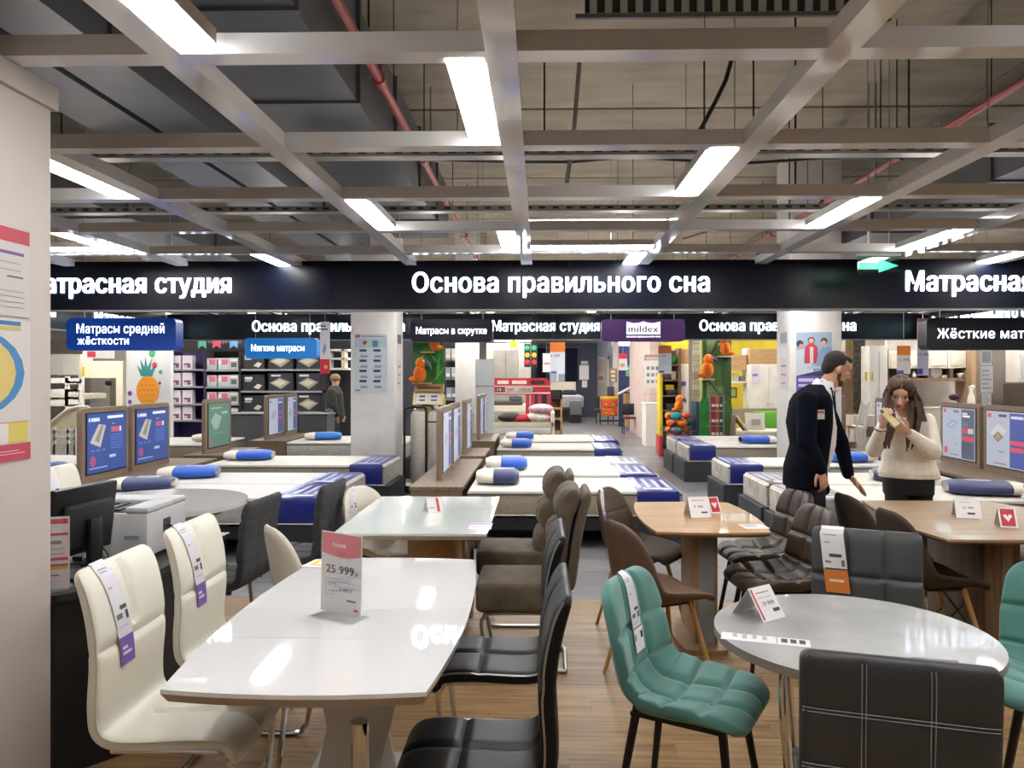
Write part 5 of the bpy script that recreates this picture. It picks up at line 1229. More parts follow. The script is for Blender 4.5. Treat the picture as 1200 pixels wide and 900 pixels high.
# --- bedding shelves
SHY = 17.2
def rack(label, px0, px1, rows, bottom=530, ytop=412, mback=DRK, lip='8a8a90'):
    t = unit('display_rack', label, 'shelf', (px0+px1)/2, SHY)
    loc(t, px0, px1, ytop, bottom, d=.04, m=mback, name='back_panel', back=.5)
    for x in (px0, px1-1.2): loc(t, x, x+1.2, ytop, bottom, d=.5, m=mback, name='side_panel')
    for y in rows: loc(t, px0, px1, y, y+2.2, d=.5, m=mat(lip, .4, .2), name='shelf'); 
    return t
r1 = rack('purple-divided rack of white bedding packs beside the pineapple column', 200, 240, (432.5, 452.5, 473, 492), mback=PURP)
r2 = rack('dark rack with pink and white blanket packs', 240, 281, (433, 453, 473, 493))
r3 = rack('dark rack of black boxed pillows and mattress toppers', 281, 378, (432.5, 458, 482.5))
def packs(label, group, xs, ys, w, h, base, items, name='bedding_pack', d=.18):
    n = 0
    for j, y in enumerate(ys):
        for i, x in enumerate(xs):
            q = at(x, y, SHY+.06); s = (SHY+.06)/900; W_, H_ = w*s, h*s
            if j == 0 and i == 0:
                t = thing(name, label, 'package', (q.x, SHY+.06, q.z), 0, group); MB().box(-W_/2, W_/2, .0, d, 0, H_, mat(base, .5, var=.04)).build('pack', t, False)
                sheet('print', t, frm((0, -.001, .0)), W_*.98, H_*.98, base, items, .001); first = t
            else:
                t = copy_tree(first, (q.x, SHY+.06, q.z), 0)
            t['label'] = label % (ORD[j], ORD[i])
WP = [(.15, .1, .85, .45, '7a4a5a'), (.2, .12, .5, .3, 'c8b8c0'), (.1, .6, .9, .9, 'd8c8d4')]
packs('white bedding pack on the purple rack, %s shelf down, %s across', 'white packs on the purple rack', (206, 219.5), (432.5, 452.5, 473, 492), 11.5, 16, 'd0ced6', WP)
packs('pink and white blanket pack, %s shelf down, %s across', 'pink blanket packs', (247.5, 262), (433, 453, 473), 13, 13.5, 'c9b9c4', [(0, .0, 1, .35, '9ab8b4'), (.3, .4, .9, .9, 'c86a80'), (.05, .5, .3, .8, 'd8d0d8')])
packs('grey boxed pad on the blanket rack, %s shelf down, %s across', 'grey boxed pads', (274,), (433, 453, 473, 492), 11, 14, 'a8a8a4', [(.2, .2, .8, .6, '55555a'), (.1, .75, .9, .9, 'd8d8d8')])
packs('black boxed pillow on the dark rack, %s shelf down, %s across', 'black boxed pillows', (297,), (432.5, 458, 482.5), 26, 19, '1c1c20', [(.1, .72, .45, .88, 'c8c8c8'), (.1, .58, .4, .68, '9a9a9a'), ('poly', [(.5, .2), (.7, .45), (.9, .35), (.75, .1)], 'b8b4ac')])
packs('black topper box with a pale print, %s shelf down, %s across', 'black topper boxes', (329, 362), (432.5, 458, 482.5), 29, 21, '222226', [('poly', [(.05, .45), (.45, .75), (.9, .5), (.5, .1)], '8a8474'), ('poly', [(.15, .45), (.45, .65), (.75, .5), (.45, .25)], 'b0aa98'), (.1, .82, .5, .93, 'c0c0c0')], 'topper_box')
t = unit('header_board', 'black header board reading mattress covers above the racks', 'sign', 290, SHY)
loc(t, 205, 378, 392, 411, d=.05, m=DRK, name='board'); q = at(244, 402, SHY)-t.location
text('Наматрасники', t, mat('9a9a9c', .5), frm((q.x, -.003, q.z+0)), h=.055, w=.75, bold=.01)
for k, (x, c) in enumerate(((237, '57a89a'), (254, 'c84a5a'), (274, '5a84b4'))):
    q = at(x, 404, 16.9); o = MB().prism([(-.09, 0), (0, .06), (.09, 0), (.09, .17), (-.09, .17)], 0, .01, mat(c, .6), M=frm((q.x, 16.9, q.z-.08))).build('pennant', None, False)
    tag(o, '%s swallow-tailed paper pennant above the bedding racks' % ('green', 'red', 'blue')[k], 'pennant', 'paper pennants'); MB().tube([(q.x, 16.9, q.z+.08), (q.x, 16.9, CZ+.03)], .003, STEEL, 5).build('string', o)
t = unit('low_cabinet', 'low grey cabinet in front of the bedding racks, longer', 'cabinet', 300, 15.0); loc(t, 262, 335, 486, 530, d=.6, m=mat('55565a', .6), name='body'); loc(t, 260, 337, 485, 487, d=.62, m=mat('6a6b70', .5), name='top')
t = unit('low_cabinet', 'low grey cabinet beside the shopper in the dark coat', 'cabinet', 366, 14.9); loc(t, 350, 383, 486, 530, d=.6, m=mat('4b4c50', .6), name='body'); loc(t, 349, 384, 485, 487, d=.62, m=mat('65666a', .5), name='top')
t = unit('white_shelf', 'small white wall shelf behind the shopper', 'shelf', 396, 17.6)
for y in (409, 419, 431): loc(t, 385, 408, y, y+2.5, d=.3, m=WHT, name='shelf')
loc(t, 384, 387, 409, 433, d=.3, m=WHT, name='side_panel'); loc(t, 400, 404, 409, 433, d=.3, m=CRM, name='divider')
# hung price banners
def banner(label, px0, px1, py0, py1, Y, top=None, bot=None, texts=(), base='c6cdd9', items=()):
    a = at(px0, py1, Y); b = at(px1, py0, Y); w, h = b.x-a.x, b.z-a.z
    t = thing('price_banner', label, 'banner', ((a.x+b.x)/2, Y, a.z)); it = []
    if top: it.append((0, 1-top[0], 1, 1, top[1]))
    if bot: it.append((0, 0, 1, bot[0], bot[1]))
    sheet('banner_print', t, frm((0, 0, 0)), w, h, base, it+list(items), .004)
    for body, x, y, hh, c in texts: text(body, t, mat(c, .6), frm((-w/2+x*w, -.004, y*h)), h=hh*h, bold=.015)
    MB().tube([(0, .002, h), (0, .002, CZ+.03-a.z)], .004, STEEL, 5).build('wire', t); return t
banner('tall hung banner with a red foot beside the poster pillar', 375, 386.5, 377, 438, 10.2, None, (.28, 'c02a40'), (), 'd2d2d6', [(.1, .9, .6, .93, '55555a'), (.1, .84, .8, .87, '55555a'), ('poly', [(.2, .45), (.5, .6), (.7, .5), (.4, .36)], '7a9ac0'), ('disc', .6, .13, .2, 'd8a040')])
banner('hung price banner with an orange head reading 6 599 before the far bed', 644.5, 662, 401, 447, 16, (.25, 'd07434'), None, [('6 599', .05, .62, .07, '4a4a52')], items=[(.05, .20, .45, .26, '6a58a8'), (.0, 0, .45, .19, '9aa0a8'), (.55, 0, 1, .19, '8d9299')])
banner('pale hung price sheet beside the orange-headed banner', 636, 645, 414, 436, 17, None, None, (), 'cfcfd2', [(.1, .4, .9, .5, 'c8808a')])
banner('hung price banner with an orange head before the pink wall', 771.5, 787, 405, 438, 14.8, (.28, 'c8703a'), None, [('5 999', .08, .6, .07, '4a4a52')], items=[(.05, .03, .45, .11, '6a58a8')])
banner('small hung sheet with a red head near the navy display wall', 725, 735, 414, 434, 20, (.32, 'c02a40'), None, (), 'd6cfd4', [(.2, .2, .7, .4, 'd09060')])
banner('hung price banner with an orange head over the woman', 1051, 1067, 405, 438, 11.5, (.34, 'd4762e'), None, [('11 438', .1, .45, .10, '5a5a62')], 'd6d0ce', [(0, .0, .5, .12, '6a58a8')])
banner('tall hung banner with an orange head beside the firm mattress light box', 1075, 1088, 373, 440, 9.3, (.42, 'c0673a'), None, [('13 999', .04, .34, .05, '4a4a52')], 'c3c9d8', [(.0, .02, .5, .12, '5a48a0')])
# --- parrot display
t = unit('parrot_display', 'jungle backdrop stand holding two orange plush parrots behind the poster pillar', 'display stand', 503, 14.9)
loc(t, 484, 520, 401, 450, d=.04, m=mat('2f7d32', .7, var=.35, scale=4), name='jungle_print'); 
for k, (x, y, dx, dy) in enumerate(((488, 448, 8, -26), (500, 447, -10, -20), (512, 447, 3, -30), (508, 447, 14, -18), (515, 428, -12, -16), (490, 425, 10, -14))):
    q = [at(x, y, 14.885), at(x+dx*.5-2, y+dy*.5, 14.885), at(x+dx, y+dy, 14.885), at(x+dx*.5+2, y+dy*.5, 14.885)]
    MB().poly([v-t.location+Vector((0, -.001*k, 0)) for v in q], mat('56a83e', .6, var=.1)).build('leaf_print', t, False)
loc(t, 486, 520, 450, 459, d=.12, m=mat('a8885a', .6), name='brown_board', back=-.05); loc(t, 489, 516, 453.5, 455.5, Y=14.84, d=.01, m=mat('4a3420', .6), name='board_lines')
loc(t, 484, 519, 463, 530, d=.4, m=mat('9a8a52', .6), name='stand_box'); 
q = at(501, 474, 14.8)-t.location; sheet('slanted_sheet', t, frm((q.x, -.1, q.z), 0, .5), .58, .28, 'd8cf9c', [(.12, .15, .5, .85, 'e2e2e2'), (.52, .15, .9, .85, 'e2e2e2'), (.2, .55, .4, .7, '55555a'), (.2, .25, .4, .4, '77777a'), (.6, .55, .8, .7, '55555a'), (.6, .25, .8, .4, '77777a')], .02)
loc(t, 494, 509, 412, 414, d=.16, m=mat('a8885a', .6), name='ledge', back=-.16); loc(t, 484, 506, 448.5, 450, d=.16, m=mat('a8885a', .6), name='ledge', back=-.16)
ORG = mat('e07818', .85, var=.12, scale=20, bump=.4, bscale=40); GRB = mat('5d6670', .7, var=.05)
def parrot(label, x, y, z, rz, k=1.0, m=ORG):
    t = thing('plush_parrot', label, 'toy', (x, y, z), rz)
    mb = MB(); mb.ell((0, 0, .15*k), .11*k, .10*k, .15*k, m).ell((.02*k, 0, .33*k), .095*k, .09*k, .10*k, m).ell((-.10*k, 0, .06*k), .09*k, .05*k, .05*k, m); o = mb.build('body', t); 
    MB().loft([[Vector((.08, 0, .34))*k+Vector((d*cos(a)*0+u, r*cos(a), r*sin(a)-dz))*k for a in [2*pi*j/10 for j in range(10)]] for u, r, dz, d in ((0, .055, 0, 0), (.05, .06, .01, 0), (.10, .045, .05, 0), (.12, .015, .11, 0))], GRB).build('beak', t)
    for s in (-1, 1): MB().ell((-.01*k, s*.10*k, .16*k), .06*k, .03*k, .11*k, mat('d8640f', .85)).build('wing', t); MB().ell((.07*k, s*.07*k, .37*k), .018*k, m=mat('e8e8e8', .4)).build('eye', t)
    return t
q = at(492, 450, 14.78); parrot('orange plush parrot with grey beak on the lower ledge behind the poster pillar', q.x, 14.78, q.z+.02, 0, 1.15)
q = at(509, 412, 14.78); parrot('orange plush parrot on the upper ledge, partly behind a light box', q.x, 14.78, q.z+.02, pi, .9)
t = unit('book_rack', 'narrow dark rack of grey and white boxes behind the parrot backdrop', 'shelf', 529, 16.4)
loc(t, 521, 536, 404, 530, d=.04, m=DRK, name='back_panel', back=.4)
for y in (422, 444, 468): loc(t, 521, 536, y, y+1.5, d=.4, m=STEEL, name='shelf')
for k, (x, y, c) in enumerate(((525, 422, 'b8b4ae'), (532, 422, 'c8c4be'), (525, 444, '8a96a2'), (532, 444, 'b0b4b8'), (526, 468, '98a4ae'), (532, 468, '6a747e'))):
    q = at(x, y, 16.45); o = thing('storage_box', '%s box on the narrow dark rack by the parrots, %s counted from the top' % (('light', 'pale', 'blue-grey', 'silver', 'grey', 'slate')[k], ORD[k]), 'box', (q.x, 16.45, q.z)); MB().box(-.055, .055, 0, .2, 0, .25, mat(c, .6, var=.06), bev=.005).build('carton', o); MB().box(-.04, .04, -.002, 0, .05, .12, mat('dadada', .6)).build('carton_label', o, False)
t = unit('whiteboard', 'tall plain white panel standing beside the slim far pillar', 'panel', 568, 15.0); loc(t, 557, 579, 421, 545, d=.04, m=mat('c6cace', .5, var=.02), name='board'); loc(t, 557, 579, 452, 453, Y=14.99, d=.01, m=GRY, name='joint')
# --- red bus bed, kids bed
t = unit('bus_bed', 'red bunk bed shaped like a double decker bus reading PARIS LONDON', 'bed', 612, 18.0); RB = mat('a8202c', .45, var=.05)
mb = MB(); loc(t, 560, 641, 443, 462.5, d=.06, m=RB, mb=mb); mb.build('top_board', t)
loc(t, 641, 645, 446, 462, d=.06, m=RB, name='corner')
for x0, x1 in ((583, 596), (600, 617), (622, 638)): loc(t, x0, x1, 446, 450, Y=17.97, d=.02, m=mat('e0c8c4', .5) if x0 < 620 else mat('3a1014', .5), name='cutout')
loc(t, 560, 645, 452, 453.2, Y=17.975, d=.02, m=mat('d8a8a4', .5), name='stripe'); loc(t, 560, 645, 460, 461.2, Y=17.975, d=.02, m=mat('d8c8c4', .5), name='stripe')
loc(t, 592, 624, 453.6, 459, Y=17.965, d=.02, m=mat('b8b0a8', .5), name='name_plate'); loc(t, 582, 589, 453.6, 459, Y=17.965, d=.02, m=mat('2a2a2a', .5), name='number_plate')
q = at(594, 458, 17.955)-t.location; text('PARIS – LONDON', t, mat('3a2a28', .5), frm((q.x, q.y, q.z)), h=.065, w=.56, bold=.02)
q = at(583, 458, 17.955)-t.location; text('15', t, mat('e8e8e8', .5), frm((q.x, q.y, q.z)), h=.065, w=.09, bold=.02)
for x in (616, 622, 630, 641): loc(t, x, x+4.5, 462, 521, d=.06, m=RB, name='post')
loc(t, 563, 616, 475, 482, d=1.2, m=CRM, name='bed_board'); loc(t, 563, 612, 470, 475.5, d=.9, m=mat('4a443e', .8, bump=.3), name='blanket', bev=.03); loc(t, 596, 612, 464, 471, d=.3, m=mat('55565a', .8, var=.3, scale=20), name='patterned_pillow', bev=.06)
t = unit('kids_bed', 'white framed kids bed with pillows and blankets before the red bus bed', 'bed', 612, 15.2)
loc(t, 563, 649, 495, 500, d=.06, m=CRM, name='side_rail'); loc(t, 563, 646, 500, 509, d=1.3, m=WHT, name='mattress', bev=.03); loc(t, 646.5, 650, 484, 515, d=1.3, m=WHT, name='foot_board'); loc(t, 556, 560, 470, 520, d=1.3, m=WHT, name='head_board')
for nm, lab, a, c, ang in (('pillow', 'green pillow leaning on the white kids bed', (576, 500), '5a9a2c', .6), ('pillow', 'white pillow beside the green one on the kids bed', (568, 499), 'd0ccc4', .6), ('pillow', 'dark furry cushion on the kids bed', (598, 496), '2c2422', 0), ('pillow', 'white pillow lying at the foot of the kids bed', (630, 496), 'd6d0c8', 0), ('pillow', 'red folded blanket cushion on the kids bed', (611, 498), 'a01c28', 0), ('pillow', 'pinkish pillow on top at the foot of the kids bed', (634, 486), 'c8aab4', 0)):
    q = at(a[0], a[1], 15.5); o = thing(nm, lab, 'pillow', (q.x, 15.5, q.z+.02), 0); R_ = Matrix.Rotation(ang, 3, 'Y'); cl = mat(c, .85, var=.15, scale=12, bump=.3, bscale=20); MB().ell((0, 0, .10), .26 if 'green' not in lab else .30, .22, .10, cl, R=R_).build('cushion', o); MB().ell((0, 0, .10), .265 if 'green' not in lab else .305, .225, .02, cl, R=R_).build('seam', o)
# shelf of toys with traffic lights, star
for k, (x, lab) in enumerate(((618, 'toy traffic light hanging, first of the pair'), (626, 'toy traffic light hanging, second of the pair'))):
    p0 = at(x, 425, 17.2); t = thing('traffic_light', lab, 'toy', p0); MB().box(-.07, .07, 0, .08, -.10, .42, mat('222a30', .5), bev=.01).build('housing', t)
    for z, c in ((.33, '1fa070'), (.17, 'e0a020'), (.01, 'd02838')): MB().ell((0, -.005, z), .055, .02, .055, mat(c, .4, var=0, emit=.4)).build('lens', t)
    MB().tube([(0, .04, .42), (0, .04, CZ+.03-p0.z)], .004, STEEL, 5).build('cord', t)
p0 = at(602, 403, 17.0); o = MB().prism([(.14*cos(pi/2+k*pi/5)*(1 if k % 2 == 0 else .5), .14*sin(pi/2+k*pi/5)*(1 if k % 2 == 0 else .5)) for k in range(10)], -.02, .02, mat('d8c82a', .5, emit=.2), M=frm(p0)).build('star_decoration', None, False); tag(o, 'yellow star hanging above the red bus bed', 'decoration'); MB().tube([p0+Vector((0, 0, .1)), Vector((p0.x, p0.y, CZ+.03))], .004, STEEL, 5).build('cord', o)
t = unit('white_cabinet', 'tall white cabinet behind the red bus bed', 'cabinet', 595, 21.0); loc(t, 578, 607, 410, 520, d=.5, m=mat('9a968f', .6), name='body'); loc(t, 592.3, 592.8, 412, 500, Y=20.99, d=.01, m=GRY, name='door_gap'); 
# --- far bed and back wall
t = unit('double_bed', 'grey bedding double bed with pale headboard at the far end of the aisle', 'bed', 668, 27.0)
loc(t, 644, 678, 448, 482, d=.1, m=CRM, name='headboard', back=2.1); loc(t, 658, 684, 464, 478, d=2.1, m=mat('b4b6ba', .8, var=.1, bump=.3), name='blanket', bev=.06); loc(t, 660, 678, 458, 465, d=.5, m=mat('22283c', .8), name='navy_pillow', bev=.08, back=1.4); loc(t, 644, 658, 464, 520, d=1.8, m=mat('c8c4bc', .6), name='frame')
t = unit('ottoman', 'grey cube ottoman at the foot of the far bed', 'ottoman', 675, 26.3); loc(t, 668, 682, 470, 487, d=.5, m=mat('6a6c70', .7), name='cushion', bev=.04); loc(t, 669, 681, 486, 520, d=.45, m=BLK, name='plinth')
t = unit('shelf_unit', 'small black and walnut shelf unit behind the red bus bed', 'shelf', 652, 20.5)
loc(t, 645, 658.5, 457, 468, d=.4, m=BLK, name='black_box'); loc(t, 657, 659, 457, 512, d=.4, m=LOAK, name='side_panel'); loc(t, 645, 657, 468, 512, d=.03, m=mat('5a3f2a', .6), name='back_panel', back=.37); loc(t, 645, 657, 478, 480, d=.4, m=LOAK, name='shelf'); loc(t, 645, 657, 490, 492, d=.4, m=LOAK, name='shelf'); loc(t, 645, 659, 505, 512, d=.4, m=LOAK, name='plinth')
NAVC = mat('18223f', .85, var=.2, scale=3, stretch=(12, 1, 1))
for k, (a, b) in enumerate(((628, 640), (662, 677))):
    t = unit('curtain', 'dark navy curtain on the far wall, %s' % ('behind the pale price sheet' if k == 0 else 'above the far bed'), 'curtain', (a+b)/2, 30.1)
    p0, p1 = at(a, 448, 30)-t.location, at(b, 408, 30)-t.location; n = 24
    MB().loft([[(p0.x+(p1.x-p0.x)*j/n, .05*sin(j*1.9), z) for j in range(n+1)]+[(p0.x+(p1.x-p0.x)*(n-j)/n, .04+.05*sin((n-j)*1.9), z) for j in range(n+1)] for z in (p0.z, p1.z)], NAVC).build('fabric', t); MB().tube([(p0.x-.1, .03, p1.z+.03), (p1.x+.1, .03, p1.z+.03)], .02, STEEL, 6).build('curtain_rod', t)
d = MB(); a, b = at(694, 484, 30.9), at(711, 421, 30.9); d.box(a.x, b.x, 30.9, 30.97, 0, b.z, mat('c6c0b8', .5)); d = struct(d.build('door_1', None, False))
MB().box(a.x-.1, a.x, 30.88, 30.98, 0, b.z+.1, WHT).box(b.x, b.x+.1, 30.88, 30.98, 0, b.z+.1, WHT).box(a.x-.1, b.x+.1, 30.88, 30.98, b.z, b.z+.1, WHT).build('door_frame', d, False)
sheet('door_sign', d, frm((a.x+.35, 30.885, 1.35)), .3, .4, 'd8c8c4', [(.2, .2, .8, .6, 'b87a7a')], .005); MB().tube([(b.x-.1, 30.85, 1.05), (b.x-.22, 30.85, 1.05)], .02, STEEL, 6).build('door_handle', d)
t = unit('poster_board', 'white notice sheets on the far wall beside the curtain', 'poster', 684, 30.17); loc(t, 679, 690, 428, 445, d=.02, m=PAPER, name='sheet'); loc(t, 682, 688, 446, 454, d=.02, m=PAPER, name='sheet'); loc(t, 681, 689, 423, 427, d=.02, m=mat('b8c0cc', .6), name='sheet')
# white post with small shelf, chest, grey chair
t = unit('display_post', 'white square post carrying framed samples beside the orange chest', 'post', 722, 26.0); loc(t, 719, 725, 400, 497, d=.25, m=mat('cfc4b8', .6), name='post'); loc(t, 714, 723, 432, 448, d=.04, m=mat('8a7458', .6), name='sample_board', back=-.05)
for y in (434, 439, 444): loc(t, 716, 721, y, y+3, Y=25.94, d=.01, m=mat('d8ccc0', .6), name='sample')
t = unit('toy_chest', 'orange toy chest with yellow top and round eyes on a wheeled frame', 'chest', 714.5, 25.0); OC = mat('d2521a', .5, var=.04); YC = mat('e0b81e', .5)
loc(t, 705.5, 724, 468, 477, d=.5, m=OC, name='drawer', bev=.01); loc(t, 705.5, 724, 478, 487.5, d=.5, m=OC, name='drawer', bev=.01); loc(t, 704.5, 725, 465, 468, d=.55, m=YC, name='lid', bev=.01)
for x in (711, 718.5):
    for y in (475, 485.5): q = at(x, y, 24.98)-t.location; MB().ell((q.x, q.y, q.z), .055, .02, .055, YC).build('eye', t); MB().ell((q.x, q.y-.02, q.z), .028, .01, .028, BLK).build('pupil', t)
for x in (703, 725): loc(t, x, x+.8, 484, 498, d=.03, m=BLK, name='frame_post'); 
loc(t, 703, 726, 493, 494.2, d=.5, m=BLK, name='frame_bar')
t = unit('grey_seat', 'small dark grey seat beside the orange chest', 'seat', 700.5, 26.0); loc(t, 697.5, 704, 465, 480, d=.08, m=mat('3a3b40', .8), name='backrest', bev=.02, back=.4); loc(t, 697.5, 704, 479, 484, d=.45, m=mat('3a3b40', .8), name='seat', bev=.02); loc(t, 698, 699, 484, 496, d=.04, m=BLK, name='leg'); loc(t, 702.5, 703.5, 484, 496, d=.04, m=BLK, name='leg')
t = unit('grey_seat', 'dark grey child backrest behind the orange chest lid', 'seat', 716, 25.8); loc(t, 711.5, 720, 453, 467, d=.08, m=mat('4a444c', .8), name='backrest', bev=.03); loc(t, 712, 713, 466, 500, d=.04, m=BLK, name='leg'); loc(t, 718.5, 719.5, 466, 500, d=.04, m=BLK, name='leg')
# navy display wall and desk
struct(MB().box(at(725, 440, 24.5).x, at(747, 440, 24.5).x, 24.5, 24.6, 0, at(730, 406, 24.5).z, NVW).build('wall_back', None, False))
o = sheet('green_poster', None, frm(at(741, 441, 24.49)), .42, .36, '4f9a70', [(.1, .6, .6, .8, '8ad0a0'), (.1, .3, .8, .4, '6ab488')], .01); tag(o, 'bright green poster on the navy display wall', 'poster')
t = unit('drawing_desk', 'light wooden desk with tilted top and cubby shelves by the navy wall', 'desk', 738, 23.0)
loc(t, 733, 737, 462, 500, d=.6, m=LOAK, name='leg_panel'); loc(t, 745, 747, 454, 500, d=.6, m=LOAK, name='leg_panel'); loc(t, 737, 747, 458, 460, d=.5, m=LOAK, name='shelf'); loc(t, 737, 747, 470, 472, d=.5, m=LOAK, name='shelf'); loc(t, 737, 747, 460, 500, d=.03, m=mat('3a2f26', .7), name='back_panel', back=.5)
q = at(733, 457, 22.8)-t.location; MB().box(-.24, .24, -.3, .3, -.012, .012, mat('cdbfa4', .5), M=Matrix.Translation(q) @ Matrix.Rotation(-.5, 4, 'Y')).build('tilted_top', t, False)
# black stacking chair
t = unit('stacking_chair', 'black and dark red stacking chair standing in the grey aisle', 'chair', 742.5, 21.0); s_ = 21/900
MB().box(-.25, .25, .42, .46, .52, .84, mat('141416', .6), bev=.03).build('backrest', t); MB().box(-.24, .24, -.0, .44, .43, .48, mat('6a2434', .8), bev=.015).build('seat', t)
for sx in (-.26, .26):
    MB().tube([(sx, 0, 0), (sx, .02, .45), (sx, .4, .45), (sx, .44, .84)], .013, BLACKM, 6).build('side_frame', t); MB().tube([(sx, .2, .45), (sx, .48, 0)], .013, BLACKM, 6).build('leg', t)
# pink wall and white units along the aisle
a, b = at(748, 440, 20.5), at(776, 440, 18.4)
struct(MB().box(a.x, a.x+.08, 18.482, 22.5, 0, 2.6, mat('c8b4ac', .7)).build('wall_right', None, False)); struct(MB().box(a.x, at(775, 440, 18.5).x, 18.4, 18.48, 0, 2.6, mat('cdb8b0', .7)).build('wall_back', None, False))
sheet_o = sheet('poster', None, frm((at(764, 440, 18.37).x, 18.37, at(764, 455, 18.37).z)), .36, .80, 'cfcdcc', [(.0, .83, 1, 1, '8a8a88'), (.1, .86, .9, .93, 'c8a890')]+[(.15+.3*i, .15+.2*j, .35+.3*i, .25+.2*j, '7a7a80') for i in range(3) for j in range(3)], .006); tag(sheet_o, 'product poster with rows of small pictures on the pink wall', 'poster')
t = unit('white_counter', 'white counter unit with a wire basket on top along the aisle', 'counter', 766, 17.6); loc(t, 757, 776, 474, 540, d=.7, m=WHT, name='body'); loc(t, 756, 777, 472.5, 474.5, d=.72, m=WHT, name='top')
mb = MB(); q = at(764, 473, 17.8)-t.location
for k in range(5): mb.tube([(q.x-.14+.07*k, .2, q.z), (q.x-.16+.08*k, .2, q.z+.22)], .006, STEEL, 5)
mb.tube([(q.x-.16, .2, q.z+.22), (q.x+.16, .2, q.z+.22)], .007, STEEL, 5); mb.build('wire_basket', t)
# yellow shelving and wardrobe
t = unit('shelf_unit', 'tall walnut shelf unit with yellow side and small objects by the toy bin', 'shelf', 785, 16.6)
loc(t, 773.5, 776.5, 438, 535, d=.45, m=YEL, name='yellow_side'); loc(t, 776, 797, 410, 535, d=.03, m=mat('55483c', .6), name='back_panel', back=.42); loc(t, 795.5, 798, 408, 535, d=.45, m=DOAK, name='side_panel')
for y in (427, 445, 463.5, 481, 500): loc(t, 776, 796, y, y+1.6, d=.45, m=DOAK, name='shelf')
for k, (x0, x1, y0, y1, c, lab) in enumerate(((787, 795, 417, 427, '2c6a1c', 'green plant ball'), (787.5, 792, 435, 445, 'b8b0a8', 'small framed print'), (780, 786, 438, 445, '4a3838', 'dark red box'), (781, 793, 456.5, 463.5, '2c3338', 'dark teal storage box'), (780, 790, 451, 457, 'c8b020', 'yellow storage box'), (781, 792, 473, 481, '33383c', 'black storage box'))):
    o = unit('shelf_item', '%s on the walnut shelf unit by the toy bin' % lab, 'box', (x0+x1)/2, 16.7); 
    if k == 0: q = at(791, 422, 16.75)-o.location; MB().ell(q, .09, .09, .09, mat(c, .9, bump=.6, var=.3, scale=20)).build('foliage', o)
    else: loc(o, x0, x1, y0, y1, d=.2, m=mat(c, .6), name='box_body', bev=.008)
t = unit('wardrobe', 'white wardrobe with oak top panel between the walnut shelf and stone pillar', 'wardrobe', 805, 16.8); loc(t, 797, 813, 427, 535, d=.5, m=WHT, name='body'); loc(t, 797, 813, 409, 426, d=.5, m=LOAK, name='oak_door'); loc(t, 798, 812, 428, 530, Y=16.78, d=.02, m=mat('cdc9c2', .5), name='door'); loc(t, 799, 804, 447, 452, Y=16.76, d=.02, m=mat('6a58a8', .6), name='price_tag')
# stone pillar of slabs
t = struct(MB().box(at(812.5, 440, 16.0).x, at(820, 440, 16.0).x, 16.0, 16.5, 0, 2.9, mat('6f675c', .9)).build('pillar', None, False))
z = 0; k = 0; SB = [mat(c, .9, var=.1, bump=.3, bscale=20) for c in ('a09688', '958b7e', 'aca294')]
while z < 2.85:
    MB().box(at(812, 440, 15.97).x-.004*(k % 2), at(820.3, 440, 15.97).x, 15.96-.01*(k % 3), 15.998, z+.006, z+.115, SB[k % 3]).build('stone', t, False); z += .12; k += 1
# jungle column with parrots + book rack
t = unit('jungle_display', 'green jungle-patterned display panel with branches and orange parrots', 'display stand', 840, 15.4)
loc(t, 822.5, 857, 398, 540, d=.1, m=mat('7f9a5a', .7), name='panel'); 
for k, (x0, x1, y0, y1, c) in enumerate(((824, 828, 398, 540, '2f5a2c'), (838, 852, 412, 452, '4a6a34'), (833, 845, 420, 445, '55783c'), (848, 857, 398, 470, '35552c'), (838, 846, 405, 425, '4f7438'))): loc(t, x0, x1, y0, y1, Y=15.385-.004*k, d=.003, m=mat(c, .7, var=.1), name='pattern_print')
q = [at(*v, 15.36)-t.location for v in ((827, 417), (836, 410), (842, 398))]; MB().tube(q, .03, mat('4a5a4a', .7), 6).build('branch', t); q = [at(*v, 15.36)-t.location for v in ((828, 443), (836, 452), (843, 462))]; MB().tube(q, .025, mat('55703a', .7), 6).build('branch', t)
GC = mat('1c7a2c', .5, var=.15)
pts = [(at(px, py, 15.25).x-t.location.x, at(px, py, 15.25).z) for px, py in ((820.5, 545), (820.5, 472), (823, 466), (826, 469), (829, 466), (832, 474), (832, 545))]
MB().prism(pts[::-1], -.04, 0, GC, M=frm((0, -.15, 0))).build('green_cutout', t, False)
pts = [(at(px, py, 15.3).x-t.location.x, at(px, py, 15.3).z) for px, py in ((848, 545), (849, 474), (856, 466), (858, 480), (857, 545))]
MB().prism(pts[::-1], -.04, 0, mat('3f6a30', .6), M=frm((0, -.1, 0))).build('green_cutout', t, False)
q = at(829, 443, 15.2); parrot('orange plush parrot on the lower perch of the jungle panel', q.x-.0, 15.2, q.z+.0, -.1, 1.1); q = at(850, 417, 15.2); parrot('orange plush parrot on the upper perch of the jungle panel', q.x+.0, 15.2, q.z, pi-.2, .95)
for k, (x, y) in enumerate(((829, 444), (850, 417))): loc(t, x-7, x+9, y, y+1.3, Y=15.1, d=.3, m=mat('c8c0b0', .6), name='perch')
t = unit('book_rack', 'slim steel rack of red and black books before the jungle panel', 'shelf', 840.5, 14.6)
for x in (832, 848): MB().tube([at(x, 461, 14.6)-t.location, Vector((at(x, 461, 14.6).x-t.location.x, 0, 0))], .012, STEEL, 6).build('rack_post', t)
MB().tube([at(832, 461, 14.6)-t.location, at(848, 461, 14.6)-t.location], .012, STEEL, 6).build('rack_top', t)
for y in (481, 499, 514): loc(t, 832, 848, y, y+1, d=.25, m=STEEL, name='shelf')
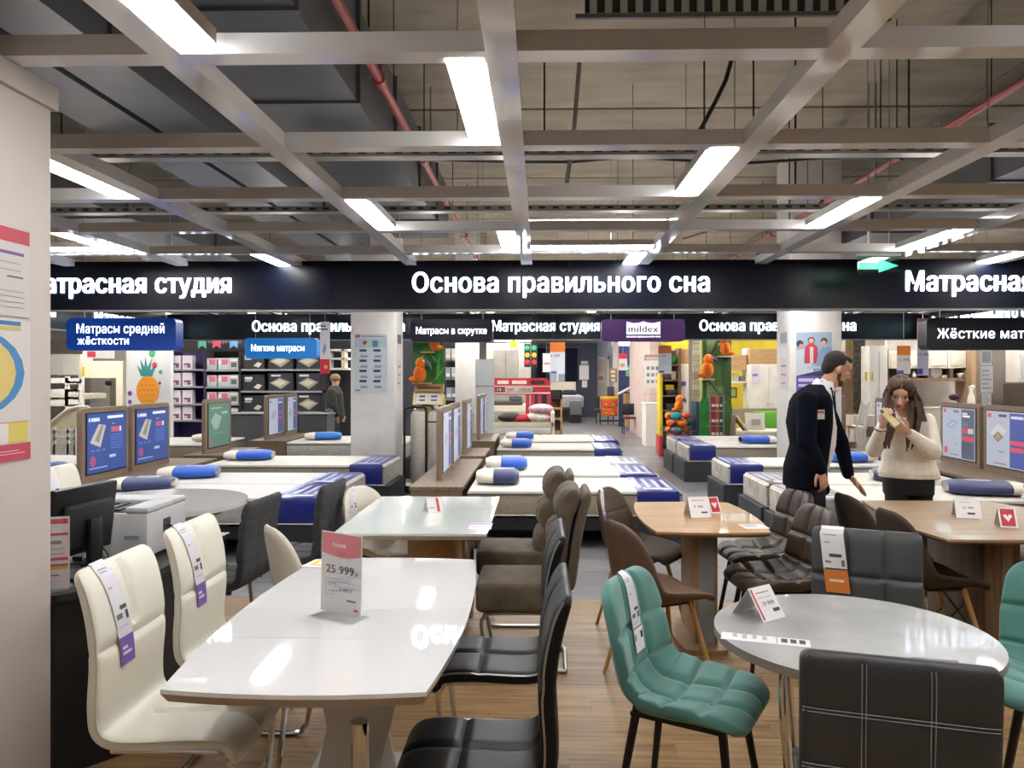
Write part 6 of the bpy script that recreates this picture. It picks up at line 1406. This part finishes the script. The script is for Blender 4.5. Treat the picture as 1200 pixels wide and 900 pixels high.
for j, y in enumerate((481, 499, 514)):
    for i, (x, c) in enumerate(((836, 'a82830'), (840.5, 'b8683a'), (845, '4a4a50'))):
        q = at(x, y, 14.65); o = thing('book', '%s book on the steel rack by the jungle panel, %s shelf' % (('red', 'orange brown', 'dark grey')[i], ORD[j]), 'book', (q.x, 14.65, q.z)); w = .033 if i != 0 else .045
        MB().box(-w, w, 0, .03, 0, .26, mat(c, .5, var=.12, scale=30)).build('cover', o, False); MB().box(-w*.7, w*.7, -.001, 0, .07, .12, PAPER).build('cover_print', o, False)
# toy bin with plush heap
t = unit('toy_bin', 'blue and grey wire bin with a red side holding plush toys', 'bin', 795, 15.6); q = t.location
mb = MB()
for k in range(9): mb.tube([(-.33+.0825*k, -.3, 0), (-.33+.0825*k, -.3, .52)], .006, mat('2a4a5a', .5), 5)
for z in (.02, .27, .52): mb.tube([(-.33, -.3, z), (.33, -.3, z), (.33, .3, z), (-.33, .3, z)], .008, mat('2a4a5a', .5), 5, closed=True)
mb.build('wire_basket', t); MB().box(-.42, -.35, -.3, .25, .02, .42, mat('b02028', .5), bev=.01).build('red_side', t)
MB().box(.3, .36, -.3, .3, 0, 1.1, mat('23384a', .6)).build('tall_side', t, False)
TE = mat('1f8a94', .85, var=.2, scale=10, bump=.4); GP = mat('6a7078', .85, var=.2, bump=.4); cnt = 0
NM = ('orange', 'teal', 'grey', 'rust')
for k in range(36):
    lay, j = divmod(k, 6); a = 2*pi*j/5+lay*.6; r = .195 if j < 5 else 0; c_ = (k*5+lay*3+k//4) % 4; m = (ORG, TE, GP, mat('c85a28', .85, var=.1, bump=.3))[c_]
    o = thing('plush_toy', '%s plush toy in the %s layer of the wire bin heap' % (NM[c_], ('bottom', 'second', 'third', 'fourth', 'fifth', 'top')[lay]), 'toy', (q.x+r*cos(a), q.y+r*sin(a), .025+lay*.142), a+pi/2, 'plush toys heaped in the wire bin')
    MB().ell((-.01, 0, .07), .095, .078, .07, m, 12, 8).ell((.065, 0, .085), .052, .05, .052, m, 10, 7).build('body', o); MB().ell((.112, 0, .08), .022, .02, .02, GRB, 8, 6).build('nose', o); MB().ell((-.02, .07, .08), .04, .02, .035, m, 8, 6).build('wing', o)
o = parrot('orange plush parrot lying on top of the toy heap', q.x-.0, q.y-.05, .885, .2, .8)
# wardrobes and sofa beyond the jungle panel
t = unit('wardrobe', 'white wardrobe with an oak upper door between jungle panel and pillar', 'wardrobe', 895, 16.6)
loc(t, 878, 915, 427, 530, d=.5, m=WHT, name='body'); loc(t, 879, 912, 409, 426, d=.5, m=LOAK, name='oak_door'); loc(t, 879.5, 901, 428, 482, Y=16.58, d=.02, m=mat('d2cdc4', .5), name='door'); loc(t, 901.5, 915, 428, 482, Y=16.58, d=.02, m=mat('d2cdc4', .5), name='door')
for x in (899, 903): loc(t, x, x+2, 473, 474.5, Y=16.55, d=.02, m=STEEL, name='handle')
loc(t, 881, 891, 428, 450, Y=16.56, d=.01, m=mat('c4bcc4', .6), name='price_sheet'); loc(t, 882, 888, 438, 441, Y=16.555, d=.01, m=mat('7a68a8', .6), name='price_print')
t = unit('shelf_unit', 'open white and oak shelf against the yellow wall', 'shelf', 868, 16.8)
loc(t, 857, 878, 416, 434, d=.4, m=LOAK, name='oak_box'); loc(t, 857, 877, 447, 449, d=.4, m=WHT, name='shelf'); loc(t, 875, 878, 408, 448, d=.4, m=WHT, name='side_panel')
for k, (x0, x1, y0, c, lab) in enumerate(((860, 866, 438, 'b8bcae', 'pale clock'), (867, 872, 441, '6a5a4a', 'brown box'))): o = unit('shelf_item', '%s on the open oak shelf at the yellow wall' % lab, 'decoration', x0, 16.9); loc(o, x0, x1, y0, 447, d=.15, m=mat(c, .6), name='box_body', bev=.01)
o = sheet('picture_frame', None, frm(at(859.5, 466, 18.275)), .16, .24, '2a2a28', [(.15, .12, .85, .88, '8a9a5a')], .02); tag(o, 'small black picture frame on the yellow wall', 'picture')
t = unit('sofa', 'beige and green sofa bed against the yellow wall', 'sofa', 890, 15.2); GRN = mat('5a9a2e', .8, var=.06)
loc(t, 858, 930, 481, 500, d=.1, m=mat('8a7a66', .8), name='backrest', back=.9); loc(t, 895, 930, 484, 506, d=.12, m=GRN, name='green_cushion', bev=.04, back=.7); loc(t, 862, 930, 505, 512, d=.9, m=mat('d0c8b4', .8), name='seat_cushion', bev=.03); loc(t, 862, 930, 512, 525, d=.9, m=mat('9a8a70', .7), name='base'); loc(t, 857, 862, 486, 525, d=.9, m=mat('8a7a66', .8), name='armrest')
t = unit('pillow', 'white pillow with a faint print on the beige sofa', 'pillow', 885, 15.4); 
pts = [(-.19, 0), (0, .012), (.19, 0), (.18, .17), (.19, .35), (0, .335), (-.19, .35), (-.18, .17)]; q = at(885, 504, 15.4)
MB().prism(pts, -.05, .05, mat('d8d4c8', .8), M=frm((0, 0, q.z), 0, .15)).build('cushion', t); MB().box(-.09, .09, -.058, -.056, q.z+.1, q.z+.22, mat('a8a49c', .8)).build('cushion_print', t, False)
t = unit('pillow', 'brown edged beige pillow leaning on the sofa armrest', 'pillow', 869, 15.3); q = at(869, 497, 15.3); MB().box(-.2, .2, -.06, .06, -.03, .03, mat('b8a88a', .8), bev=.025, M=Matrix.Translation((0, 0, q.z)) @ Matrix.Rotation(.95, 4, 'Y')).build('cushion', t); MB().box(-.2, .2, -.05, .05, -.05, -.03, mat('4a3a2c', .8), M=Matrix.Translation((0, 0, q.z)) @ Matrix.Rotation(.95, 4, 'Y')).build('cushion_back', t)
# posters on the pillars
t = thing('wall_poster', 'mattress range poster with two columns of products on the first pillar', 'poster', (at(434.5, 460, 10.34).x, 10.342, at(434, 460, 10.34).z))
it = [(.02, .94, .17, .99, 'c04a58'), (.22, .95, .95, .965, '7a7a80'), (.22, .975, .8, .985, '8a8a90'), (0, .77, 1, .92, '9fb2ba'), ('disc', .32, .85, .07, '6a4a3a'), ('disc', .38, .82, .05, 'c8a890'), (.55, .78, .72, .89, '4a7a90')]
for j in range(4):
    for i in range(2): it += [(.15+.43*i, .70-.175*j, .37+.43*i, .74-.175*j, '2e3050'), (.18+.43*i, .60-.175*j, .40+.43*i, .64-.175*j, '7f8a96')]
it += [(.03, .03, .18, .05, '5a5a66')]
sheet('poster_sheet', t, frm((0, 0, 0)), .44, .79, 'b4bcc6', it, .003)
t = thing('wall_poster', 'narrow list poster on the aisle face of the first pillar', 'poster', (-1.962, 10.66, 1.42)); sheet('poster_sheet', t, frm((0, 0, 0), HALF), .34, .78, 'c4bcc0', [(.1, .82, .9, .98, '3a3a40'), (.1, .55, .9, .75, 'd8c8c0'), (.2, .1, .7, .13, '6a6a80'), (.2, .25, .8, .28, 'a86a7a'), (.2, .4, .8, .43, '6a6a80')], .003)
t = thing('wall_poster', 'photo poster of people with a purple foot on the second pillar', 'poster', (at(954, 486, 10.34).x, 10.342, at(954, 486, 10.34).z))
w, h = 41*10.34/900, 96*10.34/900
it = [(0, 0, 1, .47, '5b4a96'), (.06, .40, .5, .44, 'c8c0e0'), (.06, .34, .35, .37, 'c8c0e0'), (0, .47, 1, .55, '2a3348'), ('poly', [(0, .47), (0, .78), (.22, .8), (.42, .62), (.5, .52)], 'b8c4d2'), ('disc', .10, .86, .10, '33302e'), ('disc', .14, .83, .07, 'b88a72'), ('poly', [(.22, .62), (.24, .82), (.42, .88), (.60, .82), (.62, .62)], 'a83a4c'), ('disc', .42, .90, .10, '5a3a2c'), ('disc', .42, .895, .07, 'c89a80'), (.38, .62, .48, .82, 'c8b8bc'), ('poly', [(.5, .52), (.62, .74), (.72, .82), (1, .82), (1, .55)], '7d93b0'), ('disc', .78, .89, .10, '4a4240'), ('disc', .77, .87, .07, 'c49a82'), (.3, .56, .8, .59, 'a8b4c4')]
sheet('poster_sheet', t, frm((0, 0, 0)), w, h, '8fa4ba', it, .003)
t = thing('wall_poster', 'narrow list poster on the side face of the second pillar', 'poster', (3.341, 10.62, 1.42)); sheet('poster_sheet', t, frm((0, 0, 0), -HALF), .34, .80, 'c0bcc0', [(.1, .80, .9, .98, '8a9aa0'), (.1, .55, .9, .75, 'd0c8c8'), (.2, .1, .7, .13, 'a8808a'), (.2, .25, .8, .28, 'a86a7a'), (.2, .4, .8, .43, '6a6a80')], .003)
# --- kitchen side
t = unit('mirror_cabinet', 'oak cabinet with a dark mirrored niche behind the man', 'cabinet', 993, 15.6)
loc(t, 983, 1000, 412, 545, d=.5, m=DOAK, name='body'); loc(t, 1000, 1014, 398, 485, d=.4, m=mat('4a4540', .3, .3, var=.4, scale=14), name='mosaic_mirror'); loc(t, 983, 1004, 484, 486, Y=15.56, d=.05, m=mat('8a6f54', .5), name='ledge')
t = unit('wardrobe', 'tall white wardrobe with yellow stickers behind the man and woman', 'wardrobe', 1026, 15.2); loc(t, 1019, 1040, 405, 545, d=.5, m=mat('d8d4ca', .5), name='body'); loc(t, 1020, 1029.5, 412, 475, Y=15.18, d=.02, m=WHT, name='door'); loc(t, 1030.5, 1039, 412, 475, Y=15.18, d=.02, m=WHT, name='door'); loc(t, 1014, 1016, 436, 446, Y=15.16, d=.02, m=YEL, name='yellow_sticker'); loc(t, 1021.5, 1023.5, 436, 446, Y=15.16, d=.02, m=YEL, name='yellow_sticker')
t = unit('white_chair', 'white wooden chair with a tall slatted back by the oak cabinet', 'chair', 1012, 12.9)
q = lambda px, py, Y=12.9: at(px, py, Y)-t.location
for a, b in (((1010, 471), (1004, 500)), ((1018, 471), (1014, 500))): MB().tube([q(*a), q(*b)], .016, WHT, 6).build('back_post', t)
mb = MB(); mb.poly([q(1010.5, 474), q(1018, 474), q(1014.5, 497), q(1005.5, 497)], WHT); mb.build('backrest', t, False)
loc(t, 1003, 1016, 500, 503, d=.4, m=WHT, name='seat')
for x, dd in ((1004, 0), (1014.5, 0), (1005.5, .36), (1013.5, .36)): MB().tube([Vector((q(x, 503).x, dd+.02, q(x, 503).z)), Vector((q(x, 503).x, dd+.02, 0))], .014, WHT, 6).build('leg', t)
t = unit('dresser', 'low white dresser with a round oak niche behind the phone', 'cabinet', 1010, 14.5); loc(t, 1000, 1042, 487, 545, d=.4, m=mat('cdc4b4', .5), name='body'); loc(t, 1016, 1024, 500, 512, Y=14.48, d=.02, m=mat('6a5238', .6), name='niche')
t = unit('kitchen_wall_unit', 'cream kitchen wall cabinets with open oak shelf beneath', 'cabinet', 1088, 15.6)
loc(t, 1036, 1041.4, 410, 462, d=.4, m=DOAK, name='side_panel'); 
for x in (1041.5, 1064.6, 1087.7, 1110.8): loc(t, x, x+22.2, 411, 431, d=.38, m=mat('d0cabc', .5), name='door'); loc(t, x+2.5, x+20, 413.5, 428.5, Y=15.585, d=.02, m=mat('c4beb0', .5), name='door_panel')
loc(t, 1041, 1133, 432, 443, d=.03, m=mat('5a534c', .7), name='niche_back', back=.34); loc(t, 1041, 1133, 443, 446.5, d=.38, m=DOAK, name='shelf')
for x in (1062, 1087, 1113): loc(t, x, x+4, 432, 443, d=.35, m=mat('4a443e', .7), name='divider')
t = unit('kitchen_base_unit', 'cream kitchen base units with pale worktop behind the displays', 'cabinet', 1090, 14.9); loc(t, 1044, 1150, 481, 545, d=.6, m=mat('d2ccbe', .5), name='body'); loc(t, 1042, 1152, 478, 481.5, d=.62, m=mat('bfb5a4', .4), name='worktop')
for nm, lab, x, y, f in (('plate', 'pale round plate standing on the kitchen shelf', 1098, 443, 'p'), ('bowl', 'white bowl on the kitchen shelf', 1125, 443, 'b'), ('tray', 'yellow tray on the kitchen shelf', 1110, 443, 't'), ('jar', 'small white jar on the kitchen shelf', 1071, 443, 'j'), ('vase', 'white vase with a tall neck on the kitchen worktop', 1138, 480, 'v'), ('flower_pot', 'white pot with a purple flower on the kitchen worktop', 1118, 480, 'f')):
    Y = 15.7 if y < 450 else 15.1; q = at(x, y, Y); o = thing(nm, lab, nm.replace('_', ' '), (q.x, Y, q.z))
    if f == 'p': MB().lathe([(.0, 0), (.09, .0), (.12, .02), (.118, .024), (.0, .008)], m=WHT).build('dish', o, M=frm((0, .05, .12), 0, -.15)); 
    elif f == 'b': MB().lathe([(.03, 0), (.075, .06), (.08, .10), (.072, .10), (.02, .02)], m=WHT).build('bowl_body', o)
    elif f == 't': MB().box(-.11, .11, 0, .1, 0, .06, mat('d2c48a', .5), bev=.01).build('tray_body', o)
    elif f == 'j': MB().lathe([(.03, 0), (.045, .03), (.035, .08), (.02, .11)], m=WHT).build('jar_body', o); MB().ell((0, 0, .12), .022, m=WHT).build('stopper', o)
    elif f == 'v': MB().lathe([(.06, 0), (.075, .1), (.06, .25), (.03, .34), (.04, .42), (.045, .46)], m=WHT).build('vase_body', o); MB().ell((.03, 0, .44), .04, m=WHT).build('rim_figure', o)
    else: MB().lathe([(.05, 0), (.06, .12), (.05, .16)], m=WHT).build('pot', o); MB().ell((0, 0, .24), .10, .08, .06, mat('3a1a3a', .9, bump=.5)).build('blossom', o)
t = unit('oak_panel', 'tall oak end panel closing the kitchen wall units', 'panel', 1139, 15.4); loc(t, 1138.5, 1144, 408, 545, d=.6, m=wood('a08468', .5, .12, 'z'), name='panel'); loc(t, 1144, 1146, 408, 545, d=.6, m=DOAK, name='edge')
t = thing('hanging_notice', 'column of white notices hanging before the brown wall beside the oak panel', 'notice', at(1156, 476, 13.5))
for k, (a, b, w) in enumerate(((0, .22, .16), (.23, .70, .21), (.71, .98, .19))): sheet('sheet', t, frm((0, -.01*(k % 2), a)), w, b-a, 'c9c7c9', hexlines(.1, .9, .1, .9, 5, '9a9aa4')+([(.1, .2, .9, .9, '8d949c')] if k == 2 else []), .002)
MB().tube([(0, .0, .98), (0, .0, CZ+.03-t.location.z)], .004, STEEL, 5).build('wire', t)
t = unit('glass_cabinet', 'white glass-door cabinet at the frame edge behind the displays', 'cabinet', 1198, 15.2); loc(t, 1193, 1225, 410, 448, d=.4, m=mat('d2ccc2', .5), name='body'); loc(t, 1195, 1205, 413, 445, Y=15.18, d=.02, m=mat('b8b8b4', .3), name='glass_door'); loc(t, 1206, 1216, 413, 445, Y=15.18, d=.02, m=mat('b8b8b4', .3), name='glass_door'); loc(t, 1190, 1225, 450, 545, d=.4, m=mat('4a3f38', .6), name='dark_base')
# ================= map wall side: posters, desk, printer, monitor =================
t = thing('wall_poster', 'price list poster with a red head on the map wall', 'poster', (-1.918, 2.70, 0))
def wp(label, y0, y1, z0, z1, base, items, texts=()):
    t = thing('wall_poster', label, 'poster', (-1.915, (y0+y1)/2, z0)); sheet('poster_sheet', t, frm((0, 0, 0), HALF), y1-y0, z1-z0, base, items, .003); return t
for c in list(t.children): bpy.data.objects.remove(c)
bpy.data.objects.remove(t)
Yf = lambda px: -1.918/ray(px, 440)[0]
ye = Yf(33.5); z = lambda py, px=33.5: at(px, py, Yf(px)).z
wp('price list sheet with a red head on the map wall', ye-.62, ye, z(373), z(273), 'bfb9b8', [(0, .84, 1, 1, 'b03a48'), (.62, .70, .95, .735, '6a4a8a'), (.1, .70, .5, .72, '77777a'), (.1, .60, .55, .615, '9a9a9c'), (.1, .5, .45, .515, '9a9a9c'), (.1, .4, .5, .415, '9a9a9c'), (.65, .6, .92, .61, '88888c'), (.65, .52, .92, .53, '88888c'), (.8, .44, .94, .46, '5a5a60'), (.1, .28, .95, .29, '8a8a8c'), (.1, .22, .95, .23, '8a8a8c'), (.1, .16, .95, .17, '8a8a8c'), (.1, .1, .95, .11, '8a8a8c')])
n = 20; isl = [(.55+.40*cos(a)*(1 if cos(a) > 0 else .8), .62+.30*sin(a)) for a in [2*pi*k/n for k in range(n)]]
isl2 = [(.55+.33*cos(a), .62+.265*sin(a)) for a in [2*pi*k/n for k in range(n)]]
wp('store map poster with a blue-rimmed yellow island plan on the wall', ye-.66, ye+.005, z(537), z(376), 'c6c1be', [(.55, .955, .92, .985, '2f6aa0'), (.62, .92, .92, .945, 'b8a85a'), ('poly', isl, '3a78b0'), ('poly', isl2, 'c9b46a'), ('poly', [(.35, .55), (.62, .50), (.66, .74), (.5, .84), (.36, .74)], '6a9a4a'), (.02, .0, 1, .12, 'b03a50'), ('disc', .55, .06, .05, 'd8c8c8'), (.02, .13, .82, .27, 'd2cecc'), (.82, .13, .98, .27, 'c6b85a'), (.02, .27, .98, .275, 'b03a50'), (.05, .24, .7, .243, '88888c'), (.05, .21, .6, .213, '88888c'), (.05, .18, .7, .183, '88888c'), (.05, .15, .6, .153, '88888c'), (.7, .05, .95, .055, 'e0c0c8'), (.7, .07, .9, .075, 'e0c0c8'), (.2, .05, .42, .055, 'e0c0c8')])
DK = mat('1b1b1d', .35, var=.05, scale=3, coat=.2)
t = thing('service_desk', 'black consultant desk between the map wall and white chairs', 'desk', (-2.2, 3.5, 0))
dk = [(.29, -.505), (.50, -.25), (.48, .72), (-.75, .72), (-.75, -.505)]
MB().prism(dk, .72, .75, DK).build('desk_top', t, False)
BK2 = mat('141416', .5)
MB().prism([(.25, -.46), (.45, -.22), (.43, .68), (.40, .68), (.42, -.21), (.22, -.44)], 0, .72, BK2).build('side_panel', t, False); MB().box(-.72, -.69, -.44, .68, 0, .72, BK2).build('side_panel', t, False); MB().box(-.69, .39, .64, .67, .1, .72, BK2).build('back_panel', t, False)
# printer
t = thing('printer', 'white laser printer with paper tray recess on the black desk', 'printer', (-2.03, 3.76, .75)); PR = mat('b8babd', .45, var=.02)
MB().box(-.20, .19, -.20, .20, .012, .225, PR, bev=.018).build('body', t); MB().box(-.20, .19, .05, .20, .22, .25, PR, bev=.012).build('top_cover', t); MB().box(.08, .19, -.20, .06, .22, .25, PR, bev=.01).build('control_strip', t)
MB().box(-.17, .07, -.185, .05, .222, .2285, mat('2b2c2e', .5)).build('output_tray', t, False)
for k in range(4): MB().box(-.15+.055*k, -.125+.055*k, -.17, .03, .229, .236, mat('1c1c1e', .5)).build('tray_rib', t, False)
for k in range(9): MB().box(-.11, -.04, -.203, -.1995, .085+.008*k, .089+.008*k, mat('77797c', .6)).build('vent_slat', t, False)
MB().box(.08, .15, -.2025, -.1995, .10, .118, mat('8a8c90', .5)).build('maker_badge', t, False); MB().box(.1895, .192, -.05, .02, .10, .17, mat('3a3b3d', .5)).build('socket_plate', t, False)
for x in (-.16, .15):
    for y in (-.16, .16): MB().box(x-.02, x+.02, y-.02, y+.02, 0, .013, BLACKM).build('foot', t, False)
MB().tube(crom3([(.192, -.02, .13), (.23, -.03, .13), (.25, -.05, .08), (.23, -.1, .02), (.15, -.22, .008), (.0, -.25, .008), (-.15, -.3, .008)]), .004, BLACKM, 6).build('power_cord', t)
# monitor seen from behind
t = thing('monitor', 'black computer monitor seen from behind on the desk', 'monitor', (-2.0, 3.32, .75), rad(80))
T = Matrix.Translation((0, 0, .235)) @ Matrix.Rotation(.12, 4, 'X')
mb = MB(); mb.box(-.18, .18, -.008, .022, -.145, .155, BLACKM, bev=.006, M=T).build('panel', t); MB().box(-.14, .14, -.045, -.008, -.11, .09, mat('18181a', .5), bev=.02, M=T).build('rear_shell', t); MB().box(-.175, .175, .0222, .0235, -.135, .145, mat('20242c', .2), M=T).build('screen', t, False)
for k in range(5): MB().box(-.12, .12, -.0465, -.045, -.08+.012*k, -.075+.012*k, mat('050506', .6), M=T).build('vent', t, False)
MB().box(-.035, .035, -.07, -.04, .012, .25, BLACKM, bev=.006).build('stand_neck', t); MB().box(-.12, .12, -.14, .06, 0, .014, BLACKM, bev=.004).build('stand_base', t)
MB().tube(crom3([(.02, -.05, .14), (.05, -.08, .08), (.04, -.10, .03), (.10, -.12, .006), (.2, -.1, .006)]), .004, BLACKM, 6).build('cable', t)
t = thing('phone_dock', 'small silver and black device on the desk under the monitor', 'device', (-2.02, 3.46, .75), .3); MB().box(-.06, .06, -.04, .04, 0, .03, BLACKM, bev=.006).build('body', t); MB().box(-.055, .055, -.03, .03, .03, .06, mat('8a8c90', .3, .5), bev=.01, M=Matrix.Rotation(.2, 4, 'X')).build('cradle', t)
# acrylic sign on desk
t = thing('desk_sign', 'clear acrylic stand with a red-striped service price sheet on the desk corner', 'sign holder', (-2.0, 3.05, .75), rad(20)); w, h = .185, .292
sheet('service_sheet', t, frm((0, 0, .006)), w, h, 'd6ced2', [(.03, .90, .97, .97, 'c43a50'), (.03, .74, .97, .775, 'c43a50'), (.03, .395, .97, .435, 'c43a50'), (.03, .31, .97, .345, 'b84a3a'), (.2, .27, .97, .305, 'd2b23a'), (.1, .86, .8, .865, 'a07880'), (.1, .82, .7, .825, 'a07880'), (.1, .68, .35, .685, '77707a'), (.1, .6, .4, .605, '77707a'), (.1, .52, .4, .525, '77707a'), (.6, .62, .85, .67, '8a7a84'), (.6, .55, .9, .56, '8a7a84'), (.6, .48, .9, .49, '8a7a84'), (.3, .18, .8, .20, '6a6070'), (.1, .1, .9, .105, 'c08088')], .0015)
MB().box(-w/2-.003, w/2+.003, -.006, -.0045, .003, h+.006, glass('ffffff', .08)).build('clear_front', t, False); MB().box(-w/2-.003, w/2+.003, -.045, .045, 0, .003, glass('ffffff', .12)).build('clear_foot', t, False)
